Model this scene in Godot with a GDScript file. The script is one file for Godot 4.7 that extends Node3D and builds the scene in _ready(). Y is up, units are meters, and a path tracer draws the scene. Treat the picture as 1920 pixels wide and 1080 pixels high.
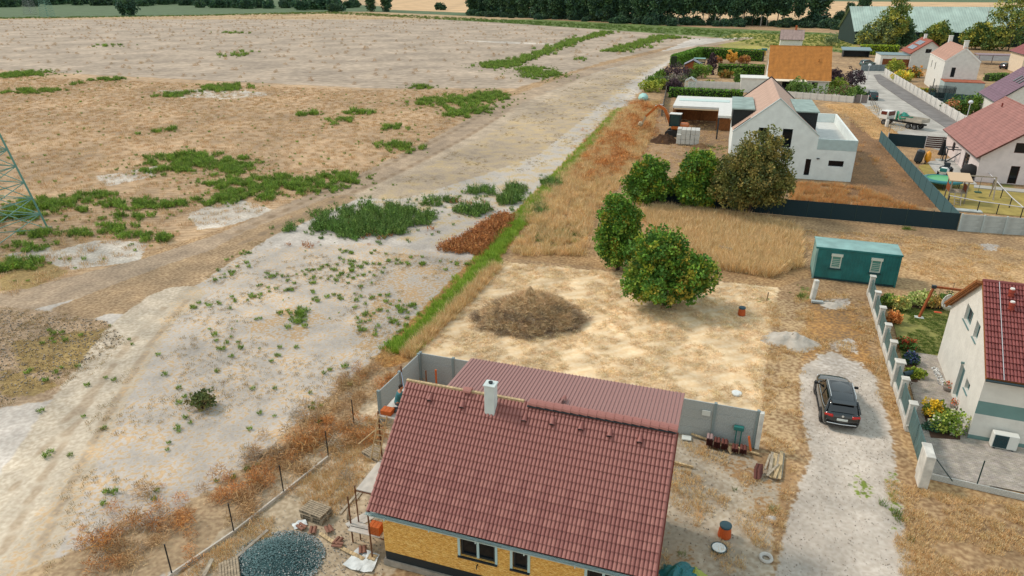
extends Node3D

var rng := RandomNumberGenerator.new()
var taken := {}
var mats := {}
var grain: ImageTexture
var mottle: ImageTexture
var streak: ImageTexture
var bump: ImageTexture
var faint: ImageTexture

class MB:
	var v := PackedVector3Array()
	var n := PackedVector3Array()
	var c := PackedColorArray()
	var col := Color.WHITE
	func tri(a: Vector3, b: Vector3, d: Vector3) -> void:
		var k := (b - a).cross(d - a).normalized()
		trin(a, d, b, k, k, k)
	func trin(a: Vector3, b: Vector3, d: Vector3, na: Vector3, nb: Vector3, nd: Vector3) -> void:
		v.append(a); v.append(b); v.append(d)
		n.append(na); n.append(nb); n.append(nd)
		c.append(col); c.append(col); c.append(col)
	func quad(a: Vector3, b: Vector3, d: Vector3, e: Vector3) -> void:
		tri(a, b, d); tri(a, d, e)
	func box(p: Vector3, s: Vector3, bs := Basis()) -> void:
		var x := bs.x * s.x * .5; var y := bs.y * s.y * .5; var z := bs.z * s.z * .5
		quad(p - x - y + z, p + x - y + z, p + x + y + z, p - x + y + z)
		quad(p + x - y - z, p - x - y - z, p - x + y - z, p + x + y - z)
		quad(p + x - y + z, p + x - y - z, p + x + y - z, p + x + y + z)
		quad(p - x - y - z, p - x - y + z, p - x + y + z, p - x + y - z)
		quad(p - x + y + z, p + x + y + z, p + x + y - z, p - x + y - z)
		quad(p - x - y - z, p + x - y - z, p + x - y + z, p - x - y + z)
	func cbox(p: Vector3, s: Vector3, r: float, bs := Basis()) -> void:
		# box with chamfered edges
		var h := s * .5
		var q := func(x, y, z): return p + bs * Vector3(x, y, z)
		var a := h.x - r; var b := h.y - r; var d := h.z - r
		for g in [-1.0, 1.0]:
			_f(q.call(-a * g, -b, h.z * g), q.call(a * g, -b, h.z * g), q.call(a * g, b, h.z * g), q.call(-a * g, b, h.z * g))
			_f(q.call(h.x * g, -b, d * g), q.call(h.x * g, -b, -d * g), q.call(h.x * g, b, -d * g), q.call(h.x * g, b, d * g))
			_f(q.call(-a, h.y * g, d * g), q.call(a, h.y * g, d * g), q.call(a, h.y * g, -d * g), q.call(-a, h.y * g, -d * g))
			for k in [-1.0, 1.0]:
				_o(p, [q.call(a * g, -b, h.z * k), q.call(h.x * g, -b, d * k), q.call(h.x * g, b, d * k), q.call(a * g, b, h.z * k)])
				_o(p, [q.call(-a, b * g, h.z * k), q.call(a, b * g, h.z * k), q.call(a, h.y * g, d * k), q.call(-a, h.y * g, d * k)])
				_o(p, [q.call(a * g, h.y * k, -d), q.call(a * g, h.y * k, d), q.call(h.x * g, b * k, d), q.call(h.x * g, b * k, -d)])
				for m in [-1.0, 1.0]:
					_o(p, [q.call(a * g, b * k, h.z * m), q.call(h.x * g, b * k, d * m), q.call(a * g, h.y * k, d * m)])
	func _f(a, b, d, e) -> void:
		quad(a, b, d, e)
	func _o(p: Vector3, f: Array) -> void:
		var k: Vector3 = (f[1] - f[0]).cross(f[2] - f[0])
		if k.dot(f[0] - p) < 0: f.reverse()
		tri(f[0], f[1], f[2])
		if f.size() > 3: tri(f[0], f[2], f[3])
	func cyl(a: Vector3, b: Vector3, r0: float, r1: float, m := 8, caps := true) -> void:
		var w := (b - a).normalized()
		var x := w.cross(Vector3.UP if absf(w.y) < .9 else Vector3.RIGHT).normalized(); var y := w.cross(x)
		for i in m:
			var t0 := TAU * i / m; var t1 := TAU * (i + 1) / m
			var d0 := x * cos(t0) + y * sin(t0); var d1 := x * cos(t1) + y * sin(t1)
			var p0 := a + d0 * r0; var p1 := a + d1 * r0; var q0 := b + d0 * r1; var q1 := b + d1 * r1
			trin(p0, q1, p1, d0, d1, d1); trin(p0, q0, q1, d0, d0, d1)
			if caps:
				if r1 > 0: trin(b, q1, q0, w, w, w)
				if r0 > 0: trin(a, p0, p1, -w, -w, -w)
	func tube(p: Array, r: Array, m := 6) -> void:
		for i in p.size() - 1: cyl(p[i], p[i + 1], r[i], r[i + 1], m, i == p.size() - 2)
	func bar(a: Vector3, b: Vector3, w: float, h: float) -> void:
		var z := (b - a).normalized(); var x := Vector3.UP.cross(z)
		if x.length() < .01: x = Vector3.RIGHT
		x = x.normalized()
		box((a + b) * .5, Vector3(w, h, a.distance_to(b)), Basis(x, z.cross(x), z))
	func poly(t: Transform3D, o: PackedVector2Array) -> void:
		# flat polygon facing t.z
		var ix := Geometry2D.triangulate_polygon(o)
		for i in range(0, ix.size(), 3):
			var a := o[ix[i]]; var b := o[ix[i + 1]]; var d := o[ix[i + 2]]
			if (b - a).cross(d - a) < 0:
				var s := b; b = d; d = s
			tri(t * Vector3(a.x, a.y, 0), t * Vector3(b.x, b.y, 0), t * Vector3(d.x, d.y, 0))
	func prism(t: Transform3D, o: PackedVector2Array, dep: float) -> void:
		# polygon extruded backwards along -t.z
		poly(t, o)
		var back := Transform3D(Basis(-t.basis.x, t.basis.y, -t.basis.z), t * Vector3(0, 0, -dep))
		var m := PackedVector2Array()
		for q in o: m.append(Vector2(-q.x, q.y))
		poly(back, m)
		var area := 0.0
		for i in o.size(): area += o[i].cross(o[(i + 1) % o.size()])
		for i in o.size():
			var a := o[i]; var b := o[(i + 1) % o.size()]
			if area < 0:
				var s := a; a = b; b = s
			quad(t * Vector3(a.x, a.y, 0), t * Vector3(a.x, a.y, -dep), t * Vector3(b.x, b.y, -dep), t * Vector3(b.x, b.y, 0))
	func wall(t: Transform3D, o: PackedVector2Array, holes: Array, dep := .25) -> void:
		# wall face with rectangular openings and their reveals
		var xs := [-1e4, 1e4]
		for h in holes: xs.append(h.position.x); xs.append(h.end.x)
		xs.sort()
		for i in xs.size() - 1:
			var xa: float = xs[i]; var xb: float = xs[i + 1]
			if xb - xa < .001: continue
			var ys := []
			for h in holes:
				if h.position.x <= xa + .001 and h.end.x >= xb - .001: ys.append([h.position.y, h.end.y])
			ys.sort_custom(func(p, q): return p[0] < q[0])
			var y := -100.0
			ys.append([100.0, 100.0])
			for g in ys:
				if g[0] > y:
					for pc in Geometry2D.intersect_polygons(o, PackedVector2Array([Vector2(xa, y), Vector2(xb, y), Vector2(xb, g[0]), Vector2(xa, g[0])])): poly(t, pc)
				y = g[1]
		for h in holes:
			var a := Vector3(h.position.x, h.position.y, 0); var b := Vector3(h.end.x, h.position.y, 0); var d := Vector3(h.end.x, h.end.y, 0); var e := Vector3(h.position.x, h.end.y, 0); var k := Vector3(0, 0, -dep)
			quad(t * a, t * b, t * (b + k), t * (a + k)); quad(t * d, t * e, t * (e + k), t * (d + k))
			quad(t * b, t * d, t * (d + k), t * (b + k)); quad(t * e, t * a, t * (a + k), t * (e + k))
	func grid(g: Array, flip := false, wrap := false) -> void:
		# smooth surface through rows of points
		var rows := g.size(); var m: int = g[0].size()
		var nn := []
		for i in rows:
			var l := PackedVector3Array()
			for j in m:
				var du: Vector3 = g[mini(i + 1, rows - 1)][j] - g[maxi(i - 1, 0)][j]
				var ja := j - 1; var jb := j + 1
				if wrap:
					ja = (j - 1 + m) % m; jb = (j + 1) % m
				else:
					ja = maxi(ja, 0); jb = mini(jb, m - 1)
				var dv: Vector3 = g[i][jb] - g[i][ja]
				var k := du.cross(dv)
				k = k.normalized() if k.length() > 1e-9 else Vector3.UP
				l.append(-k if flip else k)
			nn.append(l)
		for i in rows - 1:
			for j in (m if wrap else m - 1):
				var j2 := (j + 1) % m
				if flip:
					trin(g[i][j], g[i + 1][j], g[i + 1][j2], nn[i][j], nn[i + 1][j], nn[i + 1][j2]); trin(g[i][j], g[i + 1][j2], g[i][j2], nn[i][j], nn[i + 1][j2], nn[i][j2])
				else:
					trin(g[i][j], g[i + 1][j2], g[i + 1][j], nn[i][j], nn[i + 1][j2], nn[i + 1][j]); trin(g[i][j], g[i][j2], g[i + 1][j2], nn[i][j], nn[i][j2], nn[i + 1][j2])
	func add(o: MB, t: Transform3D) -> void:
		var k := t.basis.inverse().transposed()
		for i in o.v.size():
			v.append(t * o.v[i]); n.append((k * o.n[i]).normalized()); c.append(o.c[i])
	func mesh(m: Material) -> ArrayMesh:
		var a := []; a.resize(Mesh.ARRAY_MAX)
		a[Mesh.ARRAY_VERTEX] = v; a[Mesh.ARRAY_NORMAL] = n; a[Mesh.ARRAY_COLOR] = c
		var am := ArrayMesh.new()
		am.add_surface_from_arrays(Mesh.PRIMITIVE_TRIANGLES, a)
		am.surface_set_material(0, m)
		return am

func pv(a: Array) -> PackedVector2Array:
	var o := PackedVector2Array()
	for i in range(0, a.size(), 2): o.append(Vector2(a[i], a[i + 1]))
	return o

func rect(x0: float, y0: float, x1: float, y1: float) -> PackedVector2Array:
	return pv([x0, y0, x1, y0, x1, y1, x0, y1])

func numbered(called: String) -> String:
	var k: int = taken.get(called, 0)
	taken[called] = k + 1
	return called if k == 0 else "%s_%03d" % [called, k]

func thing(called: String, label: String, category: String, at := Vector3.ZERO, deg := 0.0, group := "") -> Node3D:
	var o := Node3D.new()
	o.name = numbered(called)
	add_child(o)
	o.position = at
	o.rotation.y = deg_to_rad(-deg)
	tag(o, label, category, group)
	return o

func tag(o: Node, label: String, category: String, group := "", kind := "") -> void:
	if label: o.set_meta("label", label)
	if category: o.set_meta("category", category)
	if group: o.set_meta("group", group)
	if kind: o.set_meta("kind", kind)

func obj(called: String, b: MB, m: Material, parent: Node = null, label := "") -> MeshInstance3D:
	return inst(called, b.mesh(m), parent, label)

func inst(called: String, m: Mesh, parent: Node = null, label := "") -> MeshInstance3D:
	var o := MeshInstance3D.new()
	o.mesh = m
	if parent == null:
		o.name = numbered(called)
		add_child(o)
	else:
		o.name = called
		parent.add_child(o, true)
	if label: o.set_meta("label", label)
	return o

func struct(called: String, b: MB, m: Material) -> MeshInstance3D:
	var o := obj(called, b, m)
	o.set_meta("kind", "structure")
	return o

func dup(src: Node3D, at: Vector3, deg: float, label := "", scl := Vector3.ONE) -> Node3D:
	var r: Node3D = src.duplicate()
	r.name = numbered(str(src.name).rstrip("0123456789").trim_suffix("_"))
	add_child(r)
	r.position = at
	r.rotation.y = deg_to_rad(-deg)
	r.scale = scl
	if label: r.set_meta("label", label)
	return r

func mat(key: String, col: Color, rough := .9, metal := 0.0, tex: Texture2D = null, scl := 1.0, nrm := 0.0) -> StandardMaterial3D:
	if mats.has(key): return mats[key]
	var m := StandardMaterial3D.new()
	m.albedo_color = col
	m.roughness = rough
	m.metallic = metal
	if tex:
		m.albedo_texture = tex
	if nrm > 0:
		m.normal_enabled = true
		m.normal_texture = bump
		m.normal_scale = nrm
	if tex or nrm > 0:
		m.uv1_triplanar = true
		m.uv1_scale = Vector3.ONE * scl
	mats[key] = m
	return m

func leafmat(key: String, bl := .25) -> StandardMaterial3D:
	if mats.has(key): return mats[key]
	var m := StandardMaterial3D.new()
	m.vertex_color_use_as_albedo = true
	m.roughness = .75
	m.cull_mode = BaseMaterial3D.CULL_DISABLED
	if bl > 0:
		m.backlight_enabled = true
		m.backlight = Color(bl, bl, bl * .6)
	mats[key] = m
	return m

func k8(r: int, g: int, b: int) -> Color:
	return Color8(r, g, b)

func l8(r: float, g: float, b: float) -> Color:
	return Color(r / 255.0, g / 255.0, b / 255.0).srgb_to_linear()

func noise(sd: int, freq: float, oct := 4, cell := false) -> FastNoiseLite:
	var f := FastNoiseLite.new()
	f.seed = sd
	f.frequency = freq
	f.noise_type = FastNoiseLite.TYPE_CELLULAR if cell else FastNoiseLite.TYPE_SIMPLEX_SMOOTH
	f.fractal_octaves = oct
	return f

func ramp_tex(img: Image, lo: float, hi: float) -> ImageTexture:
	var d := img.get_data()
	var o := PackedByteArray(); o.resize(d.size() * 3)
	for i in d.size():
		var t := int(lo + (hi - lo) * d[i] / 255.0)
		o[i * 3] = t; o[i * 3 + 1] = t; o[i * 3 + 2] = t
	var im := Image.create_from_data(img.get_width(), img.get_height(), false, Image.FORMAT_RGB8, o)
	im.generate_mipmaps()
	return ImageTexture.create_from_image(im)

func make_textures() -> void:
	grain = ramp_tex(noise(3, .09, 4).get_seamless_image(256, 256), 190, 255)
	mottle = ramp_tex(noise(5, .012, 5).get_seamless_image(256, 256), 205, 255)
	faint = ramp_tex(noise(6, .02, 5).get_seamless_image(256, 256), 236, 255)
	var s := noise(8, .06, 4).get_seamless_image(256, 256)
	s.resize(256, 16, Image.INTERPOLATE_BILINEAR); s.resize(64, 256, Image.INTERPOLATE_BILINEAR)
	streak = ramp_tex(s, 150, 255)
	var b := noise(11, .07, 4).get_seamless_image(256, 256)
	b.convert(Image.FORMAT_RGBA8)
	b.bump_map_to_normal_map(4.0)
	bump = ImageTexture.create_from_image(b)

func window(parent: Node3D, t: Transform3D, r: Rect2, cols: int, fm: Material, pm: Material, inset := .12, fw := .07, called := "window") -> Node3D:
	# frame bars and panes set back into the opening
	var b := MB.new()
	var z := -inset
	var w := r.size.x; var h := r.size.y
	b.box(t * Vector3(r.position.x + w / 2, r.end.y - fw / 2, z), Vector3(w, fw, .07), t.basis)
	b.box(t * Vector3(r.position.x + w / 2, r.position.y + fw / 2, z), Vector3(w, fw, .07), t.basis)
	for i in cols + 1:
		b.box(t * Vector3(clampf(r.position.x + w * i / cols, r.position.x + fw / 2, r.end.x - fw / 2), r.position.y + h / 2, z), Vector3(fw, h - fw * 2.04, .066), t.basis)
	var o := obj(called, b, fm, parent)
	for i in cols:
		var q := MB.new()
		q.box(t * Vector3(r.position.x + w * (i + .5) / cols, r.position.y + h / 2, z - .005), Vector3(w / cols - fw * .9, h - fw * 1.9, .02), t.basis)
		obj("pane", q, pm, o)
	return o

func courses(b: MB, p0: Vector3, p1: Vector3, p2: Vector3, p3: Vector3, rows: int, lip := .03) -> void:
	# overlapping courses of a tiled slope: p0,p1 along the eave, p2,p3 along the ridge
	var nm := (p1 - p0).cross(p3 - p0).normalized() * lip
	for i in rows:
		var t0 := float(i) / rows; var t1 := float(i + 1) / rows
		var a := p0.lerp(p3, t0); var d := p1.lerp(p2, t0); var e := p1.lerp(p2, t1); var g := p0.lerp(p3, t1)
		b.quad(a + nm, d + nm, e, g)
		b.quad(a, d, d + nm, a + nm)

func frame_at(p: Vector3, out: Vector3) -> Transform3D:
	# wall frame: x to the right seen from outside, y up, z outwards
	var z := out.normalized()
	return Transform3D(Basis(Vector3.UP.cross(z), Vector3.UP, z), p)

# ---------------------------------------------------------------- ground
var NF: PackedByteArray
var NM: PackedByteArray
var NL: PackedByteArray

func fill_poly(d: PackedByteArray, w: int, h: int, p: PackedVector2Array, val: int) -> void:
	var y0 := 1e9; var y1 := -1e9
	for q in p: y0 = minf(y0, q.y); y1 = maxf(y1, q.y)
	for y in range(maxi(0, int(floor(y0))), mini(h, int(ceil(y1)) + 1)):
		var xs := []
		var yc := y + .5
		for i in p.size():
			var a := p[i]; var b := p[(i + 1) % p.size()]
			if (a.y <= yc) != (b.y <= yc): xs.append(a.x + (yc - a.y) / (b.y - a.y) * (b.x - a.x))
		xs.sort()
		for i in range(0, xs.size() - 1, 2):
			for x in range(maxi(0, int(xs[i] + .5)), mini(w, int(xs[i + 1] + .5))): d[y * w + x] = val

func paint_rows(k: int, J: Dictionary) -> void:
	var W: int = J.w; var rows: int = J.rows
	var out := PackedByteArray(); out.resize(W * rows * 3)
	var layers: Array = J.layers
	var nl := layers.size()
	var o := 0
	for r in rows:
		var y := k * rows + r
		var wz: float = J.z0 + (y + .5) * J.dz
		var fz := int(wz * 20.0) & 1023; var lz := int(wz * 4.0) & 1023
		for x in W:
			var wx: float = J.x0 + (x + .5) * J.dx
			var fi := (fz << 10) | (int(wx * 20.0) & 1023)
			var nf: int = NF[fi]; var nm: int = NM[fi]
			var ll: int = NL[(lz << 10) | (int(wx * 4.0) & 1023)]
			var cr := 0; var cg := 0; var cb := 0
			var mi := y * W + x
			for l in nl:
				var L: Array = layers[l]
				var m: int = L[0][mi]
				if m == 0: continue
				var t: int = (m - 128) * 2 + (((nm - 128) * L[1] + (nf - 128) * L[2] + (ll - 128) * L[3]) >> 6)
				t = (t * L[4]) >> 4
				t += 128
				if t <= 0: continue
				if t > 255: t = 255
				var c: PackedInt32Array = L[5]
				var s := nf
				if L[6] != 0.0:
					s = (nf + int(128.0 + 127.0 * sin(wx * L[6] + wz * L[7] + nm * .02))) >> 1
				var q := 255 - s
				var r0 := (c[0] * s + c[3] * q) >> 8
				var g0 := (c[1] * s + c[4] * q) >> 8
				var b0 := (c[2] * s + c[5] * q) >> 8
				cr += ((r0 - cr) * t) >> 8
				cg += ((g0 - cg) * t) >> 8
				cb += ((b0 - cb) * t) >> 8
			var br := 232 + ((ll - 128) >> 2) + ((nm - 128) >> 2)
			cr = (cr * br) >> 8; cg = (cg * br) >> 8; cb = (cb * br) >> 8
			out[o] = clampi(cr, 0, 255); out[o + 1] = clampi(cg, 0, 255); out[o + 2] = clampi(cb, 0, 255)
			o += 3
	J.out[k] = out

func paint(x0: float, z0: float, w: float, d: float, rx: int, ry: int, defs: Array) -> ImageTexture:
	var J := {w = rx, rows = ry / 16, x0 = x0, z0 = z0, dx = w / rx, dz = d / ry, layers = [], out = []}
	J.out.resize(16)
	var mw := rx / 4; var mh := ry / 4
	for L in defs:
		var md := PackedByteArray(); md.resize(mw * mh)
		var hit := false
		for s in L.s:
			var polys := []
			if s is Array:
				if s[0] is String: md.fill(s[1]); hit = true; continue
				polys = Geometry2D.offset_polyline(s[0], s[1] * .5, Geometry2D.JOIN_ROUND, Geometry2D.END_ROUND)
			else: polys = [s]
			for p in polys:
				var q := PackedVector2Array()
				for v in p: q.append(Vector2((v.x - x0) / w * mw, (v.y - z0) / d * mh))
				fill_poly(md, mw, mh, q, L.get("v", 255))
		hit = hit or md.count(0) < md.size()
		if not hit: continue
		var im := Image.create_from_data(mw, mh, false, Image.FORMAT_L8, md)
		im.resize(mw / 2, mh / 2, Image.INTERPOLATE_BILINEAR)
		im.resize(rx, ry, Image.INTERPOLATE_CUBIC)
		var row: Array = L.get("row", [0.0, 0.0])
		var n: Array = L.n
		J.layers.append([im.get_data(), int(n[0] * 64), int(n[1] * 64), int(n[2] * 64), int(n[3] * 16), PackedInt32Array(L.c), row[0], row[1]])
	var id := WorkerThreadPool.add_group_task(paint_rows.bind(J), 16)
	WorkerThreadPool.wait_for_group_task_completion(id)
	var all := PackedByteArray()
	for k in 16: all.append_array(J.out[k])
	var img := Image.create_from_data(rx, ry, false, Image.FORMAT_RGB8, all)
	img.generate_mipmaps()
	return ImageTexture.create_from_image(img)

func ground_layers() -> Array:
	# s: shapes (polygons, or [line, width]); n: edge noise medium, fine, large, hardness; c: two colours mixed by fine noise
	return [
		{s = [["all", 255]], n = [0, 0, 0, 4], c = [200, 168, 126, 146, 114, 80]},
		# far fields and the green strips between them
		{s = [pv([-4225.05, -1887.19, -720.85, -645.92, -378.1, -549.13, -294.11, -578.06, -166.74, -686.09, 0, -491.58, 95.08, -345.33, 66.48, -294.61, 28.35, -226.98, 0, -164.2, -32.18, -165.99, -144.09, -203.32, -229.83, -199.4, -451.7, -193.17])], n = [.4, .2, .2, 2], c = [196, 178, 158, 166, 148, 128], row = [-.55, 1.6]},
		{s = [pv([-272.36, -198.12, -144.09, -203.32, -32.18, -165.99, 0.99, -165.99, -7.56, -124.5, -15.01, -96.84, -19.9, -84.49, -23.89, -75.12, -29.1, -64.12, -33, -58.24, -35.23, -52.09, -38.8, -47.73, -48.15, -37.18, -71.24, -37.18])], n = [.7, .4, .3, 2], c = [212, 182, 146, 168, 136, 102], row = [1.1, 7.5]},
		{s = [pv([-521.95, -578.06, -397.67, -578.06, -283.17, -599.06, -180.22, -700.6, 15.02, -522.93, 111.1, -416.36, 160.13, -369.01, 156.86, -338.08, 118.2, -256.57, 93.13, -338.08, 0, -463.72, -154.14, -633.54, -279.64, -549.13, -360.37, -522.93, -445.14, -491.58])], n = [.8, .5, .5, 2], c = [120, 140, 62, 84, 104, 44]},
		{s = [pv([112.09, -369.01, 163.53, -352.89, 114.86, -237.27, 122.12, -279.13, 96.07, -274.32, 84.43, -256.57, 80.06, -274.32, 85.45, -318.02])], n = [.8, .6, .6, 2], c = [186, 172, 84, 140, 138, 60]},
		# sand
		{s = [pv([112.74, -338.08, 81.66, -331.13, 54.23, -265.15, 21.96, -198.12, 0.22, -143.84, -7.95, -110.33, -15.22, -89.41, -21.29, -74.29, -26.01, -61.35, -31.45, -53.23, -39.07, -48.12, -48.88, -41.38, -33.63, -16.04, -16.27, -16.04, -13.65, -21.13, -12.09, -26.13, -10.29, -29.86, -8.03, -37.83, -2.8, -56.66, 1.49, -74.91, 10.26, -98.18, 24.23, -146.65, 51.8, -233.74, 77.95, -289.27])], n = [.7, .3, .3, 3], c = [214, 206, 196, 192, 182, 172]},
		{s = [pv([-41.46, -58.79, -39.18, -61.65, -34.01, -61.35, -32.45, -56.14, -37.39, -54.29]), pv([-34.22, -69.97, -31.37, -75.97, -24.98, -70.91, -28.62, -65.58, -30.93, -64.76]), pv([-81.26, -162.44, -64.7, -166.9, -52.46, -155.76, -58.35, -149.58, -72.04, -152.61]), pv([-45.37, -57.44, -42.8, -60.19, -37.74, -54.9, -41.84, -54.9]), pv([-52.31, -85.54, -46.89, -91.17, -44.94, -85.54, -48.28, -80.5]), pv([-26.82, -321.2, 0, -311.83, 25.73, -294.61, 0, -300.14]), pv([-13.02, -58.79, -9.84, -60.19, -7.56, -57.44, -9.09, -54.9])], n = [.8, .5, 0, 3], c = [222, 213, 200, 188, 176, 162]},
		{s = [pv([103.61, -324.44, 54.41, -256.57, 21.7, -195.62, 0.64, -142.47, -7.72, -109.49, -14.9, -88.27, -19.21, -75.55, -12.01, -75.55, -4.02, -85.54, 3.78, -97.51, 15.13, -133.52, 34.31, -193.17, 64.43, -267.39])], n = [.9, .5, .3, 2], c = [202, 184, 160, 172, 152, 128]},
		# worn track along the field edge and the ruts leaving it
		{s = [[pv([105.68, -331.13, 55.28, -260.79, 22.51, -203.32, 0.56, -148.1, -8.64, -112.92, -15.54, -90.57, -21.5, -75.12, -26.23, -61.95, -30.24, -55.39, -34.54, -50.89, -38.42, -47.16, -42.98, -42.95]), 5.2]], n = [.45, .2, .2, 2], c = [190, 168, 142, 158, 136, 112]},
		{s = [[pv([-19.21, -75.55, -24.63, -63.17, -26.37, -54.9, -29.4, -48.32, -32.88, -44.63]), 3.4], pv([-30.01, -54.9, -25.62, -61.65, -24.56, -54.9, -25.72, -48.32, -27.58, -45.5, -34.36, -46.41])], n = [.6, .5, .2, 2], c = [192, 164, 128, 148, 120, 88]},
		{s = [pv([-50.59, -47.35, -38.29, -46.97, -34.24, -46.23, -28.96, -44.45, -26.02, -41.38, -25.79, -37.18, -26.03, -34.45, -29.1, -33.39, -34.85, -29.63])], n = [.5, .7, .3, 2], c = [196, 170, 140, 160, 134, 106]},
		{s = [pv([-45.37, -57.44, -40.33, -56.14, -37.04, -53.7, -38.04, -50.36, -40.23, -49.83]), pv([-33.79, -41.38, -30.89, -42.55, -28.38, -43.36, -27.09, -37.83, -30.34, -37.18]), pv([-32.1, -37.83, -27.28, -35.92, -27.95, -34.45, -30.01, -34.74])], n = [1.2, 1.0, 0, 2], c = [176, 150, 96, 140, 116, 70]},
		{s = [[pv([-25.95, -48.81, -26.27, -43.78, -25.26, -38.5, -24.37, -33.61, -22.88, -27.49, -21.74, -23.2, -20.91, -20.06]), 4.4]], n = [.5, .2, 0, 2], c = [218, 204, 184, 188, 172, 150]},
		{s = [[pv([-25.88, -46.88, -25.67, -40.63, -24.88, -36.23, -23.78, -31.03, -22.56, -25.94, -21.58, -22.28]), .5], [pv([-24.83, -48.32, -24.26, -41.38, -23.42, -36.86, -22.45, -32.03, -21.05, -25.94, -19.86, -21.69]), .55], [pv([-25.52, -41.38, -24.65, -32.03, -23.81, -26.32]), .35]], n = [.25, .3, 0, 2], c = [194, 176, 152, 172, 152, 128], v = 200},
		{s = [[pv([99.31, -318.02, 50.94, -248.5, 21.19, -190.79, 1.29, -142.47, -7.67, -108.67, -14.54, -87.71, -20.51, -73.06, -25.29, -60.47]), .7], [pv([107.84, -338.08, 57.09, -269.66, 21.55, -208.78, -0.57, -151.08, -9.64, -114.71, -16.39, -92.37, -22.31, -76.41, -27.08, -62.86]), .7]], n = [.6, .5, 0, 2], c = [160, 136, 108, 136, 114, 88], v = 215},
		{s = [[pv([-25.58, -52.09, -24.41, -53.35, -22.4, -52.09, -21.03, -49.83, -20.56, -47.35]), .22], [pv([-24.31, -50.36, -23.58, -51.43, -22.32, -50.36, -21.31, -48.32]), .2], [pv([-25.72, -48.32, -25.48, -49.83, -24.3, -49.83]), .2], [pv([-23.62, -58.79, -23.65, -54.9, -24.54, -52.54]), .25], [pv([-20.09, -61.65, -22.18, -58.79, -23.19, -54.9, -23.68, -48.32]), .25]], n = [.5, .5, 0, 2], c = [176, 164, 150, 160, 146, 130], v = 185},
		# dry weeds over sand
		{s = [pv([48.73, -237.27, 23.13, -146.65, 9.59, -99.22, 0.9, -75.55, -6.27, -58.79, -17.15, -66.42, -13.41, -85.54, -5, -108.67, 4.21, -139.8, 21.59, -181.78])], n = [2.2, 1.2, .6, 2], c = [196, 176, 138, 160, 134, 94], v = 96},
		{s = [pv([-25.72, -48.32, -26.04, -58.79, -12.92, -60.91, -2.57, -56.66, -7.59, -39.33, -10.29, -29.86, -12.09, -26.13, -13.65, -21.13, -16.27, -16.04, -20.72, -18.12, -21.73, -27.09])], n = [1.4, 2.0, .6, 2], c = [204, 176, 140, 178, 144, 106], v = 76},
		{s = [pv([-12.59, -59.06, -2.56, -56.4, -4.49, -48.32, -7.59, -39.33, -11.33, -40.63, -10.62, -48.32]), pv([-18.73, -44.63, -16.06, -47.35, -12.23, -44.63, -14.38, -41.38, -19.64, -42.95])], n = [1.6, 1.2, 0, 3], c = [196, 166, 126, 164, 132, 96], v = 120},
		# dry strips beside the fence and under the tall weeds
		{s = [[pv([-7.29, -38.5, -9.51, -32.54, -10.94, -29.18, -12.34, -26.13, -14.57, -23.2, -17.06, -21.41, -18.82, -20.06]), 3.6]], n = [.9, .7, 0, 2], c = [198, 172, 136, 158, 132, 102]},
		{s = [pv([-9.28, -31.52, -7.42, -37.18, -6.09, -33.61, -4.77, -21.13, -13.53, -20.85, -12.09, -26.13, -10.23, -29.63])], n = [.8, .6, 0, 2], c = [210, 192, 164, 176, 156, 128]},
		{s = [[pv([-7.72, -39.05, -2.54, -55.89, 1.4, -69.97, 5.62, -84.23, 11.09, -102.81, 21.13, -136.59]), 2.4]], n = [.6, .4, 0, 2], c = [196, 150, 86, 150, 108, 56]},
		{s = [[pv([-7.24, -40.48, -2.5, -54.9, 0.99, -68.51, 5.19, -82.45, 10.76, -100.99, 21.13, -136.59]), .9]], n = [.6, .5, 0, 2], c = [140, 150, 58, 96, 112, 38]},
		# mown plot, building plots and yards
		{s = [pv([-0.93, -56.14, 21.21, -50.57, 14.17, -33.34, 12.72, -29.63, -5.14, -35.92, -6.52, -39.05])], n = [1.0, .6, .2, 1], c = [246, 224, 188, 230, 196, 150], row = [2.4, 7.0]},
		{s = [pv([2.24, -69.97, 9.39, -85.54, 12.95, -73.88, 28.41, -66.42, 24.54, -52.54, 21.21, -50.57, 0, -56.92])], n = [.5, .6, .3, 2], c = [204, 168, 118, 152, 116, 76]},
		{s = [pv([25.28, -139.8, 35.49, -158.2, 43.18, -139.8, 30.38, -94.24, 14.76, -85.54])], n = [.6, .6, .2, 2], c = [184, 152, 116, 146, 114, 82]},
		{s = [pv([62.75, -130.57, 59.6, -112.92, 47.45, -71.49, 31.37, -75.97, 40.55, -81.71])], n = [.6, .6, .2, 2], c = [168, 128, 86, 112, 80, 50]},
		{s = [pv([62.45, -143.15, 73.22, -143.15, 68.09, -117.49, 56.3, -107.85, 62.25, -130.57])], n = [.5, .4, .2, 2], c = [214, 172, 116, 176, 134, 84]},
		{s = [pv([37.96, -63.17, 46.28, -58.79, 51.84, -54.9, 26.62, -23.52, 23.57, -25.22, 19.55, -25.94, 21.33, -33.61, 26, -44.63])], n = [.5, .3, .2, 2], c = [212, 178, 130, 160, 124, 84]},
		{s = [pv([18.06, -37.83, 21.09, -40.26, 22.43, -37.18, 20.53, -31.52, 18.3, -25.94, 15.62, -19.55, 9.87, -19.55, 12.59, -24.86, 15.14, -28.75, 16.45, -33.61])], n = [.9, .7, .3, 2], c = [208, 198, 186, 188, 176, 162]},
		{s = [pv([8.41, -31.52, 12.03, -29.18, 13.19, -27.09, 11.44, -23.52, 9.87, -19.55, 4.93, -19.55])], n = [1.0, .8, .2, 2], c = [212, 200, 180, 182, 164, 140]},
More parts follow.
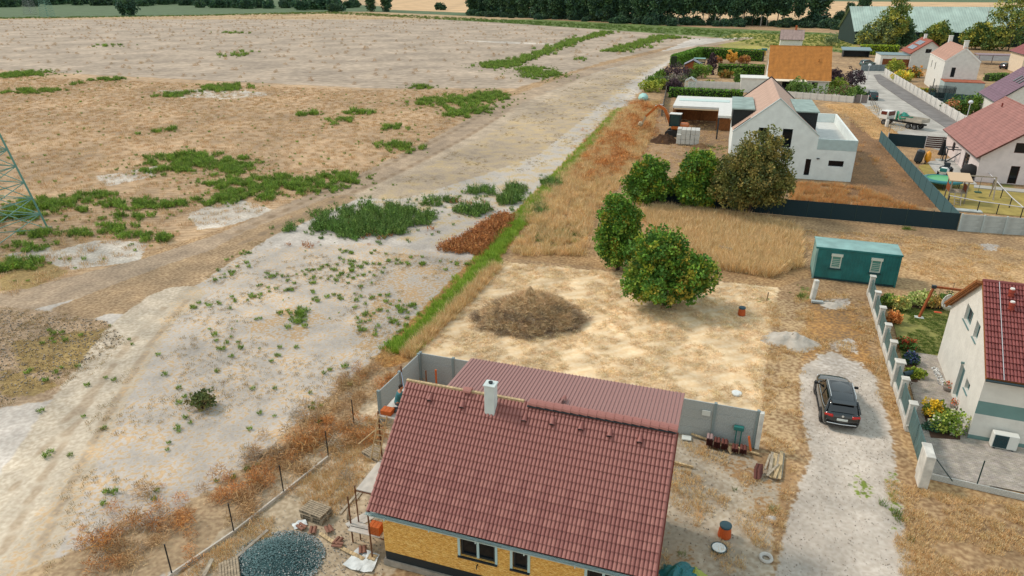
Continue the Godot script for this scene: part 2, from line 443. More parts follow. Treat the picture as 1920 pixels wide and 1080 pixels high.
		{s = [pv([8.78, -30.55, 12.58, -29.18, 14.06, -28.75, 12.88, -24.86, 10.98, -23.52, 10.87, -27.09]), pv([6.8, -24.86, 8.57, -24.18, 7.37, -21.13, 5.63, -21.13])], n = [1.6, 1.2, 0, 3], c = [176, 140, 98, 138, 108, 76], v = 112},
		{s = [pv([21.64, -48.32, 26.13, -48.32, 22.76, -37.18, 21.25, -40.63, 18.31, -38.5])], n = [1.0, .9, 0, 2], c = [204, 156, 94, 150, 108, 62], v = 150},
		{s = [pv([19.8, -48.32, 22.87, -48.32, 17.81, -37.18, 14.6, -28.75, 12.98, -28.75, 13.99, -33.07])], n = [1.0, .9, 0, 2], c = [206, 178, 136, 160, 130, 94], v = 160},
		{s = [pv([21.21, -41.38, 23.35, -42.15, 22.68, -39.9, 20.88, -39.75]), pv([19.89, -39.9, 22.38, -38.5, 20.54, -35.92, 18.74, -36.23]), pv([23.68, -48.32, 26.36, -48.81, 24.88, -46.41, 22.9, -46.41]), pv([43.25, -60.91, 45.45, -60.47, 43.87, -58.79, 42.36, -59.06])], n = [1.2, .8, 0, 3], c = [214, 206, 196, 176, 164, 152], v = 190},
		# small green and yellow patches
		{s = [pv([17.97, -48.32, 19.73, -48.71, 19.67, -47.35]), pv([22.83, -50.36, 23.88, -50.89, 23.07, -48.32, 21.86, -47.83]), pv([16.78, -27.29, 17.3, -27.29, 16.92, -25.94, 16.34, -25.94]), pv([18.51, -27.9, 19.04, -27.9, 17.05, -23.52, 16.63, -23.52]), pv([15.86, -30.94, 16.23, -30.79, 16.17, -30.27]), pv([47.11, -70.91, 52.73, -69.97, 63.05, -85.54, 53.84, -78.18]), pv([2.1, -64.76, 5.36, -66.42, 6.53, -61.65, 3.92, -59.9, 1.51, -61.65])], n = [1.4, 1.2, 0, 3], c = [124, 140, 56, 88, 108, 40], v = 150},
	]

func make_ground() -> void:
	NF = noise(21, .16, 4).get_seamless_image(1024, 1024).get_data()
	NM = noise(22, .018, 5).get_seamless_image(1024, 1024).get_data()
	NL = noise(23, .012, 3).get_seamless_image(1024, 1024).get_data()
	for i in NF.size(): NF[i] = clampi(128 + (NF[i] - 128) * 2, 0, 255)
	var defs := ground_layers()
	var tiers := [[-52.0, -62.0, 110.0, 52.0, 2048, 1024], [-100.0, -130.0, 210.0, 68.0, 2048, 1024], [-350.0, -520.0, 720.0, 390.0, 2048, 1024]]
	var am := ArrayMesh.new()
	var hn := noise(31, .35, 3)
	for i in 3:
		var T: Array = tiers[i]
		var m := StandardMaterial3D.new()
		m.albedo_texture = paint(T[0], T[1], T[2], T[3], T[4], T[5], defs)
		m.roughness = .95
		m.texture_repeat = false
		print("ground tier ", i, " ", Time.get_ticks_msec())
		var st := SurfaceTool.new()
		st.begin(Mesh.PRIMITIVE_TRIANGLES)
		var nx := 330 if i == 0 else (210 if i == 1 else 40)
		var nz := 156 if i == 0 else (68 if i == 1 else 20)
		for z in nz + 1:
			for x in nx + 1:
				var u := Vector2(float(x) / nx, float(z) / nz)
				var p := Vector3(T[0] + u.x * T[2], 0, T[1] + u.y * T[3])
				if i < 2 and x > 0 and x < nx and z > 0 and z < nz: p.y = -.03 + .03 * hn.get_noise_2d(p.x * 3, p.z * 3)
				st.set_uv(u)
				st.add_vertex(p)
		for z in nz:
			for x in nx:
				var a := z * (nx + 1) + x
				st.add_index(a); st.add_index(a + 1); st.add_index(a + nx + 2)
				st.add_index(a); st.add_index(a + nx + 2); st.add_index(a + nx + 1)
		st.generate_normals()
		st.set_material(m)
		am = st.commit(am)
	# the rest of the sheet, out to the horizon
	var b := MB.new()
	for q in [[-3500, -4000, 7000, 3480], [-3500, -520, 3150, 390], [370, -520, 3130, 390], [-3500, -130, 3400, 68], [110, -130, 3390, 68], [-3500, -62, 3448, 52], [58, -62, 3442, 52], [-3500, -10, 7000, 400]]:
		var y := 0.0
		b.quad(Vector3(q[0], y, q[1] + q[3]), Vector3(q[0] + q[2], y, q[1] + q[3]), Vector3(q[0] + q[2], y, q[1]), Vector3(q[0], y, q[1]))
	var gm := mat("far_ground", k8(188, 160, 120), .95, 0, mottle, .01)
	gm.uv1_world_triplanar = true
	var arr := []; arr.resize(Mesh.ARRAY_MAX)
	arr[Mesh.ARRAY_VERTEX] = b.v; arr[Mesh.ARRAY_NORMAL] = b.n
	am.add_surface_from_arrays(Mesh.PRIMITIVE_TRIANGLES, arr)
	am.surface_set_material(am.get_surface_count() - 1, gm)
	var g := inst("ground", am)
	g.set_meta("kind", "structure")
	# fields and meadows beyond the tree line
	var far := func(called: String, p: PackedVector2Array, y: float, m: Material):
		var f := MB.new()
		var q := PackedVector2Array()
		for w in p: q.append(Vector2(w.x, -w.y))
		f.poly(Transform3D(Basis(Vector3.RIGHT, Vector3.FORWARD, Vector3.UP), Vector3(0, y, 0)), q)
		struct(called, f, m)
	far.call("meadow", pv([-604.24, -506.78, -372, -540.12, -289.12, -568.09, -235.9, -610.14, -163.4, -672.17, -124.95, -672.17, -24.43, -568.09, 116.68, -477.25, 140.84, -578.06, -28.83, -672.17, -160.23, -864.68, -673.7, -1697.09, -1997.05, -1697.09]), .05, mat("meadow", k8(84, 108, 70), 1, 0, mottle, .02))
	far.call("wheat_field", pv([-240.49, -1302.57, -125.38, -731.51, -27.2, -633.54, 131.75, -540.12, 219.64, -477.25, 233.9, -438.79, 423.54, -438.79, 947.42, -993.42, 371.78, -1541.62]), .09, mat("wheat", k8(214, 178, 134), 1, 0, mottle, .012))
	far.call("meadow", pv([481.92, -2839.07, 262.43, -1541.62, 432.78, -1127.35, 894.72, -937.63, 1791.64, -1887.19]), .13, mat("meadow", k8(96, 112, 66)))

# ---------------------------------------------------------------- building helpers
func slab(b: MB, p0: Vector3, p1: Vector3, p2: Vector3, p3: Vector3, t: float, top := true) -> void:
	var k := (p1 - p0).cross(p3 - p0).normalized() * -t
	if top: b.quad(p0, p1, p2, p3)
	b.quad(p3 + k, p2 + k, p1 + k, p0 + k)
	b.quad(p0 + k, p1 + k, p1, p0); b.quad(p1 + k, p2 + k, p2, p1); b.quad(p2 + k, p3 + k, p3, p2); b.quad(p3 + k, p0 + k, p0, p3)

func shell(o: Node3D, W: float, D: float, he: float, hr: float, axis: String, wm: Material, holes := {}) -> Dictionary:
	var F := {f = frame_at(Vector3(0, 0, 0), Vector3(0, 0, 1)), b = frame_at(Vector3(W, 0, -D), Vector3(0, 0, -1)), l = frame_at(Vector3(0, 0, -D), Vector3(-1, 0, 0)), r = frame_at(Vector3(W, 0, 0), Vector3(1, 0, 0))}
	for k in ["f", "b", "l", "r"]:
		var w := W if k in ["f", "b"] else D
		var gab: bool = (axis == "z") == (k in ["f", "b"])
		var out := pv([0, 0, w, 0, w, he, w / 2, hr, 0, he]) if gab else rect(0, 0, w, he)
		var b := MB.new()
		b.wall(F[k], out, holes.get(k, []))
		obj("wall", b, wm, o)
	return F

func slopes(o: Node3D, W: float, D: float, he: float, hr: float, axis: String, oe: float, og: float, rm: Material, em: Material, rows: int, th := .18) -> void:
	var half := (W if axis == "z" else D) * .5
	var s := (hr - he) / half
	var up := .12
	for k in 2:
		var p0: Vector3; var p1: Vector3; var p2: Vector3; var p3: Vector3
		var ye := he - s * oe + up; var yr := hr + up
		if axis == "z":
			if k == 0:
				p0 = Vector3(-oe, ye, -D - og); p1 = Vector3(-oe, ye, og); p2 = Vector3(W / 2, yr, og); p3 = Vector3(W / 2, yr, -D - og)
			else:
				p0 = Vector3(W + oe, ye, og); p1 = Vector3(W + oe, ye, -D - og); p2 = Vector3(W / 2, yr, -D - og); p3 = Vector3(W / 2, yr, og)
		else:
			if k == 0:
				p0 = Vector3(-og, ye, oe); p1 = Vector3(W + og, ye, oe); p2 = Vector3(W + og, yr, -D / 2); p3 = Vector3(-og, yr, -D / 2)
			else:
				p0 = Vector3(W + og, ye, -D - oe); p1 = Vector3(-og, ye, -D - oe); p2 = Vector3(-og, yr, -D / 2); p3 = Vector3(W + og, yr, -D / 2)
		var b := MB.new()
		slab(b, p0, p1, p2, p3, th, false)
		var base := obj("roof_slope", b, em, o)
		var c := MB.new()
		courses(c, p0, p1, p2, p3, rows)
		var cc := obj("tile_courses", c, rm, base)
		cc.set_meta("kind", "stuff")
		var g := MB.new()
		g.cyl(p0 + Vector3(0, -.05, 0), p1 + Vector3(0, -.05, 0), .07, .07, 6)
		obj("gutter", g, em, o)
	var r := MB.new()
	if axis == "z": r.cyl(Vector3(W / 2, hr + up, og), Vector3(W / 2, hr + up, -D - og), .1, .1, 6)
	else: r.cyl(Vector3(-og, hr + up, -D / 2), Vector3(W + og, hr + up, -D / 2), .1, .1, 6)
	obj("ridge", r, rm, o)

func tile_mb(w: float, l: float, rolls := 2) -> MB:
	# interlocking tile, x across, y up the slope, z out of the roof
	var b := MB.new()
	var pr := []
	for i in rolls:
		for q in [[0.0, .0], [.08, .045], [.25, .058], [.5, .06], [.68, .052], [.76, .03], [.8, .0]]: pr.append([(i + q[0]) * w / rolls, q[1]])
	pr.append([w, 0.0])
	for i in pr.size() - 1:
		var a: Array = pr[i]; var d: Array = pr[i + 1]
		var p0 := Vector3(a[0], 0, a[1] + .06); var p1 := Vector3(d[0], 0, d[1] + .06); var q1 := Vector3(d[0], l + .05, d[1]); var q0 := Vector3(a[0], l + .05, a[1])
		b.quad(p0, p1, q1, q0)
		b.quad(p0 + Vector3(0, .07, -.06), p1 + Vector3(0, .07, -.06), p1, p0)
	return b

func ribs(b: MB, p0: Vector3, p1: Vector3, p2: Vector3, p3: Vector3, n: int, h := .04) -> void:
	var nm := (p1 - p0).cross(p3 - p0).normalized() * h
	for i in n:
		var t0 := float(i) / n; var ta := (i + .62) / n; var tb := (i + .72) / n; var tc := (i + .9) / n; var t1 := float(i + 1) / n
		var e := [p0.lerp(p1, t0), p0.lerp(p1, ta), p0.lerp(p1, tb) + nm, p0.lerp(p1, tc) + nm, p0.lerp(p1, t1)]
		var f := [p3.lerp(p2, t0), p3.lerp(p2, ta), p3.lerp(p2, tb) + nm, p3.lerp(p2, tc) + nm, p3.lerp(p2, t1)]
		for j in 4: b.quad(e[j], e[j + 1], f[j + 1], f[j])

func osb_texture() -> ImageTexture:
	var im := Image.create(512, 512, false, Image.FORMAT_RGB8)
	im.fill(k8(214, 168, 86))
	var cs := [k8(232, 190, 108), k8(205, 150, 70), k8(188, 132, 58), k8(240, 206, 130), k8(218, 164, 80), k8(198, 146, 64), k8(226, 178, 92)]
	for i in 5200:
		var w := rng.randi_range(8, 34); var h := rng.randi_range(2, 7)
		var x := rng.randi_range(-10, 512); var y := rng.randi_range(-3, 512)
		if rng.randf() < .5: im.fill_rect(Rect2i(x, y, w, h), cs[rng.randi() % cs.size()])
		else:
			var c: Color = cs[rng.randi() % cs.size()]
			var sl := rng.randf_range(-.5, .5)
			for k in w: im.fill_rect(Rect2i(x + k, y + int(k * sl), 1, h), c)
	im.generate_mipmaps()
	return ImageTexture.create_from_image(im)

func build_houses() -> void:
	var glass := mat("glass", k8(14, 22, 28), .08, 0)
	glass.metallic_specular = .4
	var anthr := mat("anthracite", k8(44, 52, 58), .5)
	var white := mat("white_render", k8(222, 222, 216), .9, 0, faint, .22, .15)
	timber_house(glass)
	corner_house(glass)
	gable_house(glass, anthr)
	var o: Node3D; var F: Dictionary
	# --- house with ochre tiled roof
	o = thing("house", "white bungalow under a steep ochre tiled roof among hedges", "house", Vector3(57.59, 0, -161.4), 16.29)
	F = shell(o, 12.7, 14.0, 3.0, 9.2, "x", white, {f = [Rect2(3, .1, 4.2, 2.3), Rect2(9.2, 1, 1.2, 1.3)], l = [Rect2(5, 3.5, 2, 1.6)]})
	slopes(o, 12.7, 14.0, 3.0, 9.2, "x", .5, .3, mat("ochre_tile", k8(188, 124, 56), .9, 0, mottle, .3), mat("cream_trim", k8(226, 216, 196)), 26)
	window(o, F.f, Rect2(3, .1, 4.2, 2.3), 3, anthr, glass)
	window(o, F.f, Rect2(9.2, 1, 1.2, 1.3), 1, anthr, glass)
	window(o, F.l, Rect2(5, 3.5, 2, 1.6), 2, anthr, glass)
	var b := MB.new()
	b.cyl(Vector3(10.3, 6.2, -3.6), Vector3(10.3, 6.9, -3.6), .13, .13, 8)
	obj("roof_vent", b, mat("ochre_tile", k8(186, 112, 40)), o)
	b = MB.new()
	b.box(Vector3(-3.1, 1.5, .6), Vector3(5.6, 3.0, 5.4)); b.box(Vector3(-3.1, 3.1, .6), Vector3(6.0, .2, 5.8))
	obj("flat_annex", b, white, o)
	b = MB.new()
	b.box(Vector3(4.0, 2.75, 1.9), Vector3(7.6, .12, 3.6))
	for x in [.4, 7.6]: b.box(Vector3(x, 1.35, 3.5), Vector3(.14, 2.7, .14))
	obj("terrace_canopy", b, mat("cream_trim", k8(226, 216, 196)), o)
	# --- house with dusty red roof behind the mesh fence
	o = thing("house", "pale pink house with broad dusty red roof behind the play tower", "house", Vector3(56.54, 0, -82.89), 19.1)
	var pink := mat("pink_render", k8(226, 214, 212), .9, 0, faint, .2, .1)
	var brown := mat("brown_frame", k8(84, 44, 32), .6)
	F = shell(o, 11.8, 17.8, 3.35, 7.75, "z", pink, {f = [Rect2(3.2, 3.75, 1.9, 1.2), Rect2(3.36, .05, .95, 2.15), Rect2(6.6, 3.75, 1.9, 1.2), Rect2(7, .9, 2, 1.4)], l = [Rect2(10.8, .1, 2.5, 2.15), Rect2(4, 1, 1.4, 1.2)]})
	slopes(o, 11.8, 17.8, 3.35, 7.75, "z", .6, .6, mat("dusty_red_tile", k8(166, 116, 108), .85, 0, mottle, .3), brown, 24)
	for r in [Rect2(3.2, 3.75, 1.9, 1.2), Rect2(6.6, 3.75, 1.9, 1.2), Rect2(7, .9, 2, 1.4)]: window(o, F.f, r, 1, brown, glass)
	window(o, F.f, Rect2(3.36, .05, .95, 2.15), 1, brown, glass, .12, .07, "door")
	window(o, F.l, Rect2(10.8, .1, 2.5, 2.15), 2, brown, glass)
	window(o, F.l, Rect2(4, 1, 1.4, 1.2), 1, brown, glass)
	b = MB.new()
	b.cyl(Vector3(4.6, 7.1, -14), Vector3(4.6, 7.6, -14), .1, .1, 8)
	obj("roof_vent", b, mat("vent_red", k8(120, 50, 40)), o)
	# --- mauve roof house
	o = thing("house", "white house with mauve roof and three skylights at the right edge", "house", Vector3(83.0, 0, -121.5), 21)
	F = shell(o, 10.8, 12.2, 3.9, 8.3, "z", white, {})
	slopes(o, 10.8, 12.2, 3.9, 8.3, "z", .4, .3, mat("mauve_tile", k8(128, 100, 116), .8, 0, mottle, .3), anthr, 18)
	for i in 3:
		b = MB.new()
		var ang := atan2(4.4, 5.4)
		b.box(Vector3(3.6, 3.9 + 3.6 * 4.4 / 5.4 + .22, -2.6 - i * 1.7), Vector3(1.5, .1, .75), Basis(Vector3(0, 0, 1), ang))
		obj("skylight", b, glass, o)
	# --- tall white house with pink roof
	o = thing("house", "tall white house with pinkish brown roof and two white chimneys", "house", Vector3(93.66, 0, -156.87), 20.9)
	F = shell(o, 6.6, 20.0, 7.0, 9.7, "z", white, {f = [Rect2(1.5, 3.7, .8, 2.0)], l = [Rect2(12, .3, 1.2, 2.2), Rect2(9, 4.2, .8, 1.6), Rect2(4, 4.2, .8, 1.6)]})
	slopes(o, 6.6, 20.0, 7.0, 9.7, "z", .1, .1, mat("pinkish_tile", k8(190, 148, 130), .85, 0, mottle, .3), mat("white_trim", k8(225, 225, 220)), 14, .3)
	window(o, F.f, Rect2(1.5, 3.7, .8, 2.0), 1, anthr, glass)
	for r in [Rect2(12, .3, 1.2, 2.2), Rect2(9, 4.2, .8, 1.6), Rect2(4, 4.2, .8, 1.6)]: window(o, F.l, r, 1, anthr, glass)
	for z in [-1.0, -19.0]:
		b = MB.new()
		b.cbox(Vector3(3.3, 10.3, z), Vector3(.8, 1.6, .8), .04); b.box(Vector3(3.3, 11.12, z), Vector3(.95, .08, .95))
		obj("chimney", b, white, o)
	b = MB.new()
	b.box(Vector3(3.6, 1.6, 2.6), Vector3(7.4, 3.2, 5.1))
	obj("flat_annex", b, mat("grey_render", k8(170, 186, 186), .9, 0, faint, .2), o)
	b = MB.new()
	b.box(Vector3(3.6, 3.26, 2.6), Vector3(7.5, .12, 5.2))
	obj("annex_roof", b, mat("annex_roof", k8(170, 92, 62), .9, 0, mottle, .3), o)
	# --- grey house with solar panels
	o = thing("house", "grey house with red roof carrying two rows of solar panels", "house", Vector3(114.3, 0, -208.5), 17)
	var greyr := mat("pale_grey_render", k8(206, 208, 204), .9, 0, faint, .2)
	F = shell(o, 9.0, 13.0, 4.3, 7.6, "z", greyr, {f = [Rect2(3.4, 4.3, 1.5, 1.1)]})
	slopes(o, 9.0, 13.0, 4.3, 7.6, "z", .5, .4, mat("brick_red_tile", k8(164, 92, 74), .85, 0, mottle, .3), mat("red_trim", k8(140, 60, 52)), 16)
	window(o, F.f, Rect2(3.4, 4.3, 1.5, 1.1), 2, anthr, glass)
	var sp := atan2(3.3, 4.5)
	for i in 2:
		for k in 4:
			b = MB.new()
			var xx := 1.2 + i * 1.7
			b.box(Vector3(xx, 4.3 + xx * 3.3 / 4.5 + .26, -4.0 - k * 1.75), Vector3(1.55, .05, 1.68), Basis(Vector3(0, 0, 1), sp))
			obj("solar_panel", b, mat("solar", k8(96, 112, 130), .2, .3), o)
	b = MB.new()
	b.box(Vector3(4.5, 8.2, -9), Vector3(.7, 1.2, .7)); b.box(Vector3(4.5, 8.84, -9), Vector3(.85, .1, .85))
	obj("chimney", b, mat("white_trim", k8(225, 225, 220)), o)
	o = thing("garage", "white flat roofed garage with wide wooden door beside the grey house", "garage", Vector3(107.29, 0, -211.61), 17)
	F = shell(o, 9.5, 9.0, 3.4, 3.4, "x", white, {f = [Rect2(.6, .1, 8.0, 2.3)]})
	b = MB.new(); b.box(Vector3(4.75, 3.47, -4.5), Vector3(9.8, .14, 9.3)); obj("flat_roof", b, mat("slate_roof", k8(120, 142, 148), .8), o)
	var dr := Node3D.new(); dr.name = "garage_door"; o.add_child(dr)
	for i in 6:
		b = MB.new(); b.box(Vector3(4.6, .3 + i * .385, -.1), Vector3(8.0, .37, .08)); obj("door_panel", b, mat("door_wood", k8(150, 84, 36), .7, 0, streak, .3), dr)
	# --- house on the right edge with carport
	o = thing("house", "cream house with dark red roof cut by the right edge beside carport", "house", Vector3(136.9, 0, -194.39), 20)
	F = shell(o, 12, 13, 5.2, 8.8, "z", mat("cream_render", k8(224, 208, 184), .9, 0, faint, .2), {})
	slopes(o, 12, 13, 5.2, 8.8, "z", .5, .5, mat("wine_tile", k8(150, 84, 84), .85, 0, mottle, .3), anthr, 16)
	o = thing("carport", "low carport with mauve grey roof sheltering a dark car", "carport", Vector3(141.19, 0, -219.04), 20)
	b = MB.new(); b.box(Vector3(4.5, 2.75, -3), Vector3(10.5, .22, 6.4)); obj("flat_roof", b, mat("carport_roof", k8(138, 120, 126), .8), o)
	for p in [Vector3(-.4, 1.35, 0), Vector3(9.4, 1.35, 0), Vector3(-.4, 1.35, -6), Vector3(9.4, 1.35, -6), Vector3(4.5, 1.35, -6)]:
		b = MB.new(); b.box(p, Vector3(.16, 2.7, .16)); obj("post", b, mat("carport_roof", k8(138, 120, 126)), o)
	# --- barn
	o = thing("barn", "long farm barn with pale green roof and dark green wall", "barn", Vector3(138.0, 0, -296.2), 12)
	F = shell(o, 84, 30, 5.4, 13.8, "x", mat("barn_wall", k8(20, 58, 54), .8, 0, streak, .1), {f = [Rect2(3, 2.6, 5, 1.6), Rect2(12, 2.6, 5, 1.6), Rect2(30, 3.4, 5.5, 1.3), Rect2(50, 2.6, 6, 1.8), Rect2(62, 2.6, 6, 1.8)]})
	for r in [Rect2(3, 2.6, 5, 1.6), Rect2(12, 2.6, 5, 1.6), Rect2(30, 3.4, 5.5, 1.3), Rect2(50, 2.6, 6, 1.8), Rect2(62, 2.6, 6, 1.8)]: window(o, F.f, r, 3, mat("white_trim", k8(225, 225, 220)), mat("milky_pane", k8(168, 196, 196), .3))
	b = MB.new()
	for k in 2:
		if k == 0: ribs(b, Vector3(-.8, 5.0, .9), Vector3(84.8, 5.0, .9), Vector3(84.8, 13.95, -15), Vector3(-.8, 13.95, -15), 90, .08)
		else: ribs(b, Vector3(84.8, 5.0, -30.9), Vector3(-.8, 5.0, -30.9), Vector3(-.8, 13.95, -15), Vector3(84.8, 13.95, -15), 90, .08)
	obj("roof", b, mat("barn_roof", k8(178, 200, 190), .7, 0, mottle, .06), o)
	# --- small far houses
	o = thing("house", "small house with brick chimney peeping over the ochre roof", "house", Vector3(103.94, 0, -284.11), 18)
	F = shell(o, 8, 8, 3.0, 6.0, "x", white, {})
	slopes(o, 8, 8, 3.0, 6.0, "x", .5, .4, mat("grey_pink_tile", k8(170, 148, 142), .85, 0, mottle, .3), anthr, 10)
	b = MB.new(); b.box(Vector3(5.2, 6.6, -4.2), Vector3(.7, 2.2, .7)); obj("chimney", b, mat("brick_chimney", k8(170, 92, 52), .9), o)
	o = thing("house", "tiny white gabled house with orange roof beside the barn trees", "house", Vector3(209.06, 0, -450.92), 8)
	F = shell(o, 9, 14, 3.5, 10, "z", white, {})
	slopes(o, 9, 14, 3.5, 10, "z", .4, .3, mat("orange_tile", k8(206, 146, 96), .85, 0, mottle, .3), anthr, 12)
	# --- neighbouring sheds of the gardens
	o = thing("garden_shed", "brown wooden shed with grey gabled roof inside the hedged garden", "shed", Vector3(47.59, 0, -199.4), 16)
	F = shell(o, 4.2, 4.6, 2.0, 3.1, "z", mat("shed_wood", k8(168, 92, 44), .8, 0, streak, .4), {})
	slopes(o, 4.2, 4.6, 2.0, 3.1, "z", .3, .3, mat("shed_roof", k8(128, 128, 138), .85), anthr, 8)
	o = thing("garden_shed", "low open shed with dark striped roof beside yellow hedge", "shed", Vector3(110.83, 0, -242.76), 17)
	b = MB.new(); b.box(Vector3(3.6, 2.5, -2.4), Vector3(9, .2, 5.2), Basis(Vector3(1, 0, 0), .12)); obj("roof", b, mat("slate_roof", k8(120, 142, 148)), o)
	b = MB.new(); b.box(Vector3(3.6, 1.2, -4.2), Vector3(8, 2.4, .2)); b.box(Vector3(-.3, 1.2, -2.4), Vector3(.2, 2.4, 3.4)); b.box(Vector3(7.5, 1.2, -2.4), Vector3(.2, 2.4, 3.4)); obj("wall", b, anthr, o)

# ---------------------------------------------------------------- the timber house in front
func timber_house(glass: Material) -> void:
	var o := thing("timber_house", "unfinished bungalow with particle board walls under brown tiled roof", "house", Vector3(-5.7, 0, -21.44), 18.2)
	var osb := mat("osb", Color.WHITE, .8, 0, null, 1.0)
	osb.albedo_texture = osb_texture(); osb.uv1_triplanar = true; osb.uv1_scale = Vector3.ONE * .42
	var black := mat("membrane", k8(26, 40, 46), .6, 0, grain, .8, .3)
	var conc := mat("concrete", k8(160, 152, 140), .95, 0, mottle, .5, .3)
	var wf := mat("window_frame", k8(34, 44, 50), .4)
	var wt := mat("window_tape", k8(176, 206, 208), .5)
	var he := 3.11; var run := 4.04; var hr := 6.65; var L := 11.24
	var x0 := .35; var x1 := 10.9; var zf := -.5; var zb := -6.6
	var holes := [Rect2(3.36, 1.5, 1.44, .97), Rect2(5.51, 1.5, .6, .97), Rect2(8.4, 1.5, 1.2, .97)]
	var F := frame_at(Vector3(x0, 0, zf), Vector3(0, 0, 1))
	var w := x1 - x0
	var s := (hr - he) / run
	var b := MB.new()
	b.wall(F, rect(0, .7, w, he + .3), holes, .2)
	obj("front_wall", b, osb, o)
	var G := frame_at(Vector3(x0, 0, zb), Vector3(-1, 0, 0))
	b = MB.new()
	var d := zf - zb
	var dl := run - .5
	G = frame_at(Vector3(x0, 0, -run), Vector3(-1, 0, 0))
	b.poly(G, pv([0, .7, dl, .7, dl, he + .5 * s - .25, 0, hr - .2]))
	obj("gable_wall", b, osb, o)
	b = MB.new()
	var G2 := frame_at(Vector3(x1, 0, zf), Vector3(1, 0, 0))
	b.poly(G2, pv([0, .7, d, .7, d, hr - .35, run - .5, hr - .2, 0, he + .5 * s - .25]))
	obj("gable_wall", b, osb, o)
	var xs2 := 1.85
	b = MB.new()
	b.poly(frame_at(Vector3(xs2, 0, -run), Vector3(0, 0, -1)), rect(0, .7, xs2 - x0, hr - .2)); b.poly(frame_at(Vector3(xs2, 0, zb), Vector3(-1, 0, 0)), rect(0, .7, -run - zb, hr - .3)); b.poly(frame_at(Vector3(x1, 0, zb), Vector3(0, 0, -1)), rect(0, .7, x1 - xs2, hr - .35))
	obj("rear_wall", b, osb, o)
	b = MB.new()
	b.box(Vector3((x0 + x1) / 2, .475, (zf - run) / 2), Vector3(w - .02, .45, run - .52)); b.box(Vector3((xs2 + x1) / 2, .475, (zb - run) / 2), Vector3(x1 - xs2 - .02, .45, -run - zb - .02))
	obj("plinth", b, black, o, "black bitumen sealed plinth")
	b = MB.new()
	b.box(Vector3((x0 + x1) / 2, .12, (zf - run) / 2), Vector3(w + .16, .26, run - .5 + .16)); b.box(Vector3((xs2 + x1) / 2, .115, (zb - run) / 2), Vector3(x1 - xs2 + .16, .25, -run - zb + .16))
	obj("foundation", b, conc, o)
	for h in holes:
		var wn := window(o, F, h, 2 if h.size.x > 1 else 1, wf, glass, .1, .09)
		b = MB.new()
		var t := .1
		for xx in [h.position.x - t / 2, h.end.x + t / 2]:
			b = MB.new(); b.box(F * Vector3(xx, h.get_center().y, .012), Vector3(t, h.size.y + .2, .03), F.basis); obj("trim", b, wt, wn)
		if h.size.x > 1:
			b = MB.new(); b.box(F * Vector3(h.get_center().x, h.get_center().y, -.05), Vector3(.1, h.size.y, .03), F.basis); obj("mullion", b, wt, wn)
		b = MB.new()
		b.box(F * Vector3(h.get_center().x, h.position.y - .05, .03), Vector3(h.size.x + .2, .06, .12), F.basis)
		obj("sill", b, wf, wn)
	# roof
	var em := mat("gutter_metal", k8(186, 206, 206), .45, .1)
	var und := mat("roof_deck", k8(120, 60, 48), .9)
	var e0 := Vector3(0, he, 0); var e1 := Vector3(L, he, 0); var r0 := Vector3(0, hr, -run); var r1 := Vector3(L, hr, -run)
	b = MB.new()
	slab(b, e0, e1, r1, r0, .16)
	obj("roof_deck", b, und, o)
	var ux := Vector3.RIGHT; var uy := (r0 - e0).normalized(); var uz := ux.cross(uy)
	var cols := 37; var rows := 18
	var tw := L / cols; var tl := e0.distance_to(r0) / rows
	var tv := tile_mb(tw, tl)
	var tm := []; var tmat := []
	for i in 3:
		var m := mat("roof_tile_%d" % i, [k8(172, 110, 101), k8(163, 101, 93), k8(180, 118, 108)][i], .55, 0, grain, 1.3, .15)
		tmat.append(m); tm.append(tv.mesh(m))
	var rest := MB.new()
	var tiles := Node3D.new(); tiles.name = "roof_tiles"; o.add_child(tiles)
	for r in rows:
		for c in cols:
			var t := Transform3D(Basis(ux, uy, uz), e0 + ux * tw * c + uy * tl * r + uz * (.004 + rng.randf() * .006))
			if r * cols + c < 296:
				inst("roof_tile", tm[(c * 7 + r * 5 + c * r) % 3], tiles).transform = t
			else: rest.add(tv, t)
	obj("upper_tiles", rest, tmat[0], tiles).set_meta("kind", "stuff")
	# low-pitched rear roof of ribbed sheet
	var off := 1.72
	var q0 := Vector3(off, hr - .02, -run - .1); var q1 := Vector3(L, hr - .02, -run - .1); var q2 := Vector3(L, 6.46, -run - 3.02); var q3 := Vector3(off, 6.46, -run - 3.02)
	b = MB.new()
	ribs(b, q0, q1, q2, q3, 62, .035)
	slab(b, q0, q1, q2, q3, .12, false)
	obj("rear_roof", b, mat("rear_sheet", k8(176, 130, 124), .5, 0, grain, 1.0), o, "low ribbed rear roof")
	b = MB.new()
	b.box(Vector3(2.6, hr + .06, -run), Vector3(5.2, .1, .12))
	obj("ridge_batten", b, mat("fresh_timber", k8(224, 196, 150), .8, 0, streak, .5), o)
	var rt := MB.new()
	var pr := []
	for k in 7:
		var a := PI * k / 6
		pr.append(Vector3(0, sin(a) * .13, cos(a) * .17))
	for k in 6:
		var p: Vector3 = pr[k]; var q: Vector3 = pr[k + 1]
		rt.quad(p * 1.08, p * 1.08 + Vector3(.34, 0, 0), q * 1.08 + Vector3(.34, 0, 0), q * 1.08)
		rt.tri(q * 1.08, Vector3.ZERO, p * 1.08); rt.tri(p * 1.08 + Vector3(.34, 0, 0), Vector3(.34, 0, 0), q * 1.08 + Vector3(.34, 0, 0))
	var rtm := rt.mesh(tmat[2])
	for i in 17:
		var x := 5.42 + i * .343
		inst("ridge_tile", rtm, o).transform = Transform3D(Basis(Vector3(0, 0, 1), -.09).scaled(Vector3(.97, 1.15, 1.15)), Vector3(x, hr + .06, -run))
	inst("ridge_tile", rtm, o).transform = Transform3D(Basis(), Vector3(2.6, hr + .09, -run + .02))
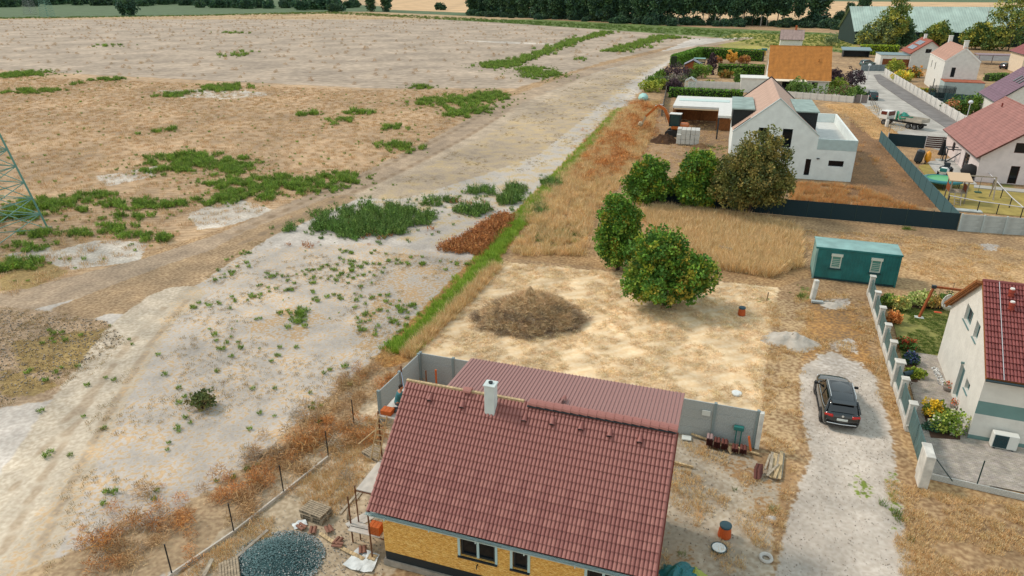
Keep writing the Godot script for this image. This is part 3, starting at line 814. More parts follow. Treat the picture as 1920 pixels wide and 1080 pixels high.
	b = MB.new(); b.box(Vector3(8.3, hr + .01, -run + .21), Vector3(5.85, .03, .1)); obj("ridge_roll", b, black, o)
	# chimney
	var wr := mat("chimney_render", k8(204, 216, 214), .8, 0, faint, .4)
	b = MB.new(); b.cbox(Vector3(3.92, 6.75, -3.62), Vector3(.42, 1.5, .4), .015)
	var ch := obj("chimney", b, wr, o)
	b = MB.new(); b.cbox(Vector3(3.92, 7.52, -3.62), Vector3(.5, .06, .48), .015); obj("chimney_cap", b, wr, ch)
	b = MB.new(); b.cyl(Vector3(3.92, 7.5, -3.62), Vector3(3.92, 7.62, -3.62), .07, .09, 10); obj("flue", b, black, ch)
	b = MB.new(); b.box(Vector3(3.92, 6.0, -3.35), Vector3(.6, .03, .22), Basis(Vector3(1, 0, 0), atan(s))); obj("flashing", b, em, ch)
	# vents
	var vm := MB.new()
	var vg := []
	for i in 6:
		var l := []
		for j in 7:
			var a := PI * j / 6.0
			var rr := .105 * (1.0 - .55 * i / 5.0)
			l.append(Vector3(cos(a) * rr, i * .055, sin(a) * rr * 1.25 + .02))
		vg.append(l)
	vm.grid(vg, true)
	var mouth := MB.new()
	mouth.cyl(Vector3(0, .004, .06), Vector3(0, .012, .06), .1, .1, 12)
	var mouthm := mouth.mesh(black)
	var vmesh := vm.mesh(tmat[1])
	for p in [[1.27, 3.63], [2.71, 3.6], [5.39, 3.55], [6.51, 3.6], [7.65, 3.61], [8.78, 3.57], [9.93, 3.56]]:
		var vt := inst("vent_tile", vmesh, o)
		vt.transform = Transform3D(Basis(ux * 1.2, uy * 1.2, uz * 1.2), Vector3(p[0], he + (p[1] - .15) * s + .1, -p[1] + .15))
		inst("mouth", mouthm, vt)
	inst("vent_tile", vmesh, o).transform = Transform3D(Basis(Vector3(1, 0, 0), Vector3(0, .06, -1), Vector3(0, 1, .06)).scaled(Vector3.ONE * 1.4), Vector3(6.66, hr, -4.5))
	# eave
	b = MB.new()
	var gp2 := []
	for k in 7:
		var a := PI + PI * k / 6.0
		gp2.append([cos(a) * .075, sin(a) * .075])
	for k in 6:
		var a: Array = gp2[k]; var c: Array = gp2[k + 1]
		var pa := Vector3(-.05, he - .06 + a[1], .08 + a[0]); var pb := Vector3(-.05, he - .06 + c[1], .08 + c[0])
		b.quad(pb, pa, pa + Vector3(L + .1, 0, 0), pb + Vector3(L + .1, 0, 0)); b.quad(pa, pb, pb + Vector3(L + .1, 0, 0), pa + Vector3(L + .1, 0, 0))
	obj("gutter", b, em, o)
	b = MB.new(); b.box(Vector3(L / 2, he - .22, -.06), Vector3(L, .2, .03)); b.box(Vector3(L / 2, he - .325, -.29), Vector3(L, .02, .44))
	obj("fascia", b, em, o)
	for i in 6:
		b = MB.new(); b.box(Vector3(.8 + i * 1.9, he - .16, .1), Vector3(.04, .1, .08)); obj("gutter_bracket", b, em, o)
	for x in [0.0, L]:
		b = MB.new(); slab(b, Vector3(x - .04, he - .12, 0), Vector3(x + .04, he - .12, 0), Vector3(x + .04, hr - .1, -run), Vector3(x - .04, hr - .1, -run), .16)
		obj("verge_board", b, und, o)
	b = MB.new(); b.cyl(Vector3(4.42, 1.22, -.5), Vector3(4.42, 1.22, -.38), .025, .025, 6); b.cyl(Vector3(4.42, 1.24, -.4), Vector3(4.42, 1.1, -.36), .02, .02, 6)
	obj("garden_tap", b, black, o)

# ---------------------------------------------------------------- white two-storey house on the right
func corner_house(glass: Material) -> void:
	var o := thing("house", "white two storey house with dark red tiles and grey green band", "house", Vector3(24.12, 0, -30.51), 20.74)
	var wm := mat("warm_white", k8(222, 220, 212), .92, 0, faint, .18, .12)
	var teal := mat("grey_green_render", k8(112, 146, 142), .92, 0, faint, .2)
	var fr := mat("grey_green_frame", k8(104, 136, 136), .5)
	var W := 13.0; var D := 9.2; var he := 3.85; var hr := 7.1
	var gh := [Rect2(D - 6.2, 4.2, 1.5, 1.0), Rect2(D - 3.8, 4.2, .85, 1.0), Rect2(D - 4.3, .2, 1.0, 2.1), Rect2(D - 2.7, 1.55, .85, .62)]
	var F := frame_at(Vector3(0, 0, 0), Vector3(0, 0, 1))
	var b := MB.new()
	b.wall(F, rect(0, 2.32, W, he), []); b.wall(F, rect(0, .25, W, 1.55), [])
	b.poly(frame_at(Vector3(W, 0, 0), Vector3(1, 0, 0)), pv([0, 0, D, 0, D, he, D / 2, hr, 0, he])); b.poly(frame_at(Vector3(W, 0, -D), Vector3(0, 0, -1)), rect(0, 0, W, he))
	obj("wall", b, wm, o)
	b = MB.new(); b.poly(F, rect(0, 1.55, W, 2.32)); obj("wall_band", b, teal, o, "grey green band across the front wall")
	b = MB.new(); b.box(Vector3(W / 2, .125, -.1), Vector3(W - .02, .25, .24)); obj("plinth", b, teal, o)
	var G := frame_at(Vector3(0, 0, -D), Vector3(-1, 0, 0))
	b = MB.new(); b.wall(G, pv([0, 0, D, 0, D, he, D / 2, hr, 0, he]), gh, .3); obj("gable_wall", b, wm, o)
	for i in 4: window(o, G, gh[i], 2 if i == 0 else 1, fr, glass if i != 2 else mat("door_leaf", k8(84, 112, 114), .5), .2, .08, "door" if i == 2 else "window")
	for i in [0, 1, 3]:
		b = MB.new(); var h: Rect2 = gh[i]
		b.box(G * Vector3(h.get_center().x, h.position.y - .03, -.08), Vector3(h.size.x + .08, .04, .3), G.basis); obj("sill", b, fr, o)
	b = MB.new(); b.box(G * Vector3(D - 3.8, 2.5, .08), Vector3(.1, .12, .16), G.basis); obj("wall_lamp", b, fr, o)
	# roof
	var og := .3
	var red := [mat("red_tile_0", k8(148, 74, 70), .5, 0, grain, 1.3), mat("red_tile_1", k8(138, 66, 62), .5, 0, grain, 1.3), mat("red_tile_2", k8(158, 82, 78), .5, 0, grain, 1.3)]
	var wood := mat("soffit_wood", k8(176, 110, 52), .7, 0, streak, .5)
	var up := .1
	var s := (hr - he) / (D / 2)
	var oe := .25
	var e0 := Vector3(-.06, he - s * oe + up, oe); var e1 := Vector3(W, he - s * oe + up, oe); var r0 := Vector3(-.06, hr + up, -D / 2); var r1 := Vector3(W, hr + up, -D / 2)
	b = MB.new(); slab(b, e0, e1, r1, r0, .14); obj("roof_deck", b, wood, o)
	var f0 := Vector3(-og, he - s * .35 + up, -D - .35); var f1 := Vector3(W, he - s * .35 + up, -D - .35)
	b = MB.new(); slab(b, f1, f0, Vector3(-og, hr + up, -D / 2), r1, .14); obj("roof_deck", b, wood, o)
	b = MB.new(); courses(b, f1, f0, Vector3(-og, hr + up, -D / 2), r1, 17); obj("rear_tiles", b, red[0], o).set_meta("kind", "stuff")
	for k in 2:
		b = MB.new()
		var y := he - s * .35 + up - .1 - k * .17
		slab(b, Vector3(-og - .04 + k * .1, y, -D - .35), Vector3(-og + .02 + k * .1, y, -D - .35), Vector3(-og + .02 + k * .1, hr + up - .1 - k * .17, -D / 2), Vector3(-og - .04 + k * .1, hr + up - .1 - k * .17, -D / 2), .15)
		obj("verge_board", b, wood, o)
	var cols := 43; var rows := 17
	var ux := Vector3.RIGHT; var uy := (r0 - e0).normalized(); var uz := ux.cross(uy)
	var tw := (W + .06) / cols; var tl := e0.distance_to(r0) / rows
	var tv := tile_mb(tw, tl)
	var tm := []
	for m in red: tm.append(tv.mesh(m))
	var rest := MB.new()
	var tiles := Node3D.new(); tiles.name = "roof_tiles"; o.add_child(tiles)
	for r in rows:
		for c in cols:
			var t := Transform3D(Basis(ux, uy, uz), e0 + ux * tw * c + uy * tl * r + uz * (.004 + rng.randf() * .006))
			if c < 16: inst("roof_tile", tm[(c * 5 + r * 3 + c * r) % 3], tiles).transform = t
			else: rest.add(tv, t)
	obj("more_tiles", rest, red[0], tiles).set_meta("kind", "stuff")
	b = MB.new(); b.cyl(r0 + Vector3(0, .02, 0), r1 + Vector3(0, .02, 0), .12, .12, 8); obj("ridge_cap", b, red[1], o)
	b = MB.new(); b.cyl(e0 + Vector3(0, -.08, .06), e1 + Vector3(0, -.08, .06), .07, .07, 8); obj("gutter", b, mat("dark_gutter", k8(40, 60, 66), .4), o)
	b = MB.new()
	b.tube([e0 + ux * .75 + uz * .12, r0 + ux * .75 + uz * .12], [.018, .018], 6); obj("lightning_wire", b, mat("zinc", k8(196, 196, 200), .4, .5), o)
	for p in [[1.25, .86], [1.22, .72]]:
		var q: Vector3 = e0.lerp(r0, p[1]) + ux * p[0]
		b = MB.new(); b.cyl(q, q + Vector3(0, .3, 0), .12, .11, 10); b.cyl(q + Vector3(0, .28, 0), q + Vector3(0, .46, 0), .15, .15, 10); b.box(q, Vector3(.3, .06, .32), Basis(ux, uy, uz))
		var v := obj("roof_vent_pipe", b, mat("vent_brick", k8(150, 62, 46), .6), o)
		b = MB.new(); b.cyl(q + Vector3(0, .46, 0), q + Vector3(0, .53, 0), .12, .1, 10); obj("cap", b, mat("white_trim", k8(225, 225, 220)), v)

# ---------------------------------------------------------------- white gabled house with dormers
func gable_house(glass: Material, anthr: Material) -> void:
	var o := thing("house", "white gabled house with two dark dormers and walled roof terrace", "house", Vector3(27.43, 0, -86.66), 16.37)
	var wm := mat("cool_white", k8(228, 236, 234), .92, 0, faint, .15, .1)
	var blk := mat("black_cladding", k8(22, 40, 46), .6, 0, streak, .6)
	var W := 9.98; var D := 23.0; var he := 5.3; var hr := 9.45; var W2 := 4.42; var D2 := 19.7; var hp := 5.0
	var fh := [Rect2(3.0, 4.6, 1.2, 1.4), Rect2(5.8, 3.75, 1.15, 2.25), Rect2(8.95, .47, .62, 2.03), Rect2(11.55, 1.78, 1.7, .7)]
	var F := frame_at(Vector3.ZERO, Vector3(0, 0, 1))
	var b := MB.new()
	b.wall(F, pv([0, 0, W + W2, 0, W + W2, 3.72, W, 3.72, W, he, W / 2, hr, 0, he]), fh, .3)
	obj("front_wall", b, wm, o)
	b = MB.new(); b.wall(frame_at(Vector3(0, 0, -D), Vector3(-1, 0, 0)), rect(0, 0, D, he), [Rect2(D - 6, .1, 2.4, 2.3)], .3); obj("side_wall", b, wm, o)
	b = MB.new(); b.poly(frame_at(Vector3(W, 0, 0), Vector3(1, 0, 0)), rect(0, 3, D, he)); b.poly(frame_at(Vector3(W, 0, -D), Vector3(0, 0, -1)), pv([0, 0, W, 0, W, he, W / 2, hr, 0, he])); obj("rear_wall", b, wm, o)
	for i in 4: window(o, F, fh[i], 1, anthr, glass, .18, .06, "door" if i == 2 else "window")
	window(o, frame_at(Vector3(0, 0, -D), Vector3(-1, 0, 0)), Rect2(D - 6, .1, 2.4, 2.3), 2, anthr, glass, .18)
	b = MB.new(); b.box(Vector3(10.3, 2.63, .06), Vector3(.32, .12, .12)); obj("wall_lamp", b, anthr, o)
	# roof, slightly below the parapet gables
	var rm := mat("salmon_tile", k8(196, 164, 146), .85, 0, mottle, .3)
	for k in 2:
		b = MB.new()
		if k == 0:
			var p := [Vector3(-.05, he - .05, -D), Vector3(-.05, he - .05, -.1), Vector3(W / 2, hr - .05, -.1), Vector3(W / 2, hr - .05, -D)]
			courses(b, p[0], p[1], p[2], p[3], 20)
		else:
			courses(b, Vector3(W, he - .05, -.1), Vector3(W, he - .05, -D), Vector3(W / 2, hr - .05, -D), Vector3(W / 2, hr - .05, -.1), 20)
		obj("roof_slope", b, rm, o)
	var sl := atan2(hr - he, W / 2)
	for z in [-.08, -D + .12]:
		for k in 2:
			b = MB.new()
			var len := Vector2(W / 2, hr - he).length() + .1
			b.box(Vector3(W * (.25 if k == 0 else .75), (he + hr) / 2 + .06, z), Vector3(len, .12, .32), Basis(Vector3(0, 0, 1), sl if k == 0 else -sl))
			obj("gable_coping", b, mat("coping", k8(176, 190, 190), .5) if z > -1 else blk, o)
	# dormers
	for k in 2:
		var xa := -.3 if k == 0 else 7.35; var xb := 2.35 if k == 0 else 10.0
		b = MB.new()
		b.box(Vector3((xa + xb) / 2, 6.35, -8.8), Vector3(xb - xa - .2, 2.3, 10.2))
		var dm := obj("dormer", b, blk, o)
		b = MB.new(); b.box(Vector3((xa + xb) / 2, 7.56, -8.8), Vector3(xb - xa + .15, .14, 10.7)); obj("dormer_roof", b, mat("dormer_roof", k8(150, 172, 166), .7, 0, mottle, .2), dm)
		for i in 9:
			b = MB.new(); b.box(Vector3(xa + .2 + i * (xb - xa - .4) / 8.0, 6.35, -3.68), Vector3(.04, 2.2, .03)); obj("batten", b, blk, dm)
	b = MB.new(); b.box(Vector3(1.35, 6.35, -1.6), Vector3(.12, .08, 1.6), Basis(Vector3(0, 0, 1), sl)); b.box(Vector3(1.0, 6.2, -.9), Vector3(2.4, .1, .08), Basis(Vector3(0, 0, 1), sl)); obj("snow_guard", b, anthr, o)
	# flat extension with parapet terrace
	var band := mat("parapet_band", k8(178, 198, 198), .8, 0, faint, .2)
	b = MB.new()
	b.box(Vector3(W + W2 / 2, 4.36, -.1), Vector3(W2, 1.28, .24)); obj("parapet", b, band, o)
	b = MB.new(); b.box(Vector3(W + W2 - .12, 4.36, -D2 / 2 - .11), Vector3(.24, 1.28, D2 - .24)); b.box(Vector3(W + W2 / 2, 4.36, -D2 + .1), Vector3(W2 - .26, 1.28, .24)); obj("parapet", b, wm, o)
	b = MB.new(); b.box(Vector3(W + W2 / 2, 3.75, -D2 / 2), Vector3(W2 - .1, .1, D2 - .2)); obj("terrace_floor", b, mat("terrace", k8(206, 208, 204), .9, 0, faint, .2), o)
	b = MB.new(); b.poly(frame_at(Vector3(W + W2, 0, 0), Vector3(1, 0, 0)), rect(0, 0, D2, 3.72)); b.poly(frame_at(Vector3(W + W2, 0, -D2), Vector3(0, 0, -1)), rect(0, 0, W2, 3.72)); obj("side_wall", b, wm, o)
	# carport
	var c := thing("carport", "long white carport lined with brown wood behind the excavator", "carport", Vector3(27.43, 0, -86.66), 16.37)
	var wt := mat("carport_white", k8(214, 214, 210), .8, 0, faint, .2)
	var wd := mat("carport_wood", k8(172, 110, 58), .8, 0, streak, .35)
	b = MB.new(); b.box(Vector3(-4.6, 3.5, -35.4), Vector3(9.6, .34, 11.8)); b.box(Vector3(-.9, 3.5, -25.6), Vector3(2.2, .34, 7.78)); obj("flat_roof", b, wt, c)
	b = MB.new(); b.box(Vector3(-4.6, 3.7, -36.6), Vector3(8.4, .1, 2.4)); obj("roof_light", b, mat("roof_light", k8(176, 200, 196), .3), c)
	b = MB.new(); b.box(Vector3(-4.6, 1.67, -38.0), Vector3(9.2, 3.3, .2)); obj("wood_lining", b, wd, c)
	b = MB.new(); b.box(Vector3(-9.2, 1.67, -35.8), Vector3(.2, 3.3, 4.2)); obj("wood_lining", b, wd, c)
	b = MB.new(); b.box(Vector3(-.9, .9, -29.6), Vector3(2.0, 1.8, .15)); obj("wood_lining", b, wd, c)
	for p in [Vector3(-9.2, 1.67, -29.8), Vector3(-2.1, 1.67, -29.8), Vector3(-1.85, 1.67, -22.0), Vector3(-4.8, 1.67, -37.8)]:
		b = MB.new(); b.box(p, Vector3(.22, 3.3, .22)); obj("post", b, wd if p.x < -2 else anthr, c)
	b = MB.new(); b.box(Vector3(-4.6, 3.22, -29.6), Vector3(9.2, .2, .16)); obj("lintel", b, mat("carport_fascia", k8(222, 196, 160), .8), c)
	b = MB.new(); b.box(Vector3(-3.6, 2.8, -37.85), Vector3(2.4, .6, .1)); obj("lining_board", b, mat("carport_fascia", k8(222, 196, 160)), c)

# ---------------------------------------------------------------- roads, fences, yards
func sheet(called: String, p: PackedVector2Array, y: float, m: Material, parent: Node = null) -> MeshInstance3D:
	var f := MB.new()
	var q := PackedVector2Array()
	for w in p: q.append(Vector2(w.x, -w.y))
	f.prism(Transform3D(Basis(Vector3.RIGHT, Vector3.FORWARD, Vector3.UP), Vector3(0, y, 0)), q, .3)
	var o := obj(called, f, m, parent)
	if parent == null: o.set_meta("kind", "structure")
	return o

func wall_run(o: Node3D, a: Vector3, d: Vector3, bays: int, h: float, rows: int, pm: Material, sm: Material, th := .06, post := .15, cap := .06) -> void:
	# posts with panels slotted between them
	var k := (d - a) / bays
	var bs := Basis.looking_at(Vector3(-k.z, 0, k.x).normalized())
	var pb := MB.new()
	pb.cbox(Vector3(0, (h + cap) / 2, 0), Vector3(post, h + cap, post + .03), .012, bs)
	var pmesh := pb.mesh(sm)
	var qb := MB.new()
	var ph := h / rows
	qb.cbox(Vector3.ZERO, Vector3(k.length() - post + .03, ph - .006, th), .008, bs)
	var qmesh := qb.mesh(pm)
	for i in bays + 1:
		inst("post", pmesh, o).position = a + k * i
		if i < bays:
			for r in rows: inst("panel", qmesh, o).position = a + k * (i + .5) + Vector3(0, ph * (r + .5), 0)

func build_structures() -> void:
	var asph := mat("asphalt", k8(128, 124, 122), .95, 0, mottle, .12)
	var pave := mat("street_paving", k8(186, 182, 174), .95, 0, mottle, .1, .2)
	var kerb := mat("kerb", k8(170, 168, 162), .95)
	sheet("street", pv([96.06, -203.32, 107.61, -206.01, 94.51, -173.54, 85.37, -146.65, 76.4, -119.42, 72.52, -104.7, 62.96, -94.24, 62.14, -99.22, 61.27, -107.85, 65.19, -123.45, 71.6, -146.65, 80.47, -171.6]), .03, pave)
	sheet("pavement", pv([96.34, -191.97, 98.63, -193.17, 77.58, -121.41, 73.01, -105.47, 69.74, -102.81, 72.04, -114.71, 81.91, -149.58, 89.3, -174.53]), .13, asph)
	sheet("courtyard", pv([79.63, -166.9, 69.94, -155.76, 68.76, -145.23, 72.58, -145.23]), .034, pave)
	sheet("farm_lane", pv([143.73, -248.5, 181.94, -248.5, 166.77, -226.98, 135.52, -233.74]), .03, asph)
	# patio of the white house on the right: sand bed with pavers
	var bed := mat("paver_joint", k8(132, 122, 112), 1)
	var pav := mat("paver", k8(190, 182, 172), .95, 0, mottle, .5)
	var o := Node3D.new()
	sheet("patio", pv([26.31, -39.75, 27.53, -39.33, 24.09, -30.46, 27.5, -29.4, 25.06, -25.94, 20.23, -27.41, 22.1, -31.52, 23.51, -34.74, 24.41, -37.18]), .03, bed)
	var b := MB.new()
	var reg := pv([26.31, -39.75, 27.53, -39.33, 24.09, -30.46, 27.5, -29.4, 25.06, -25.94, 20.23, -27.41, 22.1, -31.52, 23.51, -34.74, 24.41, -37.18])
	var ph := deg_to_rad(20.7)
	var u := Vector3(cos(ph), 0, sin(ph)); var v := Vector3(sin(ph), 0, -cos(ph))
	var og := Vector3(24.12, 0, -30.51)
	for i in range(-32, 60):
		for j in range(-75, 110):
			var p := og + u * (i * .2 + (.1 if j & 1 else 0.0)) + v * (j * .1)
			if not Geometry2D.is_point_in_polygon(Vector2(p.x, p.z), reg): continue
			var s := rng.randf_range(.82, 1.0)
			b.col = Color(s, s * rng.randf_range(.96, 1.0), s * rng.randf_range(.92, 1.0))
			b.box(p + Vector3(0, .03 + rng.randf() * .006, 0), Vector3(.19, .03, .09), Basis(u, Vector3.UP, -v))
	pav.vertex_color_use_as_albedo = true
	var pv2 := obj("paving_stones", b, pav)
	tag(pv2, "grey brown paving stones around the white house on the right", "paving", "", "stuff")
	sheet("lawn", pv([27.66, -45.5, 28.99, -46.88, 32.78, -46.41, 28.58, -39.54, 27.53, -39.33, 26.31, -39.75, 25.18, -39.33]), .03, mat("lawn_soil", k8(140, 138, 74), 1, 0, mottle, .5))
	sheet("flower_bed", pv([25.29, -39.33, 26.17, -39.75, 24.72, -36.23, 23.95, -35.8]), .05, mat("bark", k8(96, 70, 54), 1, 0, grain, 1.5))
	sheet("flower_bed", pv([23.25, -33.34, 23.61, -33.61, 24.36, -31.52, 23.62, -30.27, 22.17, -30.46]), .07, mat("bark", k8(96, 70, 54)))
	sheet("flower_bed", pv([28.58, -48.32, 30.11, -48.12, 33.21, -47.16, 32.67, -46.23, 28.53, -46.6]), .05, mat("bark", k8(96, 70, 54)))
	# patio and lawn of the pink house
	sheet("terrace", pv([56.27, -92.99, 61.51, -95.52, 59.67, -91.17, 55.98, -81.47, 52.56, -82.45]), .05, mat("terrace_slabs", k8(196, 194, 188), .95, 0, mottle, .3))
	sheet("lawn", pv([53.81, -90.57, 56.07, -92.37, 52.24, -82.45, 59.39, -80.03, 60.33, -75.97, 54.82, -68.16, 47.68, -70.91, 49.51, -78.18]), .03, mat("yellow_lawn", k8(166, 148, 78), 1, 0, mottle, .2))
	sheet("kerb", pv([55.3, -80.98, 62.8, -77.73, 61.85, -76.41, 54.58, -79.79]), .12, kerb)
	o.free()
	fences()

func fences() -> void:
	var conc := mat("fence_concrete", k8(188, 196, 196), .95, 0, grain, .6, .4)
	var postc := mat("fence_post", k8(150, 166, 168), .95, 0, grain, .7, .3)
	var o := thing("concrete_fence", "grey precast concrete panel wall around the unfinished bungalow", "fence", Vector3(-5.7, 0, -21.44), 18.2)
	wall_run(o, Vector3(-4.2, 0, -13.75), Vector3(14.72, 0, -13.55), 9, 2.2, 4, conc, postc)
	wall_run(o, Vector3(-4.22, 0, -13.55), Vector3(-4.5, 0, -9.2), 2, 2.2, 4, conc, postc)
	var b := MB.new(); b.box(Vector3(12.2, 1.6, -13.48), Vector3(.42, .3, .04)); obj("notice_plate", b, mat("plate_white", k8(206, 212, 208), .6), o)
	b = MB.new(); b.cbox(Vector3(13.9, 1.1, -13.38), Vector3(.5, .25, .2), .03); b.box(Vector3(13.8, .5, -13.36), Vector3(.06, .95, .06)); b.box(Vector3(14.05, .5, -13.36), Vector3(.06, .95, .06)); obj("meter_box", b, mat("teal_box", k8(36, 112, 108), .5), o)
	b = MB.new(); b.cbox(Vector3(14.9, 1.1, -13.5), Vector3(.22, 2.2, .26), .02); obj("end_post", b, mat("end_post", k8(222, 222, 216), .9, 0, mottle, .5), o)
	# wire fence without wire
	o = thing("wire_fence", "row of thin black posts over a low concrete base in dry weeds", "fence")
	var pts := [Vector3(-14.05, 0, -20.58), Vector3(-13.83, 0, -21.18), Vector3(-12.18, 0, -23.55), Vector3(-10.78, 0, -26.13), Vector3(-9.32, 0, -28.83), Vector3(-8.61, 0, -31.67)]
	var pm := mat("fence_black", k8(30, 34, 36), .5)
	for i in range(1, 6):
		b = MB.new(); b.cyl(pts[i], pts[i] + Vector3(0, 1.62, 0), .03, .03, 7); obj("post", b, pm, o)
	for i in 5:
		if i > 3: break
		b = MB.new(); b.bar(pts[i] + Vector3(0, .05, 0), pts[i + 1] + Vector3(0, .05, 0), .08, .16); obj("base_board", b, mat("base_board", k8(214, 206, 194), .95, 0, grain, .6), o)
	# pillar fence
	o = thing("pillar_fence", "white pillar fence with grey green infill panels along the driveway", "fence", Vector3(27.7, 0, -49.22), 0)
	o.rotation.y = atan2(20.68 - 27.7, -29.45 + 49.22)
	var wh := mat("pillar_white", k8(214, 212, 204), .92, 0, mottle, .4, .15)
	var inf := mat("infill_green", k8(96, 130, 130), .6, 0, streak, .2)
	var ts := [.49, 3.62, 6.39, 9.17, 11.68, 14.34, 16.39, 19.05]
	b = MB.new(); b.cbox(Vector3(0, .2, 9.6), Vector3(.26, .4, 19.4), .02); obj("plinth", b, wh, o)
	for i in ts.size():
		var big := i == 5
		b = MB.new(); b.cbox(Vector3(0, .85, ts[i]), Vector3(.34, 1.62, .34) * (Vector3(1.3, 1.02, 1.3) if big else Vector3.ONE), .02); b.cbox(Vector3(0, 1.68, ts[i]), Vector3(.44, .08, .44) * (1.3 if big else 1.0), .02); obj("pillar", b, wh, o)
		if i < ts.size() - 1:
			var z0: float = ts[i] + .18; var z1: float = ts[i + 1] - .18
			var fr := MB.new(); fr.box(Vector3(0, .95, (z0 + z1) / 2), Vector3(.02, 1.08, z1 - z0))
			var pn := obj("infill", fr, inf, o)
			for k in 9:
				fr = MB.new(); fr.box(Vector3(0, .46 + k * .12, (z0 + z1) / 2), Vector3(.045, .1, z1 - z0 - .02)); obj("slat", fr, inf, pn)
	# gate and its post
	for k in 2:
		var fr := MB.new(); fr.box(Vector3(0, .95, 20.15 + k * 1.76), Vector3(.03, 1.35, 1.7))
		var gt := obj("gate_leaf", fr, inf, o)
		for q in 9:
			fr = MB.new(); fr.box(Vector3(0, .35 + q * .145, 20.15 + k * 1.76), Vector3(.055, .12, 1.66)); obj("slat", fr, inf, gt)
	b = MB.new(); b.cbox(Vector3(0, .85, 23.0), Vector3(.34, 1.62, .34), .02); b.cbox(Vector3(0, 1.68, 23.0), Vector3(.44, .08, .44), .02); obj("pillar", b, wh, o)
	b = MB.new(); b.cbox(Vector3(-.05, .92, 23.75), Vector3(.42, 1.84, .9), .03); obj("end_pillar", b, wh, o)
	# chain fence along the lower edge of the patio
	o = thing("chain_fence", "dark green posts with brace on low concrete base below the patio", "fence")
	var fa := Vector3(19.99, 0, -27.3); var fb := Vector3(31.5, 0, -22.3)
	var dk := mat("post_green", k8(30, 58, 58), .5)
	for i in 4:
		var p := fa.lerp(fb, i / 4.0); var q := fa.lerp(fb, (i + 1) / 4.0)
		b = MB.new(); b.bar(p + Vector3(0, .16, 0), q + Vector3(0, .16, 0), .06, .32); obj("base_board", b, mat("base_pale", k8(210, 212, 206), .95, 0, grain, .6), o)
	for p in [fa + Vector3(.1, 0, 0), Vector3(22.08, 0, -26.43), fb]:
		b = MB.new(); b.cyl(p, p + Vector3(0, 1.65, 0), .03, .03, 7); obj("post", b, dk, o)
	b = MB.new(); b.cyl(fa + Vector3(.1, 1.5, 0), Vector3(21.03, 0.3, -26.64), .025, .025, 6); obj("brace", b, dk, o)
	b = MB.new()
	for h in [.5, 1.5]: b.cyl(fa + Vector3(.1, h * .25, 0), fb + Vector3(0, h * .25, 0), .006, .006, 4)
	obj("wire", b, dk, o)
	# net fences in the middle distance
	var net := mat("net_black", k8(18, 54, 64), .8, 0, grain, 1.0, .3)
	o = thing("net_fence", "black green privacy net fence below the white gabled house", "fence")
	var a0 := Vector3(13.01, 0, -74.29); var a1 := Vector3(43.48, 0, -64.44)
	for i in 14:
		var p := a0.lerp(a1, i / 14.0); var q := a0.lerp(a1, (i + 1) / 14.0)
		b = MB.new(); b.bar(p + Vector3(0, .87, 0), q.lerp(p, .005) + Vector3(0, .87, 0), .03, 1.7); obj("net_panel", b, net, o)
		b = MB.new(); b.cyl(q, q + Vector3(0, 1.8, 0), .04, .04, 6); obj("post", b, dk, o)
	var mesh := mat("net_teal", k8(70, 110, 116), .8, 0, grain, 1.0)
	o = thing("net_fence", "grey teal mesh fence running away beside the brown plot", "fence")
	a0 = Vector3(56.19, 0, -106.25); a1 = Vector3(43.52, 0, -64.6)
	for i in 16:
		var p := a0.lerp(a1, i / 16.0); var q := a0.lerp(a1, (i + 1) / 16.0)
		b = MB.new(); b.bar(p + Vector3(0, .9, 0), q.lerp(p, .005) + Vector3(0, .9, 0), .025, 1.6); obj("net_panel", b, mesh, o)
		b = MB.new(); b.cyl(p, p + Vector3(0, 1.75, 0), .035, .035, 6); obj("post", b, dk, o)
	o = thing("concrete_fence", "pale concrete panel wall right of the black net fence", "fence")
	wall_run(o, Vector3(43.59, 0, -64.28), Vector3(52.96, 0, -61.95), 5, 1.7, 3, mat("wall_pale", k8(186, 194, 192), .95, 0, mottle, .3), mat("wall_pale_post", k8(170, 182, 182), .95))
	o = thing("net_fence", "dark net fence and slatted gate across the pink house yard", "fence")
	a0 = Vector3(56, 0, -103.56); a1 = Vector3(60.46, 0, -101.35)
	b = MB.new(); b.bar(a0 + Vector3(0, .95, 0), a1 + Vector3(0, .95, 0), .04, 1.8); obj("net_panel", b, net, o)
	for q in [a0, a1, Vector3(62.48, 0, -100.63), Vector3(63.77, 0, -99.92)]:
		b = MB.new(); b.cyl(q, q + Vector3(0, 2.0, 0), .06, .06, 6); obj("post", b, mat("zinc", k8(196, 196, 200)), o)
	for k in 6:
		b = MB.new(); b.bar(a1 + Vector3(0, .35 + k * .28, 0), Vector3(63.77, 0, -99.92) + Vector3(0, .35 + k * .28, 0), .04, .22); obj("gate_slat", b, mat("gate_brown", k8(70, 46, 42), .7), o)
	o = thing("rail_fence", "thin steel rail fence on black posts in the pink house garden", "fence")
	var rp := [Vector3(47.33, 0, -72.67), Vector3(49.26, 0, -70.54), Vector3(50.7, 0, -69.6), Vector3(52.36, 0, -68.33), Vector3(53.54, 0, -71.88), Vector3(54.98, 0, -75.55), Vector3(56.72, 0, -79.79), Vector3(58.69, 0, -85.01)]
	for p in rp:
		b = MB.new(); b.cyl(p, p + Vector3(0, 1.15, 0), .05, .05, 6); obj("post", b, pm, o)
	for i in rp.size() - 1:
		b = MB.new(); b.cyl(rp[i] + Vector3(0, 1.15, 0), rp[i + 1] + Vector3(0, 1.15, 0), .045, .045, 6); obj("rail", b, mat("zinc", k8(196, 196, 200)), o)
	# white wall along the street
	o = thing("garden_wall", "long white panel wall running along the far side of the street", "wall")
	var ww := mat("wall_white", k8(222, 220, 214), .9, 0, mottle, .2)
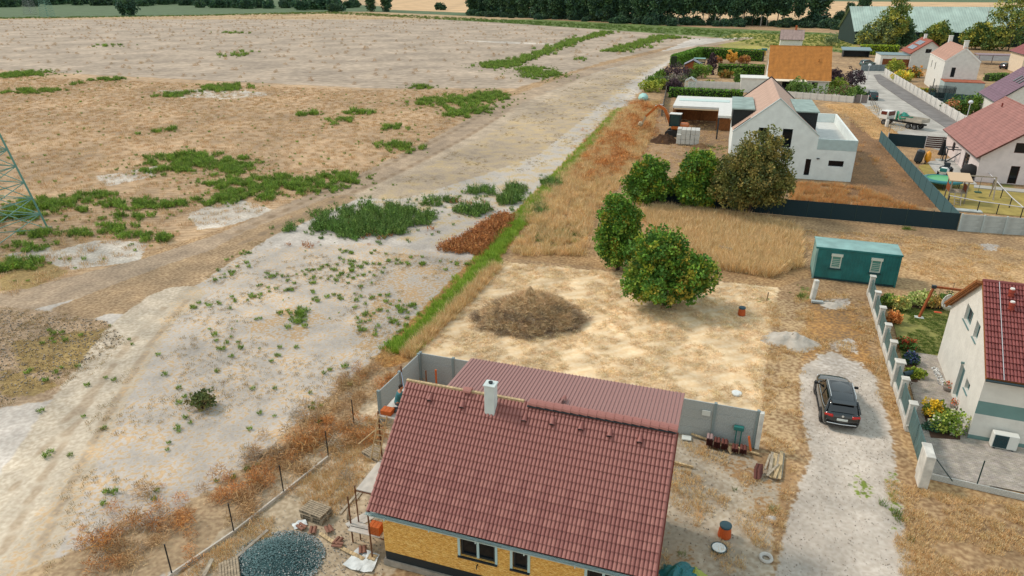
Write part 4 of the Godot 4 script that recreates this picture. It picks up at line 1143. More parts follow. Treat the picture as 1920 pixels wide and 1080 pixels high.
	wall_run(o, Vector3(99.18, 0, -191.97), Vector3(75.74, 0, -115.63), 20, 1.7, 1, ww, mat("wall_white_post", k8(206, 204, 200), .9), .1, .3)
	o = thing("garden_wall", "white pale fence with slender dark stakes by the ochre house", "fence")
	wall_run(o, Vector3(56.53, 0, -153.38), Vector3(69.32, 0, -144.53), 11, 1.3, 1, ww, mat("wall_white_post", k8(206, 204, 200)), .1, .2)
	o = thing("garden_wall", "short dark slatted gate between the white fence and parked car", "gate")
	wall_run(o, Vector3(69.86, 0, -145.23), Vector3(72.04, 0, -143.84), 2, 1.6, 4, mat("gate_grey", k8(120, 112, 110), .7), mat("wall_white_post", k8(206, 204, 200)))
	o = thing("garden_wall", "grey block wall in front of the white garage", "wall")
	wall_run(o, Vector3(97.55, 0, -201.99), Vector3(104.41, 0, -201.99), 5, 1.7, 2, mat("wall_grey", k8(130, 142, 146), .9, 0, mottle, .3), mat("wall_grey_post", k8(120, 132, 136)))
	o = thing("garden_wall", "pale wall behind the greenhouse in the hedged garden", "wall")
	wall_run(o, Vector3(40.85, 0, -165.99), Vector3(51.91, 0, -162.44), 8, 1.8, 1, ww, mat("wall_white_post", k8(206, 204, 200)))
	o = thing("wire_fence", "grey board fence between dry plot and hedged garden", "fence")
	wall_run(o, Vector3(35.53, 0, -164.2), Vector3(27.33, 0, -128.86), 9, 1.3, 2, mat("old_board", k8(150, 142, 130), .9, 0, streak, .4), mat("old_post", k8(120, 112, 104)))
	o = thing("stake_fence", "row of thin stakes beside the street on the bare plot", "fence")
	for i in 14:
		var p := Vector3(72.04, 0, -142.47).lerp(Vector3(62.05, 0, -114.71), i / 13.0)
		b = MB.new(); b.cyl(p, p + Vector3(0, 1.5, 0), .05, .05, 5); obj("stake", b, mat("old_post", k8(120, 112, 104)), o)
	o = thing("garden_wall", "green screen fence beside the white house with annex", "fence")
	wall_run(o, Vector3(85.74, 0, -145.94), Vector3(93.31, 0, -139.8), 7, 2.0, 1, mat("screen_green", k8(44, 78, 82), .8, 0, grain, .4), mat("screen_post", k8(60, 90, 92)))

# ---------------------------------------------------------------- loose things
func lathe(b: MB, at: Vector3, prof: Array, m := 16) -> void:
	var g := []
	for p in prof:
		var l := []
		for i in m:
			var a := TAU * i / m
			l.append(at + Vector3(cos(a) * p[0], p[1], sin(a) * p[0]))
		g.append(l)
	b.grid(g, false, true)

func mound(r: Vector3, sd: int, rough := .25, n := 22) -> MB:
	var b := MB.new()
	var f := noise(sd, 1.2, 4)
	var g := []
	for i in n + 1:
		var l := []
		var t := float(i) / n
		for j in 40:
			var a := TAU * j / 40.0
			var k := 1.0 + rough * f.get_noise_2d(cos(a) * 1.2 + sd, sin(a) * 1.2)
			var x := cos(a) * r.x * t * k; var z := sin(a) * r.z * t * k
			var y := r.y * pow(maxf(0.0, cos(t * PI * .5)), 1.4) * (1.0 + rough * f.get_noise_2d(x * .9, z * .9) * 1.2) + r.y * rough * .35 * f.get_noise_2d(x * 3, z * 3) * (1 - t)
			l.append(Vector3(x, y - .04 * t, z))
		g.append(l)
	b.grid(g, true, true)
	return b

func pallet(at: Vector3, deg: float, label: String, tilt := 0.0, group := "") -> Node3D:
	var o := thing("pallet", label, "pallet", at, deg, group)
	o.rotation.x = tilt
	var m := mat("pallet_wood", k8(186, 168, 142), .9, 0, streak, .6)
	for i in 7:
		var b := MB.new(); b.box(Vector3(0, .133, -.34 + i * .1133), Vector3(1.2, .022, .09)); obj("deck_board", b, m, o)
	for i in 3:
		for k in 3:
			var b := MB.new(); b.box(Vector3(-.53 + k * .53, .062, -.34 + i * .34), Vector3(.14, .078, .1)); obj("block", b, m, o)
		var c := MB.new(); c.box(Vector3(0, .011, -.34 + i * .34), Vector3(1.2, .02, .1)); obj("bottom_board", c, m, o)
		var d := MB.new(); d.box(Vector3(-.53 + i * .53, .111, 0), Vector3(.14, .018, .78)); obj("cross_board", d, m, o)
	return o

func plank(called: String, a: Vector3, d: Vector3, w: float, h: float, m: Material, label: String, group := "") -> Node3D:
	var b := MB.new()
	var mid := (a + d) * .5
	b.bar(a - mid, d - mid, w, h)
	var o := obj(called, b, m)
	o.position = mid
	tag(o, label, "plank", group)
	return o

func build_things() -> void:
	var b: MB; var o: Node3D
	var wood := mat("grey_plank", k8(196, 182, 160), .9, 0, streak, .5)
	var fresh := mat("fresh_timber", k8(224, 196, 150))
	var rust := mat("rusty_tube", k8(120, 76, 46), .7, .2, grain, 1.0)
	var brick := mat("orange_block", k8(206, 104, 40), .85, 0, grain, .8)
	container()
	scaffolds(wood, rust, brick, fresh)
	# pallets and gravel on the left
	pallet(Vector3(-8.82, 0, -24.59), 24, "bottom weathered pallet of the stack beside the wire fence", 0, "stacked pallets by the wire fence")
	pallet(Vector3(-8.82, 0, -24.59) + Vector3(.02, .146, .03), 22, "middle weathered pallet of the stack beside the wire fence", 0, "stacked pallets by the wire fence")
	pallet(Vector3(-8.82, 0, -24.59) + Vector3(-.03, .292, -.02), 26, "topmost weathered pallet of the stack beside the wire fence", 0, "stacked pallets by the wire fence")
	pallet(Vector3(-11.48, 0, -21.24) + Vector3(0, .1, 0), 66, "broken grey pallet leaning on the gravel heap", .16)
	b = mound(Vector3(1.75, .7, 1.55), 4, .06)
	o = obj("gravel_heap", b, mat("gravel_base", k8(80, 116, 118), .95, 0, grain, 2.0)); o.position = Vector3(-9.78, 0, -21.93)
	tag(o, "heap of blue grey gravel beside the broken pallet", "gravel heap")
	plank("plank", Vector3(-12.47, 0.1, -21.03), Vector3(-12.47, 0.12, -21.92), .16, .05, wood, "short pale board lying left of the broken pallet")
	plank("plank", Vector3(-11.56, 0.08, -21.96), Vector3(-10.72, 0.08, -23.63), .14, .06, mat("concrete", k8(160, 152, 140)), "long concrete strip bordering the gravel heap")
	plank("plank", Vector3(-8.39, 0.05, -23.47), Vector3(-7.13, 0.05, -22.53), .16, .05, fresh, "pale board lying between gravel heap and bungalow")
	plank("plank", Vector3(-7.12, 0.08, -22.5), Vector3(-6.18, 0.08, -21.96), .16, .05, fresh, "second pale board leading towards the bungalow corner")
	var shard := mat("tile_shard", k8(150, 104, 84), .8, 0, grain, 1.2)
	for q in [[Vector3(-8.08, 0, -23.42), 30.0], [Vector3(-7.73, 0, -22.83), -20.0], [Vector3(-7.26, 0, -22.58), 80.0], [Vector3(-6.44, 0, -22.22), 12.0], [Vector3(-9.22, 0, -23.59), 50.0], [Vector3(-8.89, 0, -23.39), 5.0]]:
		b = tile_mb(.33, .42)
		o = obj("loose_tile", b, shard); o.transform = Transform3D(Basis(Vector3.UP, deg_to_rad(q[1])) * Basis(Vector3(1, 0, 0), -PI / 2 + .06), q[0] + Vector3(0, .03, 0))
		tag(o, "stray brown roof tile on the dirt beside the gravel heap", "roof tile", "stray tiles by the gravel heap")
	for q in [[Vector3(-6.41, 0, -21.98), .55, .4, 20.0], [Vector3(-5.98, 0, -21.81), .5, .35, -30.0], [Vector3(-9.44, 0, -24.04), .3, .2, 10.0]]:
		b = MB.new()
		var g := []
		for i in 5:
			var l := []
			for j in 5: l.append(Vector3((i - 2) * q[1] * .5, .06 + .05 * sin(i * 2.1 + j * 1.7 + q[3]), (j - 2) * q[2] * .5))
			g.append(l)
		b.grid(g, true)
		o = obj("plastic_sheet", b, mat("plastic_sheet", k8(206, 212, 212), .5)); o.position = q[0]; o.rotation.y = q[3]
		tag(o, "crumpled pale foil scrap on the dirt left of the bungalow", "foil", "foil scraps left of the bungalow")
	# right of the bungalow
	var tl := mat("stack_tile", k8(118, 66, 56), .7, 0, grain, 1.2)
	var tl2 := mat("stack_tile_light", k8(176, 148, 146), .7, 0, grain, 1.2)
	var tb := tile_mb(.33, .42)
	var k := 0
	for q in [[1329,836,10,"mauve topped stack of roof tiles against the concrete wall"], [1343,840,8,"brown tile stack right of the mauve topped one"], [1357,843,8,"third brown tile stack along the concrete wall"], [1377,848,5,"narrow brown tile stack beside pale boards"], [1392,851,6,"last tile stack before the white end post"]]:
		o = thing("tile_stack", q[3], "tile stack", Vector3.ZERO, 18)
		o.position = [Vector3(10.25, 0, -29.81), Vector3(10.59, 0, -29.63), Vector3(10.94, 0, -29.49), Vector3(11.43, 0, -29.27), Vector3(11.8, 0, -29.14)][k]
		for i in q[2]:
			inst("tile", tb.mesh(tl2 if k == 0 and i > 7 else tl), o).transform = Transform3D(Basis(Vector3(1, 0, 0), -PI / 2 + .12), Vector3(-.16 + rng.randf() * .02, .05 + i * .05, .2))
		k += 1
	plank("plank", Vector3(9.51, 0.2, -30.61), Vector3(10.27, 0.1, -30.23), .14, .05, fresh, "orange board slanting beside the mauve tile stack")
	plank("plank", Vector3(11.1, 0.25, -29.38), Vector3(11.24, 0.05, -29.12), .18, .05, fresh, "short yellow board leaning between tile stacks")
	plank("plank", Vector3(11.6, 0.35, -29.25), Vector3(11.54, 0.05, -29.12), .14, .05, fresh, "pale board standing left of the last tile stack")
	plank("plank", Vector3(12.09, 0.9, -29.4), Vector3(12.25, 0.05, -29.2), .12, .05, mat("orange_wood", k8(196, 98, 44), .8), "orange red board leaning on the concrete wall end")
	plank("plank", Vector3(12.17, 0.1, -29.23), Vector3(12.61, 0.08, -28.99), .12, .08, fresh, "short beam lying at the foot of the white end post")
	plank("plank", Vector3(8.08, 0.08, -28.38), Vector3(9, 0.08, -27.96), .1, .1, fresh, "lone pale beam on the dirt right of the bungalow")
	b = MB.new(); b.cbox(Vector3(0, .06, 0), Vector3(.5, .1, .38), .02); o = obj("white_box", b, mat("plate_white", k8(206, 212, 208))); o.position = Vector3(9.23, 0, -30.41); o.rotation.y = -.25; tag(o, "flat white box on the dirt beside the ribbed roof", "box")
	# planks heaped beside brown tiles
	var pg := "planks heaped beside the brown tiles"
	for q in [[Vector3(12.46, 0.1, -27.25), Vector3(13.33, 0.12, -29.11), .16], [Vector3(12.6, 0.1, -27.13), Vector3(13.46, 0.12, -29.02), .2], [Vector3(12.75, 0.1, -27.05), Vector3(13.58, 0.1, -28.96), .18], [Vector3(12.92, 0.12, -27.02), Vector3(13.81, 0.14, -29.17), .16], [Vector3(12.42, 0.2, -27.65), Vector3(13.11, 0.16, -28.88), .1], [Vector3(12.52, 0.24, -27.27), Vector3(13.13, 0.2, -28.66), .14], [Vector3(13.07, 0.05, -27.19), Vector3(13.91, 0.05, -29.12), .12], [Vector3(12.67, 0.2, -27), Vector3(13.32, 0.22, -28.12), .14], [Vector3(12.3, 0.3, -27.04), Vector3(13.21, 0.26, -27.98), .1]]:
		plank("plank", q[0], q[1], q[2], .04, wood if rng.randf() < .6 else fresh, "weathered plank in the heap beside the dark tile pack", pg)
	o = thing("tile_stack", "dark red tile pack leaning beside the plank heap", "tile stack", Vector3(11.9, 0, -27.25), 30)
	for i in 6: inst("tile", tb.mesh(tl), o).transform = Transform3D(Basis(Vector3.UP, .3) * Basis(Vector3(1, 0, 0), -.7), Vector3(-.1, .05, -.3 + i * .1))
	# shaft tubes and lids
	var orange := mat("orange_plastic", k8(206, 92, 34), .5, 0, grain, .8)
	var lid := mat("dark_lid", k8(36, 70, 80), .5)
	k = 0
	for q in [[Vector3(9.26, 0, -23.39), 1.0, "orange shaft tube with dark lid on the dirt"], [Vector3(16.71, 0, -45.5), .95, "orange shaft tube with dark lid standing in the mown plot"]]:
		o = thing("shaft_tube", q[2], "shaft tube", q[0])
		b = MB.new(); lathe(b, Vector3.ZERO, [[.29 * q[1], 0.0], [.26 * q[1], .35], [.22 * q[1], .52]]); obj("tube", b, orange, o)
		b = MB.new(); lathe(b, Vector3.ZERO, [[.24 * q[1], .5], [.26 * q[1], .53], [.26 * q[1], .6], [.2 * q[1], .63], [.0, .63]]); obj("lid", b, lid, o)
	o = thing("manhole_lid", "white round lid with dark rim below the orange shaft tube", "lid", Vector3(8.81, 0, -22.61))
	b = MB.new(); lathe(b, Vector3.ZERO, [[.34, -.02], [.34, .08], [.3, .09], [.3, .06]], 20); obj("rim", b, lid, o)
	b = MB.new(); lathe(b, Vector3.ZERO, [[.3, .05], [.28, .085], [.0, .09]], 20); obj("cover", b, mat("lid_white", k8(214, 220, 220), .5), o)
	o = thing("manhole_lid", "pale round lid lying in the mown plot near the wall", "lid", Vector3(13.2, 0, -34.85))
	b = MB.new(); lathe(b, Vector3.ZERO, [[.3, -.02], [.3, .07], [.24, .1], [.0, .11]], 18); obj("cover", b, mat("lid_white", k8(214, 220, 220)), o)
	b = MB.new(); lathe(b, Vector3.ZERO, [[.15, .02], [.2, .1], [.27, .11], [.3, .03], [.27, -.02]], 18); o = obj("concrete_ring", b, mat("ring_grey", k8(186, 184, 178), .9)); o.position = Vector3(10.63, 0, -22.07); tag(o, "pale ring on the dirt by the driveway edge", "ring")
	b = mound(Vector3(.32, .12, .25), 31, .4, 8); o = obj("rubble", b, mat("stone_pale", k8(196, 190, 182), .95, 0, mottle, .6)); o.position = Vector3(11.67, 0, -24.45); tag(o, "small pale rubble piece with rusty scraps on dirt", "rubble")
	b = mound(Vector3(.9, .55, .8), 17, .6); o = obj("tarpaulin", b, mat("tarp_teal", k8(26, 108, 116), .5)); o.position = Vector3(6.75, 0, -21.07); tag(o, "crumpled teal tarpaulin at the bungalow's right corner", "tarpaulin")
	b = mound(Vector3(.45, .25, .4), 19, .6); o = obj("tarpaulin", b, mat("tarp_lime", k8(150, 160, 70), .5)); o.position = Vector3(7.44, 0, -21.24); tag(o, "crumpled lime green sheet beside the teal tarpaulin", "tarpaulin")
	# heaps on the bare plots
	var dirt := mat("sand_heap", k8(196, 188, 176), 1, 0, mottle, .5, .5)
	b = mound(Vector3(1.9, .55, 1.3), 6, .4); o = obj("sand_heap", b, dirt); o.position = Vector3(18.83, 0, -41.38); o.rotation.y = -.3; tag(o, "low heap of pale sand at the corner of mown plot", "sand heap")
	b = mound(Vector3(.9, .16, .7), 9, .4); o = obj("sand_heap", b, dirt); o.position = Vector3(24.09, 0, -47.16); tag(o, "flat pale sand patch beside the pillar fence", "sand heap")
	b = MB.new(); b.cbox(Vector3(0, .8, 0), Vector3(.34, 1.6, .34), .04, Basis(Vector3(0, 0, 1), -.06)); o = obj("concrete_post", b, mat("end_post", k8(222, 222, 216))); o.position = Vector3(22.99, 0, -48.22); tag(o, "lone white concrete post before the green cabin", "post")
	b = MB.new(); b.cbox(Vector3(0, .1, 0), Vector3(.85, .18, .3), .02); o = obj("concrete_slab", b, mat("fence_concrete", k8(188, 196, 196))); o.position = Vector3(23.04, 0, -47.54); o.rotation.y = -.25; tag(o, "short concrete slab lying beside the lone white post", "slab")
	b = MB.new(); b.cyl(Vector3.ZERO, Vector3(.05, .8, 0), .06, .05, 7); o = obj("wooden_stake", b, mat("grey_stake", k8(150, 130, 104), .9)); o.position = Vector3(19.28, 0, -47.73); tag(o, "short wooden stake at the top corner of mown plot", "stake")
	o = pallet(Vector3(18.89, 0, -57.7) + Vector3(0, .35, 0), 40, "old pallet leaning in the tall straw grass", .9)
	# haystack of branches
	b = mound(Vector3(3.9, 2.05, 2.9), 12, .3); o = obj("brush_heap", b, mat("brush_core", k8(190, 156, 114), 1, 0, grain, .8)); o.position = Vector3(1.34, 0, -44.8); tag(o, "big heap of dry hay and twigs on the mown plot", "hay heap")
	garden_things(wood)
	vehicles()
	pylons()

func container() -> void:
	var o := thing("site_cabin", "teal green container cabin with two barred windows", "container", Vector3(24.59, 0, -52.47), 18.8)
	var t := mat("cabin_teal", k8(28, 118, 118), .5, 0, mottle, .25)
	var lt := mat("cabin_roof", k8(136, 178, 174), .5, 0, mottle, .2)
	var dk := mat("cabin_dark", k8(18, 60, 66), .5)
	var gl := mat("cabin_pane", k8(96, 150, 140), .15)
	var wt := mat("cabin_white", k8(206, 212, 200), .6)
	var L := 6.15; var D := 2.5; var h := 2.62
	var b := MB.new()
	var holes := [Rect2(1.2, 1.05, .75, 1.1), Rect2(4.1, 1.05, .75, 1.1)]
	var F := frame_at(Vector3(0, 0, 0), Vector3(0, 0, 1))
	b.wall(F, rect(0, .12, L, h), holes, .1); obj("front_wall", b, t, o)
	b = MB.new(); b.box(Vector3(L / 2, (h + .12) / 2, -D + .03), Vector3(L - .02, h - .12, .06)); obj("back_wall", b, t, o)
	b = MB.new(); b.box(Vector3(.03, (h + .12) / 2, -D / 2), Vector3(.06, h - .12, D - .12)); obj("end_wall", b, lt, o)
	b = MB.new(); b.box(Vector3(L - .03, (h + .12) / 2, -D / 2), Vector3(.06, h - .12, D - .12)); obj("end_wall", b, t, o)
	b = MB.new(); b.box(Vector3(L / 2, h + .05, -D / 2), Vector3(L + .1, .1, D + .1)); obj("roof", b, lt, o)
	for z in [.06, -D - .06]:
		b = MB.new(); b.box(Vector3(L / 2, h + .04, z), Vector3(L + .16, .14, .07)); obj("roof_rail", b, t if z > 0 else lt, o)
	b = MB.new(); b.box(Vector3(L / 2, .08, -D / 2), Vector3(L, .16, D)); obj("floor_frame", b, dk, o)
	for x in [.05, L - .05]:
		for z in [.02, -D - .02]:
			b = MB.new(); b.box(Vector3(x, h / 2, z), Vector3(.14, h, .08)); obj("corner_post", b, t if x > 1 else lt, o)
	for i in 24:
		var x := .3 + i * .24
		if (x > 1.1 and x < 2.05) or (x > 4.0 and x < 4.95): continue
		b = MB.new(); b.box(Vector3(x, 1.36, .012), Vector3(.05, 2.3, .025)); obj("wall_rib", b, t, o)
	for q in holes:
		var w := window(o, F, q, 1, wt, gl, .04, .08)
		b = MB.new(); b.box(F * Vector3(q.get_center().x, q.end.y + .02, .05), Vector3(q.size.x + .1, .22, .1)); obj("shutter_box", b, wt, w)
		for i in 5:
			b = MB.new(); b.box(F * Vector3(q.get_center().x, q.position.y + .15 + i * .15, .03), Vector3(q.size.x, .025, .02)); obj("bar", b, wt, w)
		b = MB.new(); b.box(F * Vector3(q.get_center().x, q.position.y - .05, .07), Vector3(q.size.x + .16, .05, .16)); obj("sill", b, dk, w)

func scaffolds(wood: Material, rust: Material, brick: Material, fresh: Material) -> void:
	var o := thing("scaffold", "high scaffold deck beside the bungalow gable carrying the worker", "scaffold", Vector3(-5.7, 0, -21.44), 18.2)
	var pale := mat("deck_board", k8(206, 202, 194), .9, 0, mottle, .4)
	var b: MB
	for i in 4:
		b = MB.new(); b.box(Vector3(-1.16 + i * .3, 4.88, -4.9), Vector3(.29, .05, 2.5)); obj("deck_plank", b, pale, o)
	for p in [Vector3(-1.36, 0, -3.75), Vector3(-1.36, 0, -6.1), Vector3(-.12, 0, -6.1)]:
		b = MB.new(); b.cyl(p, p + Vector3(0, 6.0 if p.z < -5 else 5.05, 0), .035, .035, 7); obj("pole", b, rust, o)
	b = MB.new(); b.cyl(Vector3(-1.36, 4.82, -3.72), Vector3(-1.36, 4.82, -6.2), .03, .03, 6); obj("ledger", b, rust, o)
	b = MB.new(); b.cyl(Vector3(-1.4, 4.8, -3.78), Vector3(.3, 4.8, -3.78), .03, .03, 6); obj("ledger", b, rust, o)
	b = MB.new(); b.cyl(Vector3(-2.4, 3.2, -3.6), Vector3(-1.3, 4.3, -3.8), .03, .03, 6); obj("brace", b, fresh, o)
	b = MB.new(); b.cyl(Vector3(-1.36, 5.7, -6.1), Vector3(-.3, 5.2, -4.4), .02, .02, 6); obj("guard_rail", b, mat("rail_blue", k8(120, 140, 160), .5), o)
	o = thing("scaffold", "low scaffold with pale sheet deck at the bungalow's eaves", "scaffold", Vector3(-5.7, 0, -21.44), 18.2)
	b = MB.new(); b.box(Vector3(-.72, 2.68, -2.45), Vector3(1.2, .04, 2.1)); obj("deck_sheet", b, pale, o)
	for p in [Vector3(-1.34, 0, -1.35), Vector3(-1.34, 0, -3.5)]:
		b = MB.new(); b.cyl(p, p + Vector3(0, 2.9, 0), .03, .03, 7); obj("pole", b, rust, o)
	b = MB.new(); b.cyl(Vector3(-1.34, 2.62, -1.3), Vector3(-1.34, 2.62, -3.6), .03, .03, 6); obj("ledger", b, rust, o)
	b = MB.new(); b.cyl(Vector3(-1.4, 2.62, -1.4), Vector3(.3, 2.62, -1.4), .03, .03, 6); obj("ledger", b, rust, o)
	o = thing("trestle", "low trestle of rusty poles and pale planks at the bungalow corner", "trestle", Vector3(-5.7, 0, -21.44), 18.2)
	for q in [[Vector3(-1.7, .98, -1.0), Vector3(-1.0, .98, -2.4)], [Vector3(-1.4, .98, -.95), Vector3(-.7, .98, -2.35)], [Vector3(-1.6, 1.02, -1.1), Vector3(-.05, 1.02, -1.15)], [Vector3(-1.5, 1.02, -.86), Vector3(0.0, 1.02, -.9)]]:
		b = MB.new(); b.bar(q[0], q[1], .28, .04); obj("plank", b, pale, o)
	for p in [Vector3(-1.59, 0, -1.13), Vector3(-.33, 0, -.55), Vector3(-1.3, 0, -2.3)]:
		b = MB.new(); b.cyl(p, p + Vector3(0, 2.45 if p.z > -2 else 1.0, 0), .035, .035, 7); obj("pole", b, rust, o)
	b = MB.new(); b.box(Vector3(-.33, .06, -.55), Vector3(.35, .1, .3)); obj("foot_block", b, fresh, o)
	b = MB.new(); b.cyl(Vector3(-1.7, .93, -1.0), Vector3(.2, .93, -.8), .03, .03, 6); obj("ledger", b, rust, o)
	var house := Transform3D(Basis(Vector3.UP, deg_to_rad(-18.2)), Vector3(-5.7, 0, -21.44))
	for q in [[Vector3(-.3, 1.04, -1.0), "orange clay block pack on the low trestle planks", 2], [Vector3(-1.0, 4.905, -3.95), "orange clay blocks on the high scaffold deck", 1]]:
		o = thing("brick_stack", q[1], "bricks", house * q[0], 18.2)
		for y in q[2]:
			for i in 3:
				b = MB.new(); b.cbox(Vector3((i - 1) * .17, .11 + y * .215, 0), Vector3(.165, .21, .4), .008); obj("brick", b, brick, o)
	# ladder between the two decks
	o = thing("ladder", "pale wooden ladder rising to the high scaffold deck", "ladder")
	var l0 := house * Vector3(-1.62, 2.72, -3.62); var l1 := house * Vector3(-1.12, 5.35, -3.62)
	var sd := house.basis * Vector3(0, 0, 1) * .2
	sd = house.basis * Vector3(.38, 0, 0) * .5
	l0 = house * Vector3(-1.5, 2.72, -3.35); l1 = house * Vector3(-1.05, 5.0, -3.62)
	for s in [-1, 1]:
		b = MB.new(); b.bar(l0 + sd * s, l1 + sd * s, .07, .05); obj("rail", b, fresh, o)
	for i in 8:
		var p := l0.lerp(l1, (i + .5) / 8.0)
		b = MB.new(); b.bar(p - sd, p + sd, .035, .05); obj("rung", b, fresh, o)
	pallet(house * Vector3(-1.7, 2.55, -3.9), 40, "pale pallet bridging the scaffold below the ladder")
	plank("plank", house * Vector3(-2.2, .9, -2.6), house * Vector3(-2.05, 1.2, -4.0), .12, .1, wood, "weathered beam on posts left of the low scaffold")
	plank("plank", house * Vector3(-2.6, .6, -1.9), house * Vector3(-2.35, .9, -3.1), .12, .1, wood, "lower weathered beam left of the low scaffold")
	plank("plank", house * Vector3(-2.05, 0, -4.0), house * Vector3(-2.05, 1.15, -4.0), .09, .09, wood, "upright carrying the weathered beam beside dry grass")
	plank("plank", house * Vector3(-2.55, 0, -2.3), house * Vector3(-2.45, .7, -2.4), .09, .09, wood, "short upright under the lower weathered beam")
	# timber stored in the corner of the wall
	for i in 5: plank("plank", house * Vector3(-3.9 + i * .05, .1 + .08 * (i % 2), -13.2 + i * .22), house * Vector3(1.2, .1 + .08 * (i % 2), -13.2 + i * .22), .2, .08, mat("orange_wood", k8(196, 98, 44)), "orange board stored in the corner of the concrete wall", "boards stored in the wall corner")
	plank("plank", house * Vector3(-2.9, 0, -13.0), house * Vector3(-2.9, 1.7, -13.0), .1, .1, mat("orange_wood", k8(196, 98, 44)), "upright orange post inside the concrete wall corner")
	person(house)

# ---------------------------------------------------------------- a worker kneeling on the deck
func smin(a: float, d: float, k: float) -> float:
	var h := maxf(k - absf(a - d), 0.0) / k
	return minf(a, d) - h * h * k * .25

func blob(out: MB, bones: Array, cell: float, k: float, colf: Callable) -> void:
	var lo := Vector3.ONE * 1e9; var hi := -lo
	for q in bones:
		for e in 2:
			var r: Vector3 = Vector3.ONE * (q[2 + e] + k + cell * 2)
			lo = lo.min(q[e] - r); hi = hi.max(q[e] + r)
	var n := Vector3i(((hi - lo) / cell).ceil()) + Vector3i.ONE
	var f := PackedFloat32Array(); f.resize(n.x * n.y * n.z); f.fill(1.0)
	for q in bones:
		var m: float = maxf(q[2], q[3]) + k + cell * 1.5
		var a: Vector3 = q[0]; var d: Vector3 = q[1] - q[0]
		var dl := maxf(d.length_squared(), 1e-8)
		var i0 := Vector3i(((a.min(q[1]) - Vector3.ONE * m - lo) / cell).floor()).clamp(Vector3i.ZERO, n - Vector3i.ONE)
		var i1 := Vector3i(((a.max(q[1]) + Vector3.ONE * m - lo) / cell).ceil()).clamp(Vector3i.ZERO, n - Vector3i.ONE)
		for z in range(i0.z, i1.z + 1):
			for y in range(i0.y, i1.y + 1):
				for x in range(i0.x, i1.x + 1):
					var p := lo + Vector3(x, y, z) * cell - a
					var t := clampf(p.dot(d) / dl, 0, 1)
					var v: float = (p - d * t).length() - lerpf(q[2], q[3], t)
					var ix := (z * n.y + y) * n.x + x
					f[ix] = smin(f[ix], v, k)
	var vi := {}
	var pts := PackedVector3Array()
	var st := [1, n.x, n.x * n.y]
	for z in n.z - 1:
		for y in n.y - 1:
			for x in n.x - 1:
				var ix: int = (z * n.y + y) * n.x + x
				var s := Vector3.ZERO; var c := 0
				var f0 := f[ix]
				var any := false
				for e in 8:
					if (f[ix + (e & 1) + ((e >> 1) & 1) * n.x + (e >> 2) * n.x * n.y] < 0) != (f0 < 0): any = true; break
				if not any: continue
				for ax in 3:
					for e in 4:
						var o := Vector3i.ZERO
						o[(ax + 1) % 3] = e & 1; o[(ax + 2) % 3] = e >> 1
						var ia: int = ix + o.x + o.y * n.x + o.z * n.x * n.y
						var fa := f[ia]; var fb := f[ia + st[ax]]
						if (fa < 0) != (fb < 0):
							var w := Vector3(o); w[ax] += fa / (fa - fb); s += w; c += 1
				vi[ix] = pts.size()
				pts.append(lo + (Vector3(x, y, z) + s / c) * cell)
	var nr := PackedVector3Array(); nr.resize(pts.size())
	var tris := PackedInt32Array()
	for z in range(1, n.z - 1):
		for y in range(1, n.y - 1):
			for x in range(1, n.x - 1):
				var ix: int = (z * n.y + y) * n.x + x
				for ax in 3:
					var fa := f[ix]; var fb := f[ix + st[ax]]
					if (fa < 0) == (fb < 0): continue
					var s1: int = st[(ax + 1) % 3]; var s2: int = st[(ax + 2) % 3]
					var q := [vi.get(ix - s1 - s2, -1), vi.get(ix - s2, -1), vi.get(ix, -1), vi.get(ix - s1, -1)]
					if q.has(-1): continue
					if fa < 0: q.reverse()
					tris.append_array([q[0], q[1], q[2], q[0], q[2], q[3]])
	for i in range(0, tris.size(), 3):
		var kk := -(pts[tris[i + 1]] - pts[tris[i]]).cross(pts[tris[i + 2]] - pts[tris[i]])
		for e in 3: nr[tris[i + e]] += kk
	for i in range(0, tris.size(), 3):
		var cc: Vector3 = (pts[tris[i]] + pts[tris[i + 1]] + pts[tris[i + 2]]) / 3.0
		out.col = colf.call(cc)
		out.trin(pts[tris[i]], pts[tris[i + 1]], pts[tris[i + 2]], nr[tris[i]].normalized(), nr[tris[i + 1]].normalized(), nr[tris[i + 2]].normalized())

func hand(out: MB, w: Vector3, dir: Vector3, palm: Vector3, skin: Color) -> void:
	# palm, four fingers of different length and a thumb, slightly curled; palm is the way the palm faces
	var x := dir.cross(palm).normalized(); palm = x.cross(dir).normalized()
	var bs := [[w, w + dir * .05, .026, .03], [w + dir * .03 + x * .02, w + dir * .085 + x * .026, .02, .017], [w + dir * .03 - x * .02, w + dir * .085 - x * .026, .02, .017]]
	blob(out, bs, .007, .012, func(_p): return skin)
	var len := [.072, .082, .078, .06]
	for i in 4:
		var r := w + dir * .08 + x * (.03 - i * .02)
		var a: Vector3 = r + (dir + palm * .3).normalized() * len[i] * .5
		var c: Vector3 = a + (dir * .6 + palm * .8).normalized() * len[i] * .5
		blob(out, [[r, a, .0095, .009], [a, c, .009, .0075]], .005, .004, func(_p): return skin)
	var t0 := w + dir * .025 + x * .03; var t1 := t0 + (dir * .6 + x * .8).normalized() * .04; var t2 := t1 + (dir * .9 + palm * .4).normalized() * .03
	blob(out, [[t0, t1, .012, .0105], [t1, t2, .0105, .0085]], .005, .005, func(_p): return skin)

